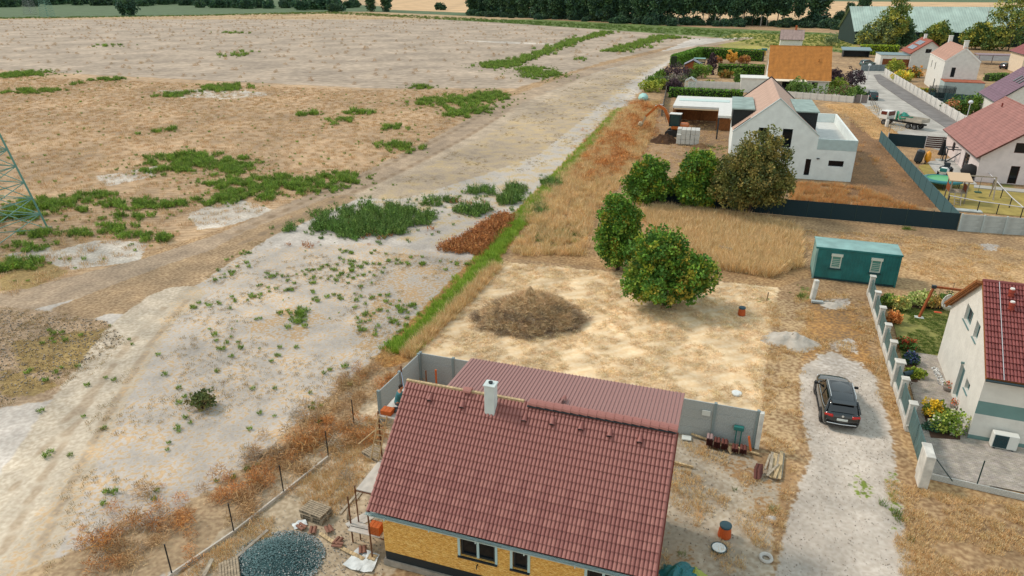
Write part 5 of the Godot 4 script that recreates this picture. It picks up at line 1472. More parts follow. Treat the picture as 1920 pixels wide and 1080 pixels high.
func person(house: Transform3D) -> void:
	var o := thing("person", "worker in teal shirt with short dark hair kneeling on the scaffold", "person", house * Vector3(-.62, 4.905, -4.3), 18.2 + 62.0)
	# kneeling on both knees, leaning towards the roof edge; local -z is forwards
	var teal := l8(44, 104, 112); var jeans := l8(66, 72, 84); var skin := l8(176, 124, 96); var boot := l8(60, 50, 42)
	var hip := Vector3(0, .46, .05); var chest := Vector3(0, .86, -.08); var neck := Vector3(0, 1.03, -.12)
	var bn := []
	bn.append([hip + Vector3(-.08, 0, 0), hip + Vector3(.08, 0, 0), .125, .125])
	bn.append([hip, Vector3(0, .66, -.0), .135, .13]); bn.append([Vector3(0, .66, 0), chest, .135, .15])
	bn.append([chest + Vector3(-.11, .04, 0), chest + Vector3(.11, .04, 0), .105, .105])
	bn.append([chest + Vector3(0, .1, 0), neck, .07, .056])
	var hands := []
	for s in [-1.0, 1.0]:
		var kn := Vector3(.12 * s, .09, -.24); var an := Vector3(.13 * s, .06, .2); var sh := chest + Vector3(.19 * s, .06, 0)
		bn.append([hip + Vector3(.09 * s, -.03, 0), kn, .095, .07]); bn.append([kn, an, .066, .045]); bn.append([an, an + Vector3(.02 * s, -.01, .15), .045, .035])
		var el := sh + Vector3(.07 * s, -.25, -.1); var wr := el + Vector3(-.05 * s, -.1, -.2)
		bn.append([sh, el, .058, .044]); bn.append([el, wr, .042, .03])
		hands.append([wr, (wr - el).normalized(), s])
	var b := MB.new()
	blob(b, bn, .02, .05, func(p: Vector3):
		if p.y < .5 and not (absf(p.x) > .2 and p.z < -.1): return boot if p.z > .18 and p.y < .14 else jeans
		if p.y > .99: return skin
		if absf(p.x) > .17 and p.y < .7: return skin
		return teal)
	for q in hands: hand(b, q[0], q[1], Vector3(0, -1, -.2), skin)
	var hc := neck + Vector3(0, .14, -.03)
	var fwd := Vector3(0, -.25, -1).normalized(); var up := Vector3(0, 1, -.25).normalized()
	var hd := [[hc + up * .045 + fwd * -.012, hc + up * .02 + fwd * .01, .088, .085], [hc + fwd * .03, hc - up * .07 + fwd * .05, .07, .042], [neck, hc - up * .03, .05, .052],
		[hc + fwd * .085 + up * .015, hc + fwd * .11 - up * .018, .011, .016]]
	for s in [-1.0, 1.0]: hd.append([hc + Vector3(.085 * s, .01, .01), hc + Vector3(.09 * s, -.03, .01), .016, .011])
	blob(b, hd, .008, .02, func(p: Vector3):
		var q := p - hc
		var fz := q.dot(fwd); var fy := q.dot(up)
		if fz > .07 and absf(fy + .055) < .007 and absf(q.x) < .025: return l8(130, 74, 66)
		if fz > .062 and absf(fy - .005) < .009 and absf(absf(q.x) - .032) < .013: return l8(40, 34, 32)
		return skin)
	obj("body", b, leafmat("skin_and_cloth", 0), o)
	var h := MB.new()
	blob(h, [[hc + up * .06 - fwd * .02, hc + up * .045 - fwd * .03, .09, .092], [hc + up * .04 - fwd * .05, hc - up * .035 - fwd * .045, .068, .055]], .01, .02, func(_p): return l8(40, 30, 26))
	obj("hair", h, leafmat("skin_and_cloth", 0), o)

# ---------------------------------------------------------------- vehicles
func wheel(o: Node3D, p: Vector3, r: float, w: float) -> void:
	var b := MB.new()
	var g := []
	for q in [[.6, -.5], [.9, -.5], [1.0, -.36], [1.0, .36], [.9, .5], [.6, .5]]:
		var l := []
		for i in 18: l.append(p + Vector3(q[1] * w, sin(TAU * i / 18) * r * q[0], cos(TAU * i / 18) * r * q[0]))
		g.append(l)
	b.grid(g, false, true)
	var t := obj("wheel", b, mat("tyre", k8(30, 30, 32), .9), o)
	b = MB.new()
	b.cyl(p - Vector3(w * .42, 0, 0), p + Vector3(w * .42, 0, 0), r * .62, r * .62, 14)
	for i in 5:
		var a := TAU * i / 5
		for s in [-1, 1]: b.box(p + Vector3(s * w * .44, sin(a) * r * .3, cos(a) * r * .3), Vector3(.02, r * .16, r * .5), Basis(Vector3.RIGHT, -a))
	obj("rim", b, mat("rim_grey", k8(120, 124, 128), .35, .7), t)

func make_suv(label: String, at: Vector3, deg: float, paint: Material, detail := true, scl := 1.0) -> Node3D:
	var o := thing("car", label, "car", at, deg)
	o.scale = Vector3.ONE * scl
	var chrome := mat("chrome", k8(220, 224, 226), .15, .9)
	var glass := mat("car_glass", k8(12, 18, 22), .04)
	glass.metallic_specular = .8
	var blk := mat("car_trim", k8(22, 24, 26), .6)
	# body: rings from the rear (+z) to the front (-z)
	var st := [[2.36, .74, .62, .40], [2.33, .84, .92, .34], [2.2, .9, 1.05, .3], [1.8, .93, 1.08, .26], [1.0, .95, 1.06, .25], [0.0, .95, 1.04, .25], [-.8, .945, 1.03, .25], [-1.2, .935, 1.02, .26], [-1.7, .92, .97, .27], [-2.1, .87, .9, .3], [-2.3, .76, .8, .36], [-2.36, .66, .62, .42]]
	var g := []
	for s in st:
		var l := []
		var w: float = s[1]; var y: float = s[2]; var lo: float = s[3]
		var half := [[0.0, y + .03], [.45 * w, y + .025], [.78 * w, y], [.92 * w, y - .04], [w, y - .16], [w * 1.0, lo + .25], [w * .975, lo + .08], [w * .9, lo], [0.0, lo]]
		for i in half.size(): l.append(Vector3(half[i][0], half[i][1], s[0]))
		for i in range(half.size() - 2, 0, -1): l.append(Vector3(-half[i][0], half[i][1], s[0]))
		g.append(l)
	var b := MB.new(); b.grid(g, true, true)
	for e in [0, st.size() - 1]:
		var c := Vector3(0, .55, st[e][0]); var m: int = g[e].size()
		for i in m:
			var nz := Vector3(0, 0, 1 if e == 0 else -1)
			b.trin(c, g[e][i], g[e][(i + 1) % m], nz, nz, nz)
	obj("body", b, paint, o)
	# glasshouse
	var gs := [[2.2, .72, 1.06, .70, 1.08], [2.05, .8, 1.04, .68, 1.34], [1.78, .85, 1.02, .66, 1.56], [1.2, .88, 1.02, .665, 1.64], [.4, .89, 1.02, .675, 1.66], [-.1, .885, 1.02, .665, 1.645], [-.5, .88, 1.02, .65, 1.54], [-.9, .86, 1.02, .66, 1.28], [-1.22, .8, 1.0, .7, 1.02]]
	g = []
	for s in gs:
		var l := []
		var half := [[0.0, s[4] + .015], [s[3] * .7, s[4] + .005], [s[3], s[4] - .04], [lerpf(s[3], s[1], .5), lerpf(s[4] - .04, s[2], .5)], [s[1], s[2]], [s[1], s[2] - .06]]
		for i in half.size(): l.append(Vector3(half[i][0], half[i][1], s[0]))
		for i in range(half.size() - 1, 0, -1): l.append(Vector3(-half[i][0], half[i][1], s[0]))
		g.append(l)
	b = MB.new(); b.grid(g, true, true); obj("glasshouse", b, glass, o)
	# roof skin and pillars over the glass
	g = []
	for s in [[1.86, .64, 1.56], [1.75, .67, 1.6], [1.2, .68, 1.66], [.4, .69, 1.685], [-.1, .68, 1.665], [-.32, .66, 1.62]]:
		var l := []
		for q in [[-1.02, -.075], [-.97, -.02], [-.6, .01], [0.0, .02], [.6, .01], [.97, -.02], [1.02, -.075]]: l.append(Vector3(q[0] * s[1], s[2] + q[1], s[0]))
		g.append(l)
	b = MB.new(); b.grid(g, false); obj("roof", b, paint, o)
	b = MB.new(); b.box(Vector3(0, 1.675, .45), Vector3(1.0, .02, 1.2)); obj("sunroof", b, glass, o)
	for s in [-1.0, 1.0]:
		b = MB.new()
		b.tube([Vector3(.69 * s, 1.6, -.2), Vector3(.78 * s, 1.32, -.72), Vector3(.86 * s, 1.05, -1.15)], [.04, .04, .05], 6)
		b.tube([Vector3(.68 * s, 1.58, 1.72), Vector3(.77 * s, 1.3, 1.98), Vector3(.84 * s, 1.04, 2.1)], [.06, .075, .08], 6)
		b.tube([Vector3(.7 * s, 1.6, .5), Vector3(.885 * s, 1.04, .5)], [.03, .03], 6)
		obj("pillar", b, paint, o)
		b = MB.new(); b.tube([Vector3(.62 * s, 1.68, -.2), Vector3(.63 * s, 1.73, 0), Vector3(.63 * s, 1.74, 1.4), Vector3(.62 * s, 1.68, 1.65)], [.022, .022, .022, .022], 6); obj("roof_rail", b, chrome, o)
		b = MB.new(); b.tube([Vector3(.895 * s, 1.03, -.95), Vector3(.905 * s, 1.03, 1.2), Vector3(.87 * s, 1.08, 1.78), Vector3(.8 * s, 1.22, 1.9)], [.016, .016, .016, .016], 5); obj("window_trim", b, chrome, o)
		b = MB.new(); b.cbox(Vector3(1.06 * s, 1.08, -.72), Vector3(.22, .15, .12), .03); b.box(Vector3(.93 * s, 1.05, -.72), Vector3(.12, .05, .06)); obj("mirror", b, blk, o)
		b = MB.new(); b.cbox(Vector3(.66 * s, .9, 2.24), Vector3(.44, .15, .22), .04, Basis(Vector3.UP, s * .32)); obj("tail_light", b, mat("tail_red", k8(170, 30, 20), .25), o)
		b = MB.new(); b.cbox(Vector3(.66 * s, .78, -2.16), Vector3(.36, .12, .2), .04, Basis(Vector3.UP, -s * .4)); obj("headlight", b, mat("lamp_glass", k8(210, 216, 220), .1), o)
		for z in [1.45, -1.45]:
			b = MB.new(); b.cyl(Vector3(.8 * s, .36, z), Vector3(.955 * s, .36, z), .42, .42, 18); obj("wheel_arch", b, blk, o)
			wheel(o, Vector3(.86 * s, .35, z), .35, .23)
		b = MB.new(); b.box(Vector3(.95 * s, .34, 0), Vector3(.05, .16, 2.1)); obj("side_skirt", b, blk, o)
	if detail:
		b = MB.new(); b.cbox(Vector3(0, .72, 2.37), Vector3(.54, .13, .03), .01); var pl := obj("number_plate", b, mat("plate_white", k8(206, 212, 208)), o)
		pl.position = Vector3.ZERO
		b = MB.new(); b.cyl(Vector3(0, .93, 2.3), Vector3(0, .94, 2.36), .06, .06, 14); b.cyl(Vector3(0, .94, 2.36), Vector3(0, .94, 2.365), .045, .045, 14); obj("emblem", b, chrome, o)
		b = MB.new(); b.tube([Vector3(-.88, .5, 2.1), Vector3(-.72, .48, 2.36), Vector3(0, .46, 2.4), Vector3(.72, .48, 2.36), Vector3(.88, .5, 2.1)], [.018, .025, .025, .025, .018], 6); obj("bumper_strip", b, chrome, o)
		b = MB.new(); b.cbox(Vector3(0, .38, 2.28), Vector3(1.5, .16, .14), .03); obj("rear_skirt", b, blk, o)
		b = MB.new(); b.box(Vector3(0, 1.575, 1.98), Vector3(1.2, .03, .3), Basis(Vector3(1, 0, 0), .12)); obj("spoiler", b, paint, o)
		b = MB.new(); b.box(Vector3(.1, 1.12, 2.16), Vector3(.6, .015, .02), Basis(Vector3(0, 0, 1), .05)); obj("wiper", b, blk, o)
	return o

func vehicles() -> void:
	var bp := mat("black_paint", k8(12, 26, 32), .25)
	bp.clearcoat_enabled = true; bp.clearcoat = .8; bp.clearcoat_roughness = .05
	make_suv("black sports utility car with silver roof rails on the dirt drive", Vector3(18.3, 0, -33.35), 16.5, bp)
	var gp := mat("dark_teal_paint", k8(20, 62, 62), .25)
	make_suv("dark green car parked at the street corner beside slatted gate", Vector3(75.63, 0, -149.58), 20, gp, false, 1.05)
	make_suv("dark car parked under the far right carport", Vector3(141.95, 0, -207.39), 70, bp, false, 1.0)
	make_suv("grey green car beside the grey block wall by garage", Vector3(105.92, 0, -216.01), 75, mat("grey_green_paint", k8(90, 116, 116), .3), false, 1.0)
	# tipper lorry with loader crane
	var o := thing("lorry", "small tipper lorry with green loader crane parked on the street", "lorry", Vector3(66.17, 0, -118.45), 330)
	var b := MB.new(); b.cbox(Vector3(0, 1.55, -3.2), Vector3(2.0, 1.5, 1.7), .2); obj("cab", b, mat("lorry_white", k8(214, 214, 210), .4), o)
	b = MB.new(); b.cbox(Vector3(0, 1.9, -2.42), Vector3(1.7, .75, .2), .06); b.cbox(Vector3(0, 1.95, -3.2), Vector3(2.06, .6, 1.1), .05); obj("cab_window", b, mat("lorry_window", k8(96, 40, 30), .2), o)
	b = MB.new(); b.box(Vector3(0, .85, 0), Vector3(.9, .25, 7.4)); obj("chassis", b, mat("car_trim", k8(22, 24, 26)), o)
	b = MB.new(); b.box(Vector3(0, 1.25, 1.6), Vector3(2.3, .12, 4.0)); obj("bed_floor", b, mat("lorry_bed", k8(186, 178, 164), .8, 0, mottle, .3), o)
	for s in [-1.0, 1.0]:
		b = MB.new(); b.box(Vector3(1.12 * s, 1.55, 1.6), Vector3(.06, .5, 4.0)); obj("side_board", b, mat("lorry_bed", k8(186, 178, 164)), o)
		for z in [-3.0, 1.4, 2.5]: wheel(o, Vector3(.9 * s, .45, z), .45, .3)
	b = MB.new(); b.box(Vector3(0, 1.75, -.45), Vector3(2.3, 1.0, .08)); obj("head_board", b, mat("lorry_bed", k8(186, 178, 164)), o)
	b = MB.new(); b.box(Vector3(0, 1.55, 3.6), Vector3(2.3, .5, .06)); obj("tail_board", b, mat("lorry_bed", k8(186, 178, 164)), o)
	b = MB.new(); b.cyl(Vector3(0, 1, -1.4), Vector3(0, 2.4, -1.4), .22, .16, 10); b.bar(Vector3(0, 2.35, -1.4), Vector3(-1.6, 1.5, .2), .25, .25); b.bar(Vector3(-1.6, 1.5, .2), Vector3(-.4, 1.9, 1.6), .18, .18); obj("crane", b, mat("crane_green", k8(40, 130, 100), .5), o)
	b = mound(Vector3(.9, .5, .7), 40, .4, 8); var tp := obj("tarpaulin", b, mat("tarp_green", k8(30, 130, 112), .6), o); tp.position = Vector3(0, 1.9, -.2)
	# stone boulder posts beside the lorry
	b = MB.new(); b.cbox(Vector3(0, .6, 0), Vector3(.5, 1.2, .5), .06); var gp2 := obj("concrete_post", b, mat("wall_white", k8(222, 220, 214))); gp2.position = Vector3(63.37, 0, -118.45); tag(gp2, "stubby white gate post left of the tipper lorry", "post")
	# excavator
	o = thing("excavator", "orange mini excavator digging beside the white block pile", "excavator", Vector3(26.06, 0, -111.18), 0)
	o.rotation.y = 1.2
	o.scale = Vector3.ONE * 1.25
	var og := mat("excavator_orange", k8(212, 112, 30), .45, 0, grain, .5)
	var dk := mat("car_trim", k8(22, 24, 26))
	for s in [-1.0, 1.0]:
		var g := []
		for x in [-.22, .22]:
			var l := []
			for i in 24:
				var a := TAU * i / 24.0
				l.append(Vector3(s * .85 + x, .38 + sin(a) * .38, cos(a) * .38 + (1.0 if cos(a) > 0 else -1.0) * .8))
			g.append(l)
		b = MB.new(); b.grid(g, false, true)
		for e in 2:
			for i in 24: b.tri(Vector3(s * .85 + (-.22 if e == 0 else .22), .38, 0), g[e][i], g[e][(i + 1) % 24])
		obj("track", b, dk, o)
	b = MB.new(); b.cyl(Vector3(0, .5, 0), Vector3(0, .85, 0), .6, .6, 16); b.box(Vector3(0, .5, 0), Vector3(1.3, .3, 1.2)); obj("undercarriage", b, dk, o)
	b = MB.new(); b.cbox(Vector3(.1, 1.2, .5), Vector3(1.9, .75, 2.0), .15); obj("engine_cover", b, og, o)
	var cab := MB.new(); cab.cbox(Vector3(-.4, 2.0, -.1), Vector3(.95, 1.5, 1.3), .08); var cb := obj("cab", cab, mat("cab_glass", k8(30, 62, 64), .1), o)
	b = MB.new(); b.cbox(Vector3(-.4, 2.8, -.1), Vector3(1.1, .12, 1.5), .04); obj("cab_roof", b, mat("lorry_white", k8(214, 214, 210)), cb)
	for x in [-.88, .08]:
		for z in [-.75, .55]:
			b = MB.new(); b.box(Vector3(x, 2.0, z), Vector3(.08, 1.5, .08)); obj("cab_pillar", b, dk, cb)
	var j0 := Vector3(.35, 1.2, -.7); var j1 := Vector3(.35, 3.1, -1.6); var j2 := Vector3(.35, 3.6, -2.5); var j3 := Vector3(.35, 2.1, -4.0); var j4 := Vector3(.35, 1.2, -4.4)
	b = MB.new(); b.bar(j0, j1, .3, .36); b.bar(j1, j2, .28, .34); obj("boom", b, og, o)
	b = MB.new(); b.bar(j2, j3, .24, .28); obj("stick", b, og, o)
	b = MB.new(); b.cyl(Vector3(.35, 1.5, -1.3), Vector3(.35, 2.7, -1.75), .06, .06, 8); b.cyl(Vector3(.35, 3.75, -1.9), Vector3(.35, 3.5, -2.9), .05, .05, 8); obj("cylinder", b, mat("chrome", k8(220, 224, 226)), o)
	b = MB.new(); b.bar(j3, j4, .3, .2); b.cbox(j4 + Vector3(0, -.1, -.2), Vector3(.7, .55, .6), .12, Basis(Vector3.RIGHT, .4)); obj("bucket", b, mat("bucket_steel", k8(176, 158, 130), .6, .3), o)
	b = mound(Vector3(2.6, 1.1, 1.8), 14, .4); var sh := obj("soil_heap", b, mat("soil", k8(82, 56, 36), 1, 0, grain, .8, .6)); sh.position = Vector3(23.36, 0, -106.25); tag(sh, "dark brown heap of dug soil below the excavator arm", "soil heap")
	# block pile
	o = thing("block_stack", "pile of white building blocks on pallets beside the excavator", "blocks", Vector3(26.25, 0, -103.93), 16)
	var wb := mat("white_block", k8(222, 222, 216), .9, 0, grain, .6)
	for x in 5:
		for z in 3:
			for y in 3:
				if y == 2 and (x == 0 and z == 0): continue
				b = MB.new(); b.cbox(Vector3(-1.3 + x * .66 + rng.randf() * .04, .5 + y * .72 + .02, -z * .8 + rng.randf() * .05), Vector3(.62, .7, .76), .03); obj("block", b, wb, o)
	for x in 2:
		b = MB.new(); b.box(Vector3(-.7 + x * 1.5, .07, -.8), Vector3(1.3, .14, 2.3)); obj("pallet", b, mat("pallet_wood", k8(186, 168, 142)), o)
	b = mound(Vector3(1.6, .5, 1.2), 24, .5); sh = obj("soil_heap", b, mat("root_soil", k8(128, 98, 66), 1, 0, grain, .8)); sh.position = Vector3(27.8, 0, -102.44); tag(sh, "low brown heap of roots and soil before the white blocks", "soil heap")

# ---------------------------------------------------------------- lattice masts
func mast(label: String, at: Vector3, deg: float, w: float, h: float, m: Material) -> void:
	var o := thing("lattice_mast", label, "mast", at, deg)
	var n := int(h / 1.6)
	var leg := func(i: int, y: float) -> Vector3:
		var k := w * .5 * (1.0 - .92 * y / h)
		return Vector3([-1, 1, 1, -1][i] * k, y, [-1, -1, 1, 1][i] * k)
	for i in 4:
		var b := MB.new(); b.bar(leg.call(i, 0.0), leg.call(i, h), .16, .16); obj("leg", b, m, o)
		b = MB.new()
		for k in n:
			var y0 := h * k / n; var y1 := h * (k + 1) / n
			b.bar(leg.call(i, y0), leg.call((i + 1) % 4, y1), .07, .07)
			b.bar(leg.call(i, y1), leg.call((i + 1) % 4, y1), .06, .06)
			if k < n / 2: b.bar(leg.call((i + 1) % 4, y0), leg.call(i, y1), .06, .06)
		obj("bracing", b, m, o).set_meta("kind", "stuff")
		b = MB.new(); b.cbox(leg.call(i, 0.0) + Vector3(0, .1, 0), Vector3(.6, .3, .6), .04); obj("footing", b, mat("concrete", k8(160, 152, 140)), o)

func pylons() -> void:
	var pm := mat("mast_green", k8(96, 142, 132), .6, .1)
	mast("green lattice power mast cut by the left edge", Vector3(-46.33, 0, -60.91) + Vector3(-3.2, 0, -1.6), 14, 6.4, 24, pm)
	mast("distant pale green lattice mast right of the dark one", Vector3(-342.66, 0, -549.13), 10, 7, 40, pm)
	mast("distant grey lattice mast near the far left trees", Vector3(-394.05, 0, -610.14), 10, 7, 40, mat("mast_grey", k8(140, 146, 144), .6))
	mast("most distant lattice mast behind the lone round bush", Vector3(-418.86, 0, -802.17), 10, 8, 40, pm)

# ---------------------------------------------------------------- gardens
func garden_things(wood: Material) -> void:
	var o: Node3D; var b: MB
	var ow := mat("swing_wood", k8(186, 96, 40), .7, 0, streak, .5)
	var anthr := mat("anthracite", k8(44, 52, 58))
	var wt := mat("white_trim", k8(225, 225, 220))
	# swing frame
	o = thing("swing_frame", "orange wooden swing frame with black corner on the small lawn", "swing", Vector3(29.36, 0, -44.97), 20)
	b = MB.new(); b.bar(Vector3(0, .05, 0), Vector3(.5, 2.45, -.3), .14, .14); obj("post", b, ow, o)
	b = MB.new(); b.bar(Vector3(.4, 2.4, -.3), Vector3(3.6, 2.4, -.3), .14, .14); obj("beam", b, ow, o)
	b = MB.new(); b.bar(Vector3(3.5, 2.4, -.3), Vector3(4.0, .05, 0), .14, .14); obj("post", b, ow, o)
	for x in [.5, 3.5]:
		b = MB.new(); b.cbox(Vector3(x, 2.4, -.3), Vector3(.3, .24, .22), .03); obj("corner_joint", b, anthr, o)
	b = MB.new(); b.cbox(Vector3(0, .03, 0), Vector3(.6, .1, .4), .02); obj("footing", b, mat("plate_white", k8(206, 212, 208)), o)
	b = MB.new(); b.cbox(Vector3(1.15, .5, -.3), Vector3(.5, .06, .2), .02); var st := obj("swing_seat", b, mat("seat_orange", k8(214, 84, 36), .5), o)
	for x in [.92, 1.38]:
		b = MB.new(); b.cyl(Vector3(x, .5, -.3), Vector3(x, 2.35, -.3), .01, .01, 4); obj("rope", b, anthr, st)
	o = thing("hanging_chair", "white wicker hanging chair beside the orange swing frame", "chair", Vector3(31.68, 0, -45.59) + Vector3(0, .35, 0), 20)
	b = MB.new(); lathe(b, Vector3.ZERO, [[.05, 0.0], [.3, .05], [.45, .28], [.48, .45]], 18); obj("seat", b, wt, o)
	var g := []
	for i in 8:
		var l := []
		var e := i / 7.0 * PI * .5
		for j in 13:
			var a := PI * j / 12.0
			l.append(Vector3(cos(a) * .48 * cos(e), .45 + sin(e) * .75, -sin(a) * .48 * cos(e)))
		g.append(l)
	b = MB.new(); b.grid(g); obj("hood", b, mat("wicker", k8(226, 226, 220), .8), o)
	b = MB.new(); b.cyl(Vector3(0, 1.2, 0), Vector3(.05, 2.05, -.2), .015, .015, 5); obj("rope", b, anthr, o)
	# heat pump
	o = thing("heat_pump", "white heat pump with dark fan grille on the front wall", "heat pump", Vector3(24.12, 0, -30.51), 20.74)
	b = MB.new(); b.cbox(Vector3(1.5, .5, .4), Vector3(1.15, .85, .42), .04); obj("casing", b, mat("pump_white", k8(214, 216, 210), .5), o)
	b = MB.new(); b.box(Vector3(1.3, .5, .62), Vector3(.62, .72, .015)); var fg := obj("fan_grille", b, mat("cabin_dark", k8(18, 60, 66)), o)
	for r in [.12, .2, .28]:
		b = MB.new()
		for i in 18: b.cyl(Vector3(1.3 + cos(TAU * i / 18) * r, .5 + sin(TAU * i / 18) * r, .64), Vector3(1.3 + cos(TAU * (i + 1) / 18) * r, .5 + sin(TAU * (i + 1) / 18) * r, .64), .008, .008, 4, false)
		obj("ring", b, anthr, fg)
	for x in [1.1, 1.9]:
		b = MB.new(); b.box(Vector3(x, .05, .4), Vector3(.1, .1, .46)); obj("foot", b, anthr, o)
	# pots and pebble strip by the door
	b = MB.new()
	for i in 160:
		var t := rng.randf(); var p := Vector3(26.48, 0, -37.83).lerp(Vector3(25.8, 0, -35.68), t) + Vector3(rng.randf_range(-.2, .2), .05, rng.randf_range(-.1, .1))
		var s := rng.randf_range(.05, .1); var c := rng.randf_range(.12, .8)
		b.col = Color(c, c * 1.02, c)
		b.cbox(p, Vector3(s, s * .6, s), s * .2, Basis(Vector3.UP, rng.randf() * 3.0))
	var peb := obj("pebbles", b, leafmat("stones", 0)); tag(peb, "strip of black and white pebbles along the white gable wall", "pebbles", "", "stuff")
	for q in [[Vector3(25.74, 0, -35.15), "stone pot with orange flowers beside the house door", 1.0], [Vector3(25.1, 0, -33.29), "low planter of dried flowers by the shrub bed", 1.1]]:
		o = thing("flower_pot", q[1], "flower pot", q[0])
		b = MB.new(); lathe(b, Vector3.ZERO, [[.0, .0], [.2 * q[2], .0], [.27 * q[2], .3], [.24 * q[2], .32], [.2 * q[2], .27], [.0, .27]], 14); obj("pot", b, mat("pot_stone", k8(168, 158, 150), .9, 0, grain, .8), o)
		b = leaves(60, Vector3(0, .42, 0), Vector3(.24, .2, .24), .1, [l8(196, 96, 40), l8(160, 70, 30), l8(110, 120, 50)]); obj("flowers", b, leafmat("leaf"), o)
	b = MB.new(); b.cyl(Vector3(23.76, 0.35, -36.46), Vector3(24.44, 0.35, -36.71), .16, .16, 10); var wc := obj("watering_can", b, mat("can_blue", k8(40, 70, 84), .5)); tag(wc, "dark blue canister hung inside the pillar fence", "canister")
	# yard of the pink house
	o = thing("trampoline", "teal trampoline under a green cover behind the mesh fence", "trampoline", Vector3(51.07, 0, -80.5) + Vector3(0, 0, 0))
	b = MB.new(); lathe(b, Vector3.ZERO, [[2.1, .75], [2.1, .95], [1.7, 1.0], [1.65, .85], [0.0, .8]], 24); obj("mat", b, mat("tramp_green", k8(96, 170, 120), .6), o)
	b = MB.new(); lathe(b, Vector3.ZERO, [[2.15, .8], [2.2, .98], [1.75, 1.08], [1.7, 1.0]], 24); obj("edge_pad", b, mat("tarp_teal", k8(26, 108, 116)), o)
	for i in 6:
		b = MB.new(); b.cyl(Vector3(cos(i) * 2.0, 0, sin(i) * 2.0), Vector3(cos(i) * 2.0, .85, sin(i) * 2.0), .05, .05, 6); obj("leg", b, anthr, o)
	o = thing("play_tower", "wooden play tower with beige roof beside the trampoline", "play tower", Vector3(48.97, 0, -74.29), 19)
	for p in [Vector3(-.8, 0, -.8), Vector3(.8, 0, -.8), Vector3(.8, 0, .8), Vector3(-.8, 0, .8)]:
		b = MB.new(); b.box(p + Vector3(0, 1.3, 0), Vector3(.12, 2.6, .12)); obj("post", b, wood, o)
	b = MB.new(); b.box(Vector3(0, 1.2, 0), Vector3(1.7, .1, 1.7)); obj("floor", b, wood, o)
	b = MB.new(); b.box(Vector3(0, 2.75, 0), Vector3(2.2, .12, 2.2), Basis(Vector3(1, 0, 0), .2)); obj("roof", b, mat("tower_roof", k8(196, 170, 140), .9), o)
	for s in [-.3, .3]:
		b = MB.new(); b.bar(Vector3(s, 0, 1.7), Vector3(s, 1.25, .85), .08, .08); obj("ladder_rail", b, wood, o)
	for i in 5:
		b = MB.new(); b.bar(Vector3(-.3, .15 + i * .23, 1.6 - i * .16), Vector3(.3, .15 + i * .23, 1.6 - i * .16), .06, .06); obj("rung", b, wood, o)
	b = MB.new(); b.box(Vector3(.85, 1.6, 0), Vector3(.06, .7, 1.5)); b.box(Vector3(-.85, 1.6, 0), Vector3(.06, .7, 1.5)); obj("side_panel", b, ow, o)
	o = thing("swing_frame", "slim garden swing with two legs right of the play tower", "swing", Vector3(53.9, 0, -75.55), 19)
	for q in [[Vector3(0, 0, -.7), Vector3(0, 2.4, 0)], [Vector3(0, 0, .9), Vector3(0, 2.4, 0)], [Vector3(-3.6, 2.4, 0), Vector3(0, 2.4, 0)]]:
		b = MB.new(); b.bar(q[0], q[1], .12, .12); obj("beam", b, wood, o)
	b = MB.new(); b.cbox(Vector3(-1.4, .6, 0), Vector3(.7, .12, .6), .04); b.cyl(Vector3(-1.4, .6, 0), Vector3(-1.4, 2.4, 0), .02, .02, 4); obj("swing_seat", b, mat("seat_green", k8(40, 80, 60), .6), o)
	b = MB.new(); b.box(Vector3(0, .06, 0), Vector3(3.4, .12, .9)); var sl := obj("stone_slab", b, mat("wall_pale", k8(186, 194, 192))); sl.position = Vector3(48.02, 0, -70.91); sl.rotation.y = -.33; tag(sl, "pale slab lying behind the concrete panel wall", "slab")
	o = thing("garden_chair", "round black wicker chair on the terrace of the pink house", "chair", Vector3(56.33, 0, -83.97))
	b = MB.new(); lathe(b, Vector3(0, 1.0, 0), [[.0, -.95], [.7, -.7], [1.0, 0], [.75, .65], [.0, .95]], 18); obj("shell", b, mat("black_wicker", k8(24, 24, 26), .8), o)
	b = MB.new(); b.cyl(Vector3(0, 0, 0), Vector3(0, .2, 0), .6, .3, 12); obj("foot", b, anthr, o)
	o = thing("lawn_mower", "white and teal ride on mower on the terrace", "mower", Vector3(54.79, 0, -86.34), 40)
	b = MB.new(); b.cbox(Vector3(0, .65, .8), Vector3(1.1, .7, 1.2), .25); obj("bonnet", b, wt, o)
	b = MB.new(); b.cbox(Vector3(0, .8, 1.35), Vector3(.8, .5, .2), .08); obj("grille", b, mat("teal_box", k8(36, 112, 108)), o)
	b = MB.new(); b.cbox(Vector3(0, .7, -.5), Vector3(1.2, .4, 1.2), .1); b.cbox(Vector3(0, 1.1, -.8), Vector3(.7, .6, .2), .08); obj("seat", b, anthr, o)
	for s in [-1.0, 1.0]:
		wheel(o, Vector3(.6 * s, .4, -.7), .4, .3); wheel(o, Vector3(.55 * s, .3, .9), .3, .22)
	o = thing("parasol", "closed black parasol standing on the terrace", "parasol", Vector3(58.6, 0, -93.92))
	b = MB.new(); b.cyl(Vector3.ZERO, Vector3(0, 2.8, 0), .04, .04, 6); obj("pole", b, anthr, o)
	b = MB.new(); b.cyl(Vector3(0, .8, 0), Vector3(0, 2.9, 0), .55, .08, 10); obj("canopy", b, mat("black_cloth", k8(20, 22, 26), .9), o)
	b = MB.new(); b.cbox(Vector3(0, .08, 0), Vector3(1.0, .16, 1.0), .04); obj("base", b, mat("wall_pale", k8(186, 194, 192)), o)
	o = thing("pergola", "small black pergola frame beside the parasol", "pergola", Vector3(59.24, 0, -92.37), 19)
	for p in [Vector3(-1, 0, -.8), Vector3(1, 0, -.8), Vector3(1, 0, .8), Vector3(-1, 0, .8)]:
		b = MB.new(); b.box(p + Vector3(0, 1.0, 0), Vector3(.12, 2.0, .12)); obj("post", b, anthr, o)
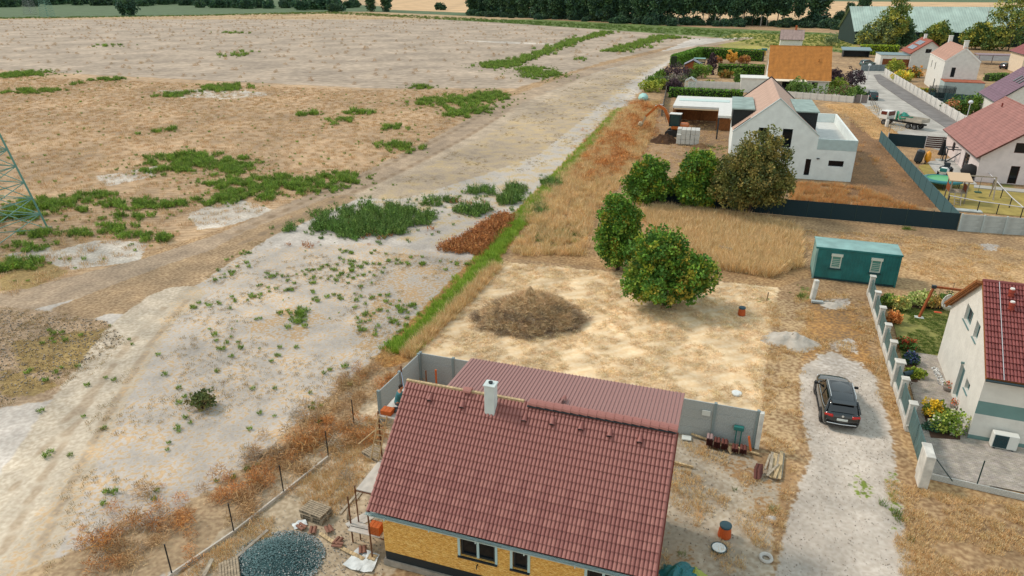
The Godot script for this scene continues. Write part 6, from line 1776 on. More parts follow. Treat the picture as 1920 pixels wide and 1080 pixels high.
	for q in [[Vector3(-1, 2, -.8), Vector3(1, 2, -.8)], [Vector3(-1, 2, .8), Vector3(1, 2, .8)], [Vector3(-1, 2, -.8), Vector3(-1, 2, .8)], [Vector3(1, 2, -.8), Vector3(1, 2, .8)], [Vector3(-1, .2, .8), Vector3(1, 2, .8)]]:
		b = MB.new(); b.bar(q[0], q[1], .12, .12); obj("beam", b, anthr, o)
	o = thing("machine", "black garden machine with yellow hood behind the mesh fence", "machine", Vector3(55.07, 0, -92.37), 30)
	b = MB.new(); b.cbox(Vector3(-.3, .95, 0), Vector3(1.0, 1.7, 1.0), .2, Basis(Vector3(0, 0, 1), -.15)); obj("body", b, anthr, o)
	b = MB.new(); lathe(b, Vector3(.7, .9, 0), [[.0, -.8], [.35, -.5], [.42, 0], [.3, .6], [.0, .9]], 12); obj("hood", b, mat("yellow_plastic", k8(224, 150, 30), .4), o)
	for s in [-1.0, 1.0]: wheel(o, Vector3(.5 * s, .25, .4), .25, .15)
	# lamps along the street
	for q in [[Vector3(88.72, 0, -179.65), "slim street lamp beside the yellow bush by the garage", 3.6], [Vector3(78.5, 0, -121.41), "white globe lamp beside the round hedge behind pink roof", 3.4], [Vector3(186.34, 0, -284.11), "thin pale lamp post before the barn trees", 7.0]]:
		o = thing("street_lamp", q[1], "lamp", q[0])
		b = MB.new(); b.cyl(Vector3.ZERO, Vector3(0, q[2], 0), .08, .05, 7); obj("pole", b, mat("zinc", k8(196, 196, 200)), o)
		b = MB.new(); lathe(b, Vector3(0, q[2] + .25, 0), [[.0, -.35], [.3, -.2], [.38, 0], [.28, .25], [.0, .35]], 12); obj("globe", b, mat("lamp_glass", k8(210, 216, 220)), o)
	# greenhouse and pool in the hedged garden
	o = thing("greenhouse", "small white framed greenhouse in front of the pale garden wall", "greenhouse", Vector3(39.57, 0, -164.2), 16)
	var gl := mat("greenhouse_glass", Color(.8, .9, .88, .25), .1); gl.transparency = BaseMaterial3D.TRANSPARENCY_ALPHA
	for x in [0.0, .85, 1.7, 2.55]:
		for z in [0.0, -3.2]:
			b = MB.new(); b.box(Vector3(x, .9, z), Vector3(.08, 1.8, .08)); obj("post", b, wt, o)
	for z in [0.0, -1.6, -3.2]:
		b = MB.new(); b.bar(Vector3(0, 1.8, z), Vector3(1.27, 2.6, z), .08, .08); b.bar(Vector3(2.55, 1.8, z), Vector3(1.27, 2.6, z), .08, .08); obj("rafter", b, wt, o)
	b = MB.new(); slab(b, Vector3(0, 1.82, -3.2), Vector3(0, 1.82, 0), Vector3(1.27, 2.62, 0), Vector3(1.27, 2.62, -3.2), .02); slab(b, Vector3(2.55, 1.82, 0), Vector3(2.55, 1.82, -3.2), Vector3(1.27, 2.62, -3.2), Vector3(1.27, 2.62, 0), .02); obj("roof_pane", b, gl, o)
	b = MB.new(); b.box(Vector3(1.27, .9, 0), Vector3(2.4, 1.7, .02)); obj("front_pane", b, gl, o)
	b = MB.new(); b.cyl(Vector3(27.86, 0, -151.08), Vector3(26.72, 0.9, -144.9), 1.1, .3, 9); var tn := obj("garden_tent", b, mat("tent_teal", k8(150, 196, 190), .7)); tag(tn, "small pale teal tent beside the sandy track", "tent")
	o = thing("playhouse", "yellow play enclosure with green roof behind the hedge", "playhouse", Vector3(77.73, 0, -250.47), 14)
	b = MB.new(); b.box(Vector3(4.5, .9, 0), Vector3(9, 1.7, .12)); obj("net", b, mat("net_yellow", k8(220, 176, 84), .8, 0, grain, .3), o)
	b = MB.new(); b.cyl(Vector3(0, 1.9, 0), Vector3(8.6, 1.9, 0), .12, .12, 6); obj("rail", b, mat("rail_blue", k8(120, 140, 160)), o)
	b = MB.new(); b.box(Vector3(8.4, 1.9, -.6), Vector3(1.8, .7, 1.6)); obj("roof", b, mat("tarp_teal", k8(26, 108, 116)), o)
	o = thing("garden_sofa", "teal garden swing seat beside the brown shed", "garden seat", Vector3(56.57, 0, -219.04), 10)
	b = MB.new(); b.box(Vector3(0, 1.8, 0), Vector3(3.4, .15, 1.8)); obj("canopy", b, mat("tent_teal", k8(150, 196, 190)), o)
	for x in [-1.6, 1.6]:
		b = MB.new(); b.box(Vector3(x, .9, 0), Vector3(.12, 1.8, 1.2)); obj("side_frame", b, anthr, o)
	b = MB.new(); b.box(Vector3(0, .6, 0), Vector3(3.0, .3, .9)); obj("seat", b, anthr, o)
	o = thing("trampoline", "round trampoline with dark net in front of green screen fence", "trampoline", Vector3(88.34, 0, -146.65))
	b = MB.new(); lathe(b, Vector3.ZERO, [[2.4, .8], [2.4, .95], [2.0, 1.0], [0.0, .9]], 20); obj("mat", b, anthr, o)
	var dn := mat("dark_net", Color(.08, .14, .15, .55), .9); dn.transparency = BaseMaterial3D.TRANSPARENCY_ALPHA
	b = MB.new(); lathe(b, Vector3.ZERO, [[2.4, .95], [2.4, 2.9]], 20); obj("net", b, dn, o)
	for i in 8:
		b = MB.new(); b.cyl(Vector3(cos(TAU * i / 8) * 2.45, 0, sin(TAU * i / 8) * 2.45), Vector3(cos(TAU * i / 8) * 2.45, 3.0, sin(TAU * i / 8) * 2.45), .05, .05, 5); obj("pole", b, anthr, o)

# ---------------------------------------------------------------- vegetation
func leaf(b: MB, p: Vector3, d: Vector3, s: float, w := .5) -> void:
	# one folded leaf: two triangles
	var x := d.cross(Vector3(rng.randfn(), rng.randfn(), rng.randfn())).normalized() * s * w
	var t := p + d * s
	var k := p + d * s * .45
	var up := x.cross(d).normalized() * s * .12
	b.tri(p, k + x + up, t); b.tri(p, t, k - x + up)

func rdir() -> Vector3:
	var z := rng.randf_range(-1, 1); var a := rng.randf() * TAU; var r := sqrt(1 - z * z)
	return Vector3(r * cos(a), z, r * sin(a))

func leaves(n: int, c: Vector3, r: Vector3, s: float, cols: Array, into: MB = null) -> MB:
	var b := into if into else MB.new()
	for i in n:
		var d := rdir()
		var p := c + d * r * pow(rng.randf(), .35)
		b.col = cols[rng.randi() % cols.size()] * rng.randf_range(1.1, 1.6)
		leaf(b, p, (d + rdir() * .9 + Vector3(0, .2, 0)).normalized(), s * rng.randf_range(.7, 1.3))
	return b

func crown(lobes: Array, clumps: int, per: int, s: float, cr: float, cols: Array, tips: Array, tipk := .3) -> MB:
	# leaf clumps spread through the lobes' volume, gaps between them
	var b := MB.new()
	lobes = lobes.duplicate()
	for l in lobes.duplicate():
		for i in 5:
			var d := rdir(); d.y = absf(d.y) * .9 - .15
			lobes.append([l[0] + d * l[1] * .95, l[1] * rng.randf_range(.22, .4)])
	var tot := 0.0
	for l in lobes: tot += l[1].x * l[1].y * l[1].z
	for l in lobes:
		var n := int(clumps * l[1].x * l[1].y * l[1].z / tot) + 2
		for i in n:
			var d := rdir()
			var rr := pow(rng.randf(), .4) * rng.randf_range(.8, 1.12)
			var c: Vector3 = l[0] + d * l[1] * rr
			var pal: Array = tips if rng.randf() < tipk else cols
			var base: Color = pal[rng.randi() % pal.size()] * rng.randf_range(1.1, 1.7)
			for k in per:
				var e := rdir()
				b.col = base * rng.randf_range(.8, 1.2)
				leaf(b, c + e * cr * pow(rng.randf(), .5), (e * .6 + d * .5 + rdir() * .6).normalized(), s * rng.randf_range(.7, 1.3))
	return b

func limbs(lobes: Array, h: float, r: float) -> MB:
	var b := MB.new()
	b.tube([Vector3.ZERO, Vector3(.04, h * .5, .03), Vector3(0, h, 0)], [r, r * .8, r * .65], 8)
	for l in lobes:
		for k in 3:
			var e: Vector3 = l[0] + rdir() * l[1] * .75
			var m := Vector3(0, h * rng.randf_range(.7, 1.0), 0).lerp(e, .5) + Vector3(0, -.1, 0)
			b.tube([Vector3(0, h * rng.randf_range(.6, .98), 0), m, e], [r * .5, r * .3, r * .06], 5)
	return b

func tree(called: String, label: String, at: Vector3, lobes: Array, h: float, r: float, clumps: int, per: int, s: float, cr: float, cols: Array, tips: Array, tipk: float, group := "", bark: Material = null) -> Node3D:
	var o := thing(called, label, "tree", at, 0, group)
	obj("trunk", limbs(lobes, h, r), bark if bark else mat("bark_brown", k8(92, 76, 60), .95, 0, streak, 1.5), o)
	obj("crown", crown(lobes, clumps, per, s, cr, cols, tips, tipk), leafmat("leaf"), o)
	return o

func tangle(n: int, r: float, h: float, len: float, w: float, cols: Array, flat := .35) -> MB:
	# fine twigs lying and arching every way inside a low dome
	var b := MB.new()
	for i in n:
		var d := rdir(); d.y = absf(d.y)
		var q := pow(rng.randf(), .5)
		var p := Vector3(d.x * r, d.y * h, d.z * r) * q
		var e := (rdir() * Vector3(1, flat, 1) + d * .5).normalized() * len * rng.randf_range(.6, 1.3)
		var x := e.cross(rdir()).normalized() * w
		var m := p + e * .5 + Vector3(0, len * .1, 0)
		b.col = cols[rng.randi() % cols.size()] * rng.randf_range(.75, 1.2)
		b.tri(p - x, p + x, m + x); b.tri(p - x, m + x, m - x); b.tri(m - x, m + x, p + e)
	return b

func tuft(n: int, h: float, r: float, w: float, cols: Array) -> MB:
	var b := MB.new()
	for i in n:
		var a := rng.randf() * TAU; var q := sqrt(rng.randf()) * r
		var p := Vector3(cos(a) * q, 0, sin(a) * q)
		var l := rng.randf_range(.2, .75)
		var hh := h * rng.randf_range(.5, 1.1)
		var t := p + Vector3(cos(a + rng.randfn() * .8) * l * hh, hh, sin(a + rng.randfn() * .8) * l * hh)
		var x := Vector3(-sin(a), 0, cos(a)).rotated(Vector3.UP, rng.randfn()) * w
		b.col = cols[rng.randi() % cols.size()] * rng.randf_range(.75, 1.2)
		var m := p.lerp(t, .5) + Vector3(0, hh * .12, 0)
		b.tri(p - x, p + x, m + x * .7); b.tri(p - x, m + x * .7, m - x * .7); b.tri(m - x * .7, m + x * .7, t)
	return b

func weed(n: int, h: float, r: float, s: float, cols: Array) -> MB:
	var b := MB.new()
	for i in n:
		var a := rng.randf() * TAU; var q := sqrt(rng.randf()) * r
		var base := Vector3(cos(a) * q, 0, sin(a) * q)
		var hh := h * rng.randf_range(.5, 1.1) * (1.0 - .4 * q / r)
		var top := base * 1.3 + Vector3(0, hh, 0)
		var c: Color = cols[rng.randi() % cols.size()] * rng.randf_range(1.2, 1.9)
		for k in 9:
			var t := rng.randf_range(.15, 1.0)
			b.col = c * rng.randf_range(.85, 1.15)
			leaf(b, base.lerp(top, t), (rdir() + Vector3(0, .5, 0)).normalized(), s * rng.randf_range(.7, 1.2) * (1.2 - .5 * t), .32)
	return b

func scatter(called: String, label: String, category: String, m: Mesh, xf: Array, cs: Array) -> void:
	if xf.is_empty(): return
	var mm := MultiMesh.new()
	mm.transform_format = MultiMesh.TRANSFORM_3D
	mm.use_colors = true
	mm.mesh = m
	mm.instance_count = xf.size()
	for i in xf.size():
		mm.set_instance_transform(i, xf[i]); mm.set_instance_color(i, cs[i])
	var o := MultiMeshInstance3D.new()
	o.multimesh = mm
	o.name = numbered(called)
	add_child(o)
	tag(o, label, category, "", "stuff")

var xs: Array
var cs: Array
var patchy := noise(71, .45, 3)
func put(x: float, z: float, s: float, y := 0.0, tint := 1.0) -> void:
	var bs := Basis(Vector3.UP, rng.randf() * TAU).scaled(Vector3(s, s * rng.randf_range(.8, 1.2), s))
	xs.append(Transform3D(bs, Vector3(x, y, z)))
	var k := rng.randf_range(.8, 1.15) * tint
	cs.append(Color(k * rng.randf_range(.94, 1.06), k, k * rng.randf_range(.9, 1.05)))

func flush() -> void:
	xs = []; cs = []

func in_ellipses(es: Array, dens: float, s0: float, s1: float) -> void:
	for e in es:
		var n := int(dens * e[2] * e[3] * 3.14 * (e[4] if e.size() > 4 else 1.0)) + 1
		for i in n:
			var a := rng.randf() * TAU; var q := sqrt(rng.randf()) * rng.randf_range(.7, 1.15)
			var px: float = e[0] + cos(a) * q * e[2] * 1.25; var pz: float = e[1] + sin(a) * q * e[3] * 1.25
			if rng.randf() < .16:
				var far := rng.randf_range(1.0, 1.9)
				put(e[0] + cos(a) * far * e[2] * 1.1, e[1] + sin(a) * far * e[3] * 1.1, s0 * rng.randf_range(.35, .8)); continue
			var nv := patchy.get_noise_2d(px, pz)
			if nv < -.28 + q * .4: continue
			put(px, pz, rng.randf_range(s0, s1) * (1.05 - .4 * q + nv * .7))

func in_poly(p: PackedVector2Array, n: int, s0: float, s1: float, f: FastNoiseLite = null, thr := 0.0) -> void:
	var lo := p[0]; var hi := p[0]
	for q in p: lo = lo.min(q); hi = hi.max(q)
	var got := 0; var tries := 0
	while got < n and tries < n * 30:
		tries += 1
		var q := Vector2(rng.randf_range(lo.x, hi.x), rng.randf_range(lo.y, hi.y))
		if f and f.get_noise_2d(q.x, q.y) < thr: continue
		if not Geometry2D.is_point_in_polygon(q, p): continue
		put(q.x, q.y, rng.randf_range(s0, s1)); got += 1

func along(l: PackedVector2Array, w: float, per_m: float, s0: float, s1: float, f: FastNoiseLite = null, thr := -1.0) -> void:
	for i in l.size() - 1:
		var d := l[i].distance_to(l[i + 1])
		var nn := (l[i + 1] - l[i]).orthogonal().normalized()
		for k in int(d * per_m):
			var q := l[i].lerp(l[i + 1], rng.randf()) + nn * rng.randfn() * w * .45
			if f and f.get_noise_2d(q.x, q.y) < thr: continue
			put(q.x, q.y, rng.randf_range(s0, s1))

func build_plants() -> void:
	var lm := leafmat("leaf")
	var gm := leafmat("dry_blade", .15)
	var green := [l8(82, 112, 40), l8(100, 130, 46), l8(70, 98, 40), l8(118, 140, 56)]
	var dgreen := [l8(72, 100, 46), l8(86, 116, 50), l8(100, 124, 56)]
	var lime := [l8(158, 184, 64), l8(172, 194, 72), l8(134, 168, 56)]
	var straw := [l8(236, 206, 156), l8(222, 186, 132), l8(240, 216, 170), l8(206, 166, 112)]
	var rusty := [l8(214, 146, 80), l8(196, 128, 68), l8(226, 166, 98), l8(170, 112, 64)]
	var brown := [l8(196, 160, 116), l8(174, 138, 96), l8(210, 176, 130), l8(150, 118, 84)]
	var cl := noise(61, .12, 3); var cl2 := noise(62, .3, 3)
	var wb := weed(12, .55, .35, .16, green); wb.add(tuft(30, .6, .34, .016, [l8(100, 134, 50), l8(122, 150, 60), l8(140, 150, 66)]), Transform3D())
	var weedm := wb.mesh(lm)
	wb = weed(14, .75, .4, .15, dgreen); wb.add(tuft(24, .8, .36, .016, [l8(92, 124, 56), l8(110, 136, 64)]), Transform3D())
	var weedd := wb.mesh(lm)
	var limem := tuft(46, .42, .3, .014, lime).mesh(lm)
	var grassm := tuft(40, .3, .28, .012, green).mesh(lm)
	var strawm := tuft(34, .22, .3, .011, straw).mesh(gm)
	var tallm := tuft(44, .75, .35, .012, straw).mesh(gm)
	var rustm := weed(15, .7, .42, .13, [l8(150, 100, 58), l8(134, 88, 50), l8(164, 116, 72)]).mesh(gm)
	var rustg := tangle(110, .5, .62, .32, .009, rusty, 1.0).mesh(gm)
	var brownm := tangle(110, .5, .55, .32, .009, brown, .9).mesh(gm)
	var greym := tangle(120, .5, .5, .3, .008, [l8(170, 158, 142), l8(146, 132, 116), l8(188, 172, 150)], .9).mesh(gm)
	var litm := tuft(12, .13, .16, .012, [l8(200, 166, 122), l8(170, 138, 98), l8(140, 128, 84)]).mesh(gm)
	# --- green weeds
	flush(); in_ellipses([[-50.21, -72.27, 5.23, 3.15], [-51.57, -69.05, 3.08, 2.91], [-48.02, -75.55, 2.84, 1.7], [-41.7, -92.37, 6.78, 3.67], [-43.72, -88.84, 3.9, 2.28], [-36.09, -88.84, 3.03, 2.85], [-30.9, -81.71, 5.89, 3.43], [-25.27, -80.03, 6.01, 2.6], [-22.31, -83.46, 3.77, 2.04], [-21.46, -85.54, 2.8, 1.6], [-32.41, -75.55, 2.95, 2.56], [-29.71, -76.41, 3.26, 2.17], [-40.68, -73.06, 3.99, 1.81], [-39.65, -68.51, 2.53, 1.08], [-38.37, -72.86, 2.95, 1.2], [-39.67, -64.44, 2.42, 1.61], [-35.25, -62.86, 1.74, 1.23], [-33.01, -61.35, 1.46, 1.18], [-41.56, -63.17, 1.82, 0.93], [-45.66, -63.17, 2.49, 1.24], [-44.84, -59.9, 2.4, 0.85], [-42.75, -54.9, 2.81, 1.71], [-43.39, -58.79, 0.82, 0.69]], 5.0, .6, 1.4)
	scatter("green_weeds", "lush green weed patches in the stubble above the track", "weeds", weedm, xs, cs)
	flush(); in_ellipses([[-17.46, -67.8, 2.82, 2.82], [-14.25, -68.16, 4.21, 3.92], [-10.91, -67.8, 2.77, 2.82], [-13.57, -64.44, 3.2, 2.26], [-18.43, -65.09, 0.98, 1.64], [-15.9, -63.17, 1.59, 1.24], [-21.92, -64.44, 0.99, 0.97], [-4.51, -70.35, 2.04, 1.5], [-8.24, -73.88, 1.79, 1.23], [-3.71, -78.18, 1.63, 1.36], [-1.5, -75.55, 1.33, 2.13], [-0.29, -73.88, 1.19, 2.05], [0.31, -78.18, 1.25, 1.81], [4.51, -81.71, 1.17, 2.21], [2.27, -70.91, 1.03, 1.9]], 5.0, .7, 1.6)
	scatter("green_weeds", "dense dark green weed thicket between track and plot", "weeds", weedd, xs, cs)
	flush(); in_ellipses([[-12.12, -146.65, 6.29, 6.46], [-7.21, -136.59, 4.8, 5.03], [-4.57, -152.61, 4.15, 7.74], [-9.88, -130.57, 3.06, 3.46], [-29.9, -122.94, 2.37, 3.1], [-38.04, -130.57, 1.7, 2.31], [-28.01, -132.33, 2.74, 2.96], [-19.64, -117.02, 2.23, 2.35], [-17.83, -102.81, 2.79, 2.6], [-15.59, -100.99, 2.41, 2.16], [-21.15, -166.9, 3.13, 2.74], [-17.46, -145.23, 3.41, 4.23], [-66.84, -165.99, 5.27, 6.35], [-73.44, -155.76, 3.2, 4.02], [-45.58, -95.52, 3.83, 2.92], [-131.44, -191.97, 6.83, 7.17], [-108.06, -160.72, 6, 3.41], [-102.53, -181.78, 3.87, 3.23], [-105.87, -173.54, 1.57, 1.97], [-59.82, -110.76, 1.18, 1.7], [-57.17, -115.17, 1.2, 1.83], [-3.2, -217.51, 5.72, 9.1], [7.86, -193.17, 5.39, 8.47], [6, -203.32, 4.41, 6.66]], 2.2, .9, 1.8)
	in_poly(pv([-145.8, -193.17, -31.53, -162.44, -1.2, -160.72, -15.1, -97.51, -24.13, -75.97, -33.27, -58.79, -39.88, -49.32]), 420, .25, .6, cl2, -.1)
	scatter("green_weeds", "scattered green weed islands across the tan stubble field", "weeds", weedm, xs, cs)
	flush(); along(pv([-9.24, -208.78, 3.43, -233.74, 16.01, -274.32, 30.61, -324.44, 49.13, -377.62]), 5, 3.0, 1.2, 2.4, cl, -.3); along(pv([36.22, -260.79, 49.32, -294.61, 72.56, -345.33]), 5, 3.0, 1.2, 2.4); in_ellipses([[22.3, -233.74, 2.54, 6.96], [51.76, -284.11, 4.01, 7.6], [74.46, -331.13, 5.76, 6.82], [-94.61, -248.5, 4.52, 5.87], [-95.3, -260.79, 3.86, 4.29], [-159.06, -289.27, 5.09, 5.25], [-138.78, -369.01, 9.11, 4.21]], .25, 1.4, 2.6)
	scatter("green_weeds", "distant green grass strips crossing the pale field", "weeds", weedm, xs, cs)
	flush(); in_poly(pv([-25.29, -47.35, -24.61, -61.65, -3.24, -56.14, -7.73, -40.26, -12.94, -41.38]), 200, .3, .6, cl, .12); in_poly(pv([-32.35, -41.38, -24.09, -44.63, -8.03, -37.83, -12.42, -27.09, -17.09, -22.28, -19.5, -21.13]), 70, .3, .55, cl2, .2); in_ellipses([[-15.54, -45.5, 2.03, 1.61], [-14.7, -48.32, 1.69, 1.38], [-16.76, -49.83, 0.88, 0.62], [-15.93, -44.2, 2.39, 1.02], [-14.95, -58.79, 1.99, 1.24], [-13.02, -58.79, 0.99, 0.82], [-15.49, -51.43, 0.89, 0.88], [-5.53, -46.41, 0.56, 0.55], [-18.33, -34.45, 0.62, 0.8], [-18.25, -35.03, 0.35, 0.59], [-16.17, -40.26, 0.6, 0.37], [-10.7, -37.83, 0.49, 0.26], [-17.88, -40.63, 0.69, 0.37], [-14.03, -35.62, 0.82, 0.3], [-17.88, -29.4, 0.44, 0.18], [-17.86, -24.18, 0.57, 0.2], [-18.22, -23.52, 0.4, 0.13], [-26.58, -41, 0.82, 0.45], [-31.12, -42.95, 1.77, 0.65], [-29.68, -37.18, 1.21, 0.51]], 2.2, .35, .7)
	scatter("green_weeds", "small green weeds dotted over the white sand plot", "weeds", weedm, xs, cs)
	flush(); in_ellipses([[3.59, -63.17, 2.58, 1.87], [5.7, -63.96, 1.57, 1.91], [2.01, -61.65, 1.51, 0.89], [22.63, -49.83, 0.54, 0.93], [22.61, -48.71, 0.63, 0.5], [16.8, -26.51, 0.29, 0.69], [17.37, -24.86, 0.26, 1.4], [15.91, -30.55, 0.31, 0.24], [10.76, -26.32, 0.22, 0.15], [12.03, -24.86, 0.22, 0.14], [7.42, -22.28, 0.25, 0.24], [34.22, -69.97, 0.87, 0.93], [30.01, -100.99, 1.66, 2.16], [38.79, -64.76, 0.6, 0.49]], 7, .5, 1.0)
	scatter("green_weeds", "low green patches on the dry ground right of the verge", "weeds", grassm, xs, cs)
	flush(); along(pv([-7.48, -39.75, -5.13, -46.41, -2.5, -54.9, 0.99, -68.16, 5.19, -82.45, 10.76, -100.99, 21.13, -136.59]), 1.0, 30, .6, 1.15)
	scatter("verge_grass", "bright green grass strip beside the old plough edge", "grass", limem, xs, cs)
	# --- dry grass and shrubs
	flush(); along(pv([-6.81, -39.19, -4.31, -45.95, -1.36, -54.9]), .5, 30, .5, .95); along(pv([2.14, -66.42, 6.32, -80.03, 12.27, -99.22, 22.67, -136.59]), 2.2, 22, .6, 1.2); in_poly(pv([2.14, -66.42, 9.39, -85.54, 23.17, -139.8, 30.29, -146.65, 21.68, -108.67, 14.76, -85.54, 9.19, -71.88, 6.62, -57.44, -0.47, -57.44]), 2600, .5, 1.1)
	scatter("dry_grass", "dry straw grass bank right of the green verge", "grass", tallm, xs, cs)
	flush(); in_ellipses([[21, -119.91, 2.47, 10.91], [15.31, -104.7, 2.49, 8.49], [15.01, -94.24, 1.96, 5.08], [11.71, -94.24, 1.95, 5.72], [25.25, -136.59, 2.16, 7.55], [9.39, -85.54, 1.37, 3.73], [12.42, -88.27, 1.7, 2.82], [17.63, -109.49, 2.09, 7.53]], 2.2, 1.0, 1.9)
	scatter("dry_shrubs", "rust brown dead shrubs along the bank by the excavator plot", "shrubs", rustg, xs, cs)
	flush(); in_poly(pv([-6.78, -59.06, -5.02, -61.65, -0.84, -69.6, 0.27, -67.8, -2.85, -57.7, -4.78, -58.24]), 260, .8, 1.4); in_ellipses([[-13.34, -63.17, 3.15, 1.56], [-16.25, -64.76, 2.16, 1.3], [-4.71, -73.88, 2.38, 1.43], [-0.59, -74.29, 2.15, 1.65], [-8.91, -64.76, 1.59, 0.97], [-19.68, -60.19, 2.58, 0.72], [-14.59, -69.97, 4.6, 2.61]], .7, .5, 1.0)
	scatter("dry_shrubs", "rust red dead weeds between sand and green verge", "shrubs", rustm, xs, cs)
	flush(); in_poly(pv([12.9, -69.97, 16.58, -71.49, 24.12, -68.16, 28.05, -64.76, 24.56, -54.9, 21.03, -52.54, 16.83, -54.9, 14.37, -63.17]), 3000, .8, 1.35)
	scatter("dry_grass", "tall golden straw grass between trees and green cabin", "grass", tallm, xs, cs)
	flush(); along(pv([-6.95, -38.5, -8.39, -34.45, -9.86, -31.52, -10.88, -28.96, -12.16, -26.32, -13.5, -24.59, -15.27, -23.2, -17.21, -21.69]), 3.0, 9, .6, 1.25, cl, -.25); in_ellipses([[-8.55, -35.32, 1.96, 2.38], [-9.63, -33.07, 1.26, 1.39], [-10.35, -30.09, 1.19, 1.11], [-7.36, -30.55, 0.71, 0.95], [-12.03, -27.49, 1.14, 0.81], [-13.21, -25.76, 1.12, 0.66], [-15.31, -24.86, 0.84, 0.84]], 1.6, .7, 1.3)
	scatter("dry_shrubs", "brown dead weeds beside the black fence posts", "shrubs", brownm, xs, cs)
	flush(); along(pv([-7.09, -37.18, -9.39, -32.03, -11.23, -28.32, -13.08, -25.39, -15.27, -23.2, -17.43, -21.69]), 3.4, 3.2, .6, 1.3, cl, -.1)
	scatter("dry_shrubs", "grey twiggy weeds mixed into the fence strip", "shrubs", greym, xs, cs)
	flush(); along(pv([-6.35, -37.83, -8.91, -32.54, -10.81, -28.75, -12.77, -25.22, -15.58, -22.89, -17.87, -21.69]), 2.6, 6, .6, 1.1, cl2, -.1); in_ellipses([[-7.47, -29.63, 0.87, 1.18], [-7.13, -32.54, 0.49, 1.57], [-11.76, -29.18, 1.18, 0.88], [-11.77, -26.7, 0.84, 0.54], [-15.11, -24.69, 0.73, 0.9], [-16.75, -26.13, 0.59, 0.38], [-18.74, -23.2, 0.86, 0.32]], 1.6, .7, 1.2)
	scatter("dry_shrubs", "orange dead weeds near fence and scaffold", "shrubs", rustg, xs, cs)
	flush(); in_poly(pv([34.44, -81.71, 40.65, -80.5, 43.76, -69.97, 30.9, -74.7]), 700, .5, 1.1, cl2, -.1); in_ellipses([[49.78, -94.24, 3.35, 6.36], [48.29, -85.54, 2.32, 5.33], [53.18, -104.7, 1.84, 3.07]], .5, .5, .9)
	var mixed := tuft(50, .6, .4, .011, [rusty[0], straw[1], brown[0], straw[3]]).mesh(gm)
	scatter("dry_grass", "orange brown weeds in front of the white gabled house", "grass", mixed, xs, cs)
	# --- short stubble and litter
	flush(); in_poly(pv([-0.93, -56.14, 20.92, -50.36, 14.17, -33.34, 10.56, -34.45, -2.76, -39.33, -5.89, -39.54, -6.35, -39.05]), 2600, .4, .9, cl2, -.2)
	scatter("mown_straw", "mown straw stubble on the plot with the hay heap", "straw", tangle(40, .4, .06, .3, .01, [l8(244, 222, 184), l8(236, 206, 164), l8(248, 230, 196), l8(216, 180, 134)]).mesh(gm), xs, cs)
	flush(); in_poly(pv([-145.8, -193.17, -31.53, -162.44, 0, -162.44, -15.01, -96.84, -23.89, -75.12, -33, -58.24, -39.2, -48.32]), 11000, .6, 1.2)
	scatter("stubble", "tan stubble of the harvested field left of the track", "stubble", tuft(26, .3, .36, .014, [l8(222, 190, 148), l8(206, 172, 130), l8(232, 204, 164), l8(184, 150, 110)]).mesh(gm), xs, cs)
	flush(); in_poly(pv([-409.81, -491.58, -160.18, -621.62, -3.25, -450.92, 81.66, -331.13, 28.35, -226.98, 0, -171.6, -33.21, -171.6, -155.03, -206.01]), 1500, .7, 1.6, cl, -.05)
	scatter("field_weeds", "tiny dark weeds dotted over the pale distant field", "weeds", brownm, xs, cs)
	flush(); in_poly(pv([-25.29, -47.35, -24.61, -61.65, -3.24, -56.14, -7.73, -40.26, -10.35, -30.09, -13.9, -21.69, -19.5, -21.13, -23.2, -31.52]), 2300, .4, 1.2, cl, -.02); in_poly(pv([-16.99, -68.16, 10.57, -97.51, 45.43, -220.58, 21.44, -193.17, -13.41, -85.54]), 1600, .6, 1.5, cl, .05)
	scatter("dry_litter", "sparse dry weed tufts across the pale sand", "weeds", litm, xs, cs)
	flush(); in_poly(pv([-42.56, -47.35, -34.24, -46.23, -28.96, -44.45, -26.02, -41.38, -25.79, -37.18, -29.1, -33.39, -30.74, -31.52]), 1300, .5, 1.2)
	scatter("dry_litter", "dry grass clods on the brown soil left of the ruts", "weeds", litm, xs, cs)
	flush(); in_poly(pv([27.78, -64.76, 37.96, -63.17, 46.28, -58.79, 41.31, -51.43, 35.08, -50.36, 33.2, -54.9, 27, -58.79]), 1100, .4, .8, cl2, -.1); in_poly(pv([19.6, -48.32, 23.67, -50.36, 27.77, -48.32, 21.17, -31.52, 21.26, -34.74, 21.57, -41.38, 17.33, -35.92, 14.87, -28.75, 12.85, -29.18]), 1100, .35, .8, cl2, .05); in_poly(pv([19.35, -26.51, 24.79, -24.86, 21.33, -20.06, 15.48, -20.06, 18.11, -27.09]), 1300, .35, .7, cl2, -.1)
	scatter("dry_grass", "short dry grass on the lots around drive and cabin", "grass", strawm, xs, cs)
	flush(); in_poly(pv([8.67, -30.09, 12.58, -29.18, 14.01, -27.9, 10.62, -21.13, 5.8, -20.85]), 420, .35, .8, cl2, .1); in_poly(pv([-10.58, -27.9, -7.73, -32.54, -6.21, -27.09, -7.78, -24.86, -12.57, -21.13, -13.22, -21.13]), 700, .35, .9, cl2, -.05)
	scatter("dry_litter", "thin dry grass on the dirt yard around the bungalow", "weeds", strawm, xs, cs)
	flush(); in_poly(pv([25.28, -139.8, 34.63, -154.17, 34.55, -112.92, 29.28, -94.24, 14.76, -85.54]), 900, .5, 1.1); in_poly(pv([62.16, -141.12, 72.25, -141.12, 67.2, -117.49, 56.69, -108.67]), 700, .5, 1.2)
	scatter("dry_grass", "sparse dry grass on the plots around the white gabled house", "grass", strawm, xs, cs)
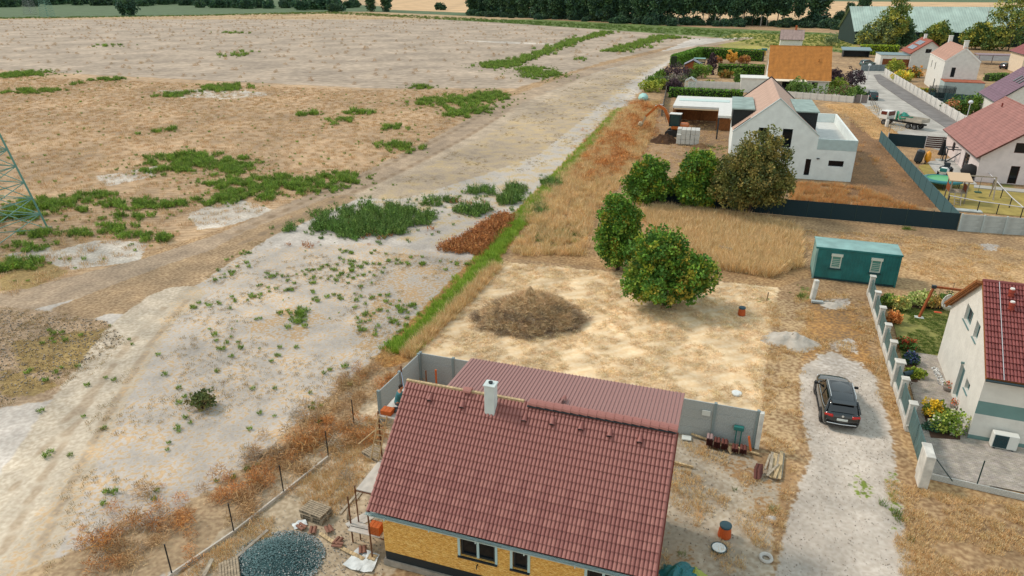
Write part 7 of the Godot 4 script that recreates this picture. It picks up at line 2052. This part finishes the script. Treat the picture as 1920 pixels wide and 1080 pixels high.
	flush(); in_poly(pv([27.65, -45.33, 28.97, -46.69, 32.59, -46.23, 28.55, -39.61, 27.57, -39.4, 26.34, -39.82, 25.29, -39.4]), 1500, .22, .42, cl2, -.25)
	scatter("lawn_grass", "small green lawn beside the white house and swing", "grass", grassm, xs, cs)
	flush(); in_poly(pv([97.23, -396.06, 156.65, -360.77, 153.72, -331.13, 118.2, -256.57, 97.7, -279.13, 93.13, -338.08]), 900, 1.2, 2.6); in_poly(pv([-378.1, -549.13, -273.4, -578.06, -163.4, -672.17, 0, -506.78, 105.8, -396.06, 92.57, -345.33, 0, -463.72, -151.28, -621.62, -360.37, -522.93]), 2200, 1.6, 3.4)
	scatter("meadow_grass", "green meadow strip below the distant row of trees", "grass", grassm, xs, cs)
	# twigs on the heap
	flush()
	var hp := Vector3(1.34, 0, -44.8)
	for i in 520:
		var a := rng.randf() * TAU; var q := sqrt(rng.randf()) * .85
		var y := 1.95 * pow(cos(minf(q, 1.0) * PI * .5), 1.4)
		put(hp.x + cos(a) * q * 4.1, hp.z + sin(a) * q * 3.1, rng.randf_range(.6, 1.1), maxf(0, y - .1))
	scatter("heap_straw", "loose straw and twigs covering the big hay heap", "straw", tangle(120, .45, .2, .4, .009, [l8(232, 204, 160), l8(240, 214, 174), l8(206, 174, 132), l8(180, 150, 114)]).mesh(gm), xs, cs)
	flush()
	for i in 230:
		var a := rng.randf() * TAU; var q := rng.randf_range(.5, 1.04)
		var y := 1.95 * pow(cos(minf(q, 1.0) * PI * .5), 1.4)
		if a > PI and rng.randf() < .5: continue
		put(hp.x + cos(a) * q * 4.0, hp.z + sin(a) * q * 3.0, rng.randf_range(.5, 1.1), maxf(0, y - .06))
	scatter("heap_twigs", "grey twigs around the foot of the big hay heap", "twigs", tangle(90, .5, .22, .5, .01, [l8(150, 132, 112), l8(172, 150, 124), l8(122, 108, 94), l8(196, 168, 134)]).mesh(gm), xs, cs)
	# gravel stones
	var stone := MB.new(); stone.cbox(Vector3.ZERO, Vector3(.05, .035, .045), .012)
	flush()
	var gp := Vector3(-9.78, 0, -21.93)
	for i in 7000:
		var a := rng.randf() * TAU; var q := sqrt(rng.randf()) * 1.12
		var y := .72 * pow(cos(minf(q, 1.0) * PI * .5), 1.4) + .03
		put(gp.x + cos(a) * q * 1.75, gp.z + sin(a) * q * 1.55, rng.randf_range(.4, 1.3), maxf(.01, y))
		var c := rng.randf_range(.5, 1.5)
		cs[-1] = (Color(.075, .14, .145) if rng.randf() > q * q * q * .45 else Color(.3, .31, .3)) * c
	for i in 700:
		put(gp.x + rng.randfn() * 1.7 + .6, gp.z + rng.randfn() * 1.5, rng.randf_range(.4, 1.0), .01); cs[-1] = Color(.3, .31, .31)
	scatter("gravel", "blue grey stones covering the gravel heap", "gravel", stone.mesh(leafmat("stones", 0)), xs, cs)
	flush(); in_poly(pv([18.39, -37.83, 22.43, -37.18, 18.3, -25.94, 15.89, -20.85, 10.52, -20.85, 13.45, -27.09]), 1300, .3, .9); in_poly(pv([8.11, -30.09, 13.49, -27.9, 10.4, -21.13, 6.01, -20.85]), 500, .4, 1.2); in_poly(pv([-8.75, -24.86, -6.21, -27.09, -5.2, -21.13, -7.8, -21.13]), 450, .4, 1.2); in_poly(pv([-42.56, -47.35, -28.96, -44.45, -26.02, -41.38, -29.1, -33.39]), 1500, .8, 2.2)
	for i in cs.size(): cs[i] = Color(.34, .28, .22) * rng.randf_range(.4, 1.2)
	scatter("stones", "small stones and clods strewn over drive and yard", "stones", stone.mesh(leafmat("stones", 0)), xs, cs)
	trees(lm, green, dgreen, rusty, lime)

func bush(label: String, at: Vector3, r: Vector3, cols: Array, n := 60, s := .2, called := "shrub") -> Node3D:
	var o := thing(called, label, "shrub", at)
	var l := [[Vector3(0, r.y * 1.0, 0), r], [Vector3(r.x * .35, r.y * .75, r.z * .2), r * .7], [Vector3(-r.x * .4, r.y * .8, -r.z * .2), r * .7]]
	obj("foliage", crown(l, n, 16, s, maxf(.15, r.x * .22), cols, cols, .2), leafmat("leaf"), o)
	var b := MB.new()
	for i in 4: b.tube([Vector3(0, 0, 0), Vector3(r.x * .4 * cos(i * 1.6), r.y, r.z * .4 * sin(i * 1.6))], [.06, .02], 5)
	obj("stem", b, mat("bark_brown", k8(92, 76, 60), .95, 0, streak, 1.5), o)
	return o

func hedge(label: String, pts: Array, w: float, h: float, cols: Array, s := .22) -> void:
	var o := thing("hedge", label, "hedge")
	var core := MB.new(); var b := MB.new()
	for i in pts.size() - 1:
		var a: Vector3 = pts[i]; var d: Vector3 = pts[i + 1]
		core.bar(a + Vector3(0, h * .46, 0), d + Vector3(0, h * .46, 0), w * .8, h * .9)
		var x := (d - a).normalized(); var z := Vector3.UP.cross(x)
		var n := int(a.distance_to(d) * (w + h * 2) * 26)
		for k in n:
			var q := rng.randf() * (w + h * 2)
			var p := a.lerp(d, rng.randf()); var nn := Vector3.UP
			if q < h: p += z * w * .5 + Vector3(0, q, 0); nn = z
			elif q < h + w: p += z * (w * .5 - (q - h)) + Vector3(0, h, 0)
			else: p += -z * w * .5 + Vector3(0, q - h - w, 0); nn = -z
			b.col = cols[rng.randi() % cols.size()] * rng.randf_range(1.2, 2.0)
			leaf(b, p + nn * rng.randf_range(-.15, .08), (nn + rdir() * .9).normalized(), s * rng.randf_range(.7, 1.3))
	obj("branches", core, mat("hedge_core", k8(34, 46, 24), 1), o)
	obj("foliage", b, leafmat("leaf"), o)

func trees(lm: Material, green: Array, dgreen: Array, rusty: Array, lime: Array) -> void:
	lime = [l8(128, 140, 48), l8(104, 126, 44), l8(146, 150, 56)]
	rusty = [l8(150, 100, 58), l8(134, 88, 50), l8(160, 120, 64)]
	var wal := [l8(80, 116, 34), l8(68, 104, 32), l8(96, 130, 40), l8(58, 92, 32)]
	var tip := [l8(132, 138, 42), l8(142, 128, 44), l8(112, 130, 42)]
	tree("walnut_tree", "leafy green tree with yellowing tips on the mown plot edge", Vector3(11.4, 0, -47.16), [[Vector3(0, 2.3, 0), Vector3(2.9, 2.0, 2.5)], [Vector3(-.6, 4.0, -.4), Vector3(2.1, 1.7, 1.9)], [Vector3(1.9, 2.6, .4), Vector3(1.7, 1.5, 1.6)], [Vector3(-1.9, 2.0, .5), Vector3(1.5, 1.3, 1.4)]], 2.0, .2, 1350, 21, .19, .33, wal, tip, .3)
	tree("walnut_tree", "upright green tree left of the leafy one on the plot edge", Vector3(8.92, 0, -54.29), [[Vector3(0, 2.4, 0), Vector3(2.0, 1.9, 1.9)], [Vector3(0, 4.4, 0), Vector3(1.6, 1.6, 1.5)], [Vector3(-.3, 5.7, 0), Vector3(.9, .9, .9)]], 2.0, .18, 860, 21, .19, .33, wal, tip, .28)
	tree("walnut_tree", "smallest green tree at the left end of the net fence", Vector3(14.43, 0, -72.27), [[Vector3(0, 2.4, 0), Vector3(2.6, 1.8, 2.2)], [Vector3(.3, 3.9, 0), Vector3(1.7, 1.5, 1.6)]], 1.8, .16, 700, 21, .22, .4, wal, tip, .25)
	tree("walnut_tree", "green tree between the smallest one and the olive tree", Vector3(19.63, 0, -71.11), [[Vector3(0, 2.6, 0), Vector3(2.7, 2.1, 2.3)], [Vector3(0, 4.6, 0), Vector3(1.9, 1.8, 1.8)]], 2.0, .18, 860, 21, .22, .4, wal, tip, .25)
	var oli := [l8(92, 98, 44), l8(76, 84, 40), l8(112, 108, 54), l8(62, 72, 36)]
	tree("olive_green_tree", "big olive brown tree standing before the white gabled house", Vector3(24.34, 0, -68.51), [[Vector3(0, 4.2, 0), Vector3(3.9, 3.0, 3.4)], [Vector3(.6, 6.6, 0), Vector3(2.6, 2.4, 2.4)], [Vector3(-1.6, 3.0, .4), Vector3(2.4, 1.9, 2.2)], [Vector3(1.9, 3.4, .2), Vector3(2.2, 2.0, 2.0)]], 3.0, .22, 1500, 24, .19, .42, oli, [l8(122, 112, 56), l8(130, 116, 60)], .3)
	# twiggy bush on the sand
	bush("lone green brown bush on the white sand", Vector3(-17.56, 0, -33.34), Vector3(.7, .55, .6), [l8(84, 92, 46), l8(110, 100, 56), l8(70, 84, 40)], 46, .12)
	# gardens
	bush("yellow flowering bush in the bed by the house door", Vector3(23.45, 0, -32.44), Vector3(.6, .55, .55), [l8(206, 170, 40), l8(170, 150, 40), l8(96, 116, 40)], 50, .11)
	bush("green yellow bush with white flowers beside the gable wall", Vector3(23.32, 0, -30.84), Vector3(.8, .7, .7), [l8(120, 140, 48), l8(84, 112, 40), l8(150, 160, 70), l8(84, 112, 40), l8(110, 130, 50), l8(190, 190, 170)], 70, .12)
	bush("small blue green plant in the bark of shrub bed", Vector3(22.63, 0, -31.23), Vector3(.3, .22, .3), [l8(60, 96, 76), l8(70, 110, 84)], 16, .1)
	for q in [[Vector3(28.19, 0, -46.88), "green shrub at the far end of the pillar fence", Vector3(.6, .5, .6), green], [Vector3(28.55, 0, -46.41), "pale ornamental grass inside the pillar fence", Vector3(.7, .5, .6), [l8(190, 170, 96), l8(140, 150, 80)]], [Vector3(30.26, 0, -46.88), "big striped ornamental grass behind the swing post", Vector3(.9, .75, .8), [l8(150, 160, 90), l8(180, 180, 120), l8(110, 130, 60)]], [Vector3(31.03, 0, -46.69), "tan ornamental grass right of the striped one", Vector3(.7, .6, .6), [l8(176, 146, 80), l8(150, 126, 66)]], [Vector3(32.15, 0, -46.69), "dark green shrub behind the hanging chair", Vector3(.55, .6, .5), dgreen], [Vector3(27.08, 0, -44.2), "orange dry grass clump inside the second fence bay", Vector3(.35, .45, .35), [l8(200, 140, 80), l8(180, 120, 66)]], [Vector3(25.91, 0, -40.26), "green shrub with red flowers in the fence bed", Vector3(.5, .4, .5), [l8(64, 100, 44), l8(80, 112, 50), l8(150, 70, 40)]], [Vector3(25.29, 0, -38.36), "blue flowering plant in the fence bed", Vector3(.4, .35, .4), [l8(60, 74, 110), l8(60, 90, 50)]], [Vector3(24.66, 0, -36.79), "light green plant at the near tip of fence bed", Vector3(.4, .3, .4), [l8(150, 160, 60), l8(110, 130, 50)]]]:
		bush(q[1], q[0], q[2], q[3], 34, .14)
	var thuja := [l8(64, 104, 26), l8(80, 118, 30), l8(96, 130, 36), l8(56, 92, 26)]
	hedge("tall clipped hedge at the back of the garden left of ochre house", [Vector3(47.09, 0, -211.61), Vector3(62.16, 0, -240.9), Vector3(78.93, 0, -228.64)], 2.0, 3.2, thuja, .3)
	hedge("clipped hedge across the middle of the garden by the shed", [Vector3(55.03, 0, -193.17), Vector3(66.67, 0, -190.79)], 1.6, 2.6, thuja, .3)
	hedge("low clipped hedge right behind the white carport", [Vector3(33.62, 0, -152.61), Vector3(48.03, 0, -148.1)], 1.3, 1.9, thuja, .28)
	hedge("yellow green hedge between the garage and barn trees", [Vector3(120.45, 0, -252.47), Vector3(132.36, 0, -250.47)], 2.0, 3.0, [l8(150, 160, 40), l8(120, 140, 36), l8(90, 120, 34)], .35)
	hedge("low yellow hedge beside the tall white house", [Vector3(88.99, 0, -157.38), Vector3(91.43, 0, -154.17)], 1.2, 1.2, [l8(140, 132, 40), l8(90, 120, 40), l8(170, 130, 50)], .3)
	hedge("dark low hedge right of the tall white house", [Vector3(118.47, 0, -179.65), Vector3(124.93, 0, -181.78)], 1.4, 1.6, dgreen, .3)
	var pur := [l8(60, 46, 54), l8(76, 58, 64), l8(50, 40, 50)]; var gry := [l8(120, 108, 104), l8(96, 92, 84), l8(90, 100, 70)]
	for q in [[Vector3(42.02, 0, -183.95), "dark purple bush at the garden corner by the shed", Vector3(3.2, 1.9, 2.6), pur], [Vector3(38.42, 0, -169.69), "mauve grey bush below the dark purple one", Vector3(2.4, 1.6, 2.0), gry], [Vector3(36.38, 0, -160.72), "lower plum bush beside the greenhouse", Vector3(1.8, 1.3, 1.6), pur], [Vector3(46.51, 0, -186.18), "round green bush beside the brown shed door", Vector3(1.8, 1.0, 1.5), dgreen], [Vector3(48.99, 0, -186.18), "green spreading bush in front of the middle hedge", Vector3(2.2, 2.0, 2.0), green], [Vector3(53.32, 0, -193.17), "slender dark purple tree in the hedged garden", Vector3(1.2, 3.0, 1.2), pur], [Vector3(55.2, 0, -186.18), "orange brown shrub before the middle hedge", Vector3(1.6, 1.0, 1.4), [l8(150, 110, 50), l8(110, 110, 50)]], [Vector3(58.52, 0, -186.18), "green shrub near the white annex of ochre house", Vector3(1.5, 1.2, 1.3), green], [Vector3(67.6, 0, -223.74), "golden cone shaped shrub before the tall hedge", Vector3(1.4, 1.9, 1.3), [l8(206, 160, 70), l8(180, 140, 60)]], [Vector3(63.33, 0, -223.74), "small copper shrub left of the golden cone", Vector3(1.2, 1.0, 1.2), rusty], [Vector3(71.07, 0, -222.15), "brown twiggy shrub right of the golden cone", Vector3(1.6, 1.1, 1.3), rusty], [Vector3(46.04, 0, -166.9), "yellow green plant in front of the pale garden wall", Vector3(1.2, .8, 1.0), lime], [Vector3(52.9, 0, -167.82), "dark conical shrub beside the annex wall", Vector3(.8, 1.6, .8), dgreen], [Vector3(34.23, 0, -171.6), "pale green bush beside the track above the tent", Vector3(2.2, 1.2, 2.0), green], [Vector3(31.46, 0, -160.72), "yellow green bush next to the tent", Vector3(2.4, 1.3, 1.8), lime], [Vector3(34.67, 0, -164.2), "yellow leaved bush at the garden corner", Vector3(1.5, 1.2, 1.4), lime], [Vector3(38.87, 0, -187.31), "light bush on the sandy edge left of purple bush", Vector3(1.6, .9, 1.6), green],
		[Vector3(62.11, 0, -154.17), "green shrub before the terrace of the ochre house", Vector3(2.2, 1.9, 1.8), dgreen], [Vector3(80.71, 0, -179.65), "round purple bush right of the ochre house", Vector3(1.5, 1.5, 1.5), pur], [Vector3(73.24, 0, -160.72), "yellow green bush behind the white pale fence", Vector3(1.8, 1.5, 1.5), lime], [Vector3(78.17, 0, -164.2), "large dark plum tree with upright branches by the street", Vector3(2.2, 2.6, 2.2), pur], [Vector3(72.15, 0, -154.17), "brown green shrub below the plum tree", Vector3(1.8, 1.2, 1.5), [l8(90, 84, 54), l8(110, 90, 60)]], [Vector3(73.52, 0, -151.84), "teal green shrub at the slatted gate", Vector3(1.5, 1.1, 1.4), dgreen], [Vector3(103.58, 0, -195.62), "bright yellow green bush beside the white panel wall", Vector3(2.2, 1.9, 2.0), [l8(150, 150, 50), l8(110, 126, 44)]], [Vector3(97.66, 0, -179.65), "yellow flowering shrub along the white panel wall", Vector3(2.4, 1.4, 2.0), [l8(206, 176, 60), l8(140, 150, 50)]], [Vector3(104.38, 0, -187.31), "dark shrub with orange bloom before the tall white house", Vector3(2.0, 1.4, 1.8), [l8(84, 74, 56), l8(200, 140, 50), l8(80, 100, 50)]], [Vector3(123.02, 0, -222.15), "tall yellow grass clump at the grey house wall", Vector3(2.4, 1.6, 1.5), [l8(206, 170, 80), l8(180, 150, 70)]], [Vector3(83.54, 0, -132.33), "green hedge ball with pink bloom behind the panel wall", Vector3(2.4, 1.7, 2.0), [l8(64, 96, 40), l8(80, 110, 44), l8(190, 130, 90)]], [Vector3(85.73, 0, -131.15), "second round green bush at the mauve roofed house", Vector3(2.2, 1.7, 2.0), green], [Vector3(125.99, 0, -289.27), "grey green round bush behind the ochre roof", Vector3(3.0, 2.4, 2.8), [l8(110, 124, 84), l8(90, 108, 70)]]]:
		bush(q[1], q[0], q[2], q[3], 60, .32)
	# slender young trees in front of the ochre house
	for i in 9:
		var p := Vector3(62.98, 0, -151.08).lerp(Vector3(69.64, 0, -145.23), i / 8.0)
		var o := thing("young_tree", "slender dark sapling in the row along the white pale fence", "tree", p, 0, "saplings along the white pale fence")
		var b := MB.new(); b.cyl(Vector3.ZERO, Vector3(0, 1.6, 0), .06, .04, 5); obj("trunk", b, mat("bark_brown", k8(92, 76, 60)), o)
		obj("crown", leaves(70, Vector3(0, 2.0, 0), Vector3(.35, 1.1 + .4 * sin(i * 2.3), .35), .3, dgreen), lm, o)
	far_trees(lm)

func far_trees(lm: Material) -> void:
	var dk := [l8(46, 74, 56), l8(58, 86, 60), l8(40, 66, 54), l8(68, 96, 62)]
	var birch := mat("birch", k8(176, 172, 160), .9)
	var bark := mat("bark_brown", k8(92, 76, 60))
	var pro := []
	for i in 5:
		var low := i < 3
		var h := 20.0
		var lobes := [[Vector3(0, h * .62, 0), Vector3(4.6, h * .3, 4.2)], [Vector3(1.5, h * .82, .5), Vector3(3.2, h * .2, 3.2)], [Vector3(-1.6, h * .5, 0), Vector3(3.4, h * .22, 3.2)]]
		if low: lobes.append([Vector3(.5, h * .22, 0), Vector3(4.2, h * .2, 3.8)])
		var o := thing("windbreak_tree", "tall dark tree in the dense windbreak at the far field edge", "tree", Vector3.ZERO, 0, "trees of the far windbreak")
		obj("trunk", limbs(lobes, h * .6, .28), birch if i == 4 else bark, o)
		obj("crown", crown(lobes, 210, 14, 1.1, 1.5, dk, [l8(60, 84, 44), l8(44, 70, 44)], .25), lm, o)
		pro.append(o)
	var a := Vector3(-32.18, 0, -599.06); var m := Vector3(90.89, 0, -450.92); var e := Vector3(159.1, 0, -432.97)
	var first := [true, true, true, true, true]
	var spots := []
	for i in 27: spots.append([a.lerp(m, i / 26.0), i % 3])
	for i in 22: spots.append([m.lerp(e, i / 21.0), 3 + (i % 2)])
	for i in 13: spots.append([(Vector3(-17.47, 0, -610.14)).lerp(Vector3(101.92, 0, -506.78), i / 12.0) + Vector3(0, 0, -14), i % 3])
	for s in spots:
		var p: Vector3 = s[0] + Vector3(rng.randf_range(-3, 3), 0, rng.randf_range(-6, 4))
		var k: int = s[1]
		var sc := rng.randf_range(.85, 1.25)
		if first[k]:
			pro[k].position = p; first[k] = false
		else: dup(pro[k], p, rng.randf() * 360, "", Vector3(sc, sc * rng.randf_range(.9, 1.1), sc))
	var put_tree := func(k: int, p: Vector3, label: String, sc: Vector3):
		var d := dup(pro[k], p, rng.randf() * 360, label, sc)
		d.set_meta("group", "lone trees of the far fields")
		d.remove_meta("group")
	put_tree.call(1, Vector3(-127.35, 0, -672.17), "left dark tree of the pair standing before the wheat field", Vector3(1, .9, 1))
	put_tree.call(0, Vector3(-112.94, 0, -672.17), "right dark tree of the pair standing before the wheat field", Vector3(1.1, 1, 1.1))
	put_tree.call(2, Vector3(175.54, 0, -427.29), "broad dark tree closing the windbreak near the barn", Vector3(1.3, 1.1, 1.3))
	put_tree.call(3, Vector3(164.76, 0, -427.29), "thin loose tree before the wheat field by the windbreak", Vector3(.7, .9, .7))
	put_tree.call(3, Vector3(210.2, 0, -463.72), "small dark tree on the wheat field edge near the barn", Vector3(.6, .6, .6))
	put_tree.call(2, Vector3(238.42, 0, -506.78), "dark tree behind the tiny white gabled house", Vector3(.8, .9, .8))
	put_tree.call(0, Vector3(183.16, 0, -416.36), "low dark tree left of the tiny white gabled house", Vector3(.6, .45, .6))
	bush("lone round dark bush at the far left field edge", Vector3(-302.65, 0, -588.38), Vector3(7.5, 7.0, 7.0), dk, 170, 1.1)
	bush("small dark bush alone in the far meadow", Vector3(-68.51, 0, -715.73), Vector3(4.5, 3.4, 4.0), dk, 90, 1.0)
	# scrub band along the top left
	flush()
	in_poly(pv([-1032.26, -993.42, -549.33, -802.17, -506.02, -887.71, -324.16, -783.27, -192.23, -672.17, -129.38, -645.92, -164.13, -821.99, -267.08, -937.63, -447.72, -1166.62, -914.31, -1697.09, -1756.44, -1697.09]), 1100, .8, 1.9)
	var l := [[Vector3(0, 2.6, 0), Vector3(4.5, 2.8, 4.0)], [Vector3(2.5, 2.0, 0), Vector3(3, 2.2, 3)]]
	scatter("far_scrub", "dark green scrub belt along the top left horizon", "scrub", crown(l, 120, 12, 1.0, 1.2, dk, dk, .2).mesh(lm), xs, cs)
	flush()
	in_poly(pv([-33.14, -578.06, 88.5, -438.79, 156.14, -416.36, 185.61, -377.62, 209.42, -427.29, 168.8, -450.92, 96.09, -477.25, -36.27, -633.54]), 150, .4, .8); in_poly(pv([371.78, -1541.62, 721.23, -1056.19, 1049.72, -1541.62, 584.89, -2430.83]), 80, 1.2, 2.4)
	scatter("far_scrub", "dark undergrowth along the foot of the windbreak", "scrub", crown(l, 120, 12, 1.0, 1.2, dk, dk, .2).mesh(lm), xs, cs)
	# trees around the barn
	var mid := [l8(72, 96, 44), l8(90, 112, 50), l8(58, 84, 44), l8(110, 122, 56)]; var yl := [l8(150, 146, 60), l8(128, 130, 56)]
	var big := func(label: String, at: Vector3, r: float, h: float, cols: Array, tk: float):
		tree("garden_tree", label, at, [[Vector3(0, h * .45, 0), Vector3(r, h * .4, r)], [Vector3(r * .2, h * .72, 0), Vector3(r * .65, h * .28, r * .65)], [Vector3(-r * .5, h * .35, 0), Vector3(r * .6, h * .3, r * .6)]], h * .4, .22, 240, 18, .6, 1.0, cols, yl, tk)
	big.call("grey green willow like tree left of the barn end", Vector3(136.09, 0, -274.32), 6.5, 11.0, [l8(104, 118, 80), l8(84, 102, 64)], .2)
	big.call("tall green tree with orange tips in front of the barn", Vector3(141.3, 0, -274.32), 5.0, 20.0, mid, .35)
	big.call("dark green tree beside the tall orange tipped one", Vector3(147.56, 0, -279.13), 4.5, 10.0, [l8(56, 82, 56), l8(70, 96, 60)], .1)
	big.call("olive tree left of the dark barn wall", Vector3(166.38, 0, -300.14), 4.0, 8.5, mid, .4)
	big.call("bushy olive tree behind the solar panel house", Vector3(166.44, 0, -289.27), 4.5, 9.0, mid, .4)
	big.call("round shrub tree before the barn's right half", Vector3(173.72, 0, -274.32), 5.0, 9.5, mid, .3)
	big.call("very tall yellow green tree at the barn's right end", Vector3(180.12, 0, -265.15), 8.5, 24.0, mid, .4)
	big.call("dark tree behind the very tall one at the right edge", Vector3(192.53, 0, -274.32), 7.0, 18.0, [l8(56, 82, 56), l8(70, 96, 60)], .1)
	big.call("low green tree under the very tall one", Vector3(177.57, 0, -269.66), 5.0, 8.0, [l8(66, 92, 50), l8(84, 106, 56)], .2)
	big.call("pale green bush tree at the left foot of barn trees", Vector3(158.08, 0, -338.08), 7.0, 9.0, [l8(84, 108, 60), l8(70, 96, 56)], .15)
	var p := Vector3(184.97, 0, -289.27)
	var o := thing("bare_tree", "thin leafless poplar against the barn roof", "tree", p)
	var b := MB.new(); b.tube([Vector3.ZERO, Vector3(.2, 8, 0), Vector3(0, 15, 0)], [.2, .12, .03], 5)
	for i in 40:
		var y := rng.randf_range(5, 14); var d := Vector3(cos(i * 2.4), 1.6, sin(i * 2.4)) * rng.randf_range(.5, 1.2)
		b.tube([Vector3(.1, y, 0), Vector3(.1, y, 0) + d], [.04, .01], 4)
	obj("branches", b, mat("bark_grey", k8(140, 130, 116), .9), o)

func _ready() -> void:
	rng.seed = 7
	var cam := Camera3D.new()
	cam.name = "camera"
	cam.position = Vector3(0, 22, 0)
	cam.rotation_degrees.x = -23.6
	cam.fov = 45.12
	cam.near = .1
	cam.far = 6000
	cam.current = true
	add_child(cam)
	var env := Environment.new()
	env.background_mode = Environment.BG_SKY
	var sky := Sky.new()
	var sm := ProceduralSkyMaterial.new()
	sm.sky_top_color = Color(.70, .75, .77)
	sm.sky_horizon_color = Color(.90, .90, .87)
	sm.ground_horizon_color = Color(.7, .66, .58)
	sm.ground_bottom_color = Color(.5, .45, .38)
	sm.sky_curve = .2
	sm.sun_angle_max = 1.0
	sky.sky_material = sm
	env.sky = sky
	env.tonemap_mode = Environment.TONE_MAPPER_LINEAR
	env.tonemap_exposure = 1.55
	env.sdfgi_enabled = true
	env.ssao_enabled = true
	env.ssil_enabled = true
	var we := WorldEnvironment.new()
	we.name = "world_environment"
	we.environment = env
	add_child(we)
	var sun := DirectionalLight3D.new()
	sun.name = "sun"
	sun.light_energy = .5
	sun.light_color = Color(1, .94, .88)
	sun.light_angular_distance = 10
	sun.shadow_enabled = true
	add_child(sun)
	sun.look_at_from_position(Vector3(-9, 10, -4), Vector3.ZERO)
	make_textures()
	make_ground()
	build_structures()
	print("structures ", Time.get_ticks_msec())
	build_houses()
	print("houses ", Time.get_ticks_msec())
	build_things()
	print("things ", Time.get_ticks_msec())
	build_plants()
	print("plants ", Time.get_ticks_msec())
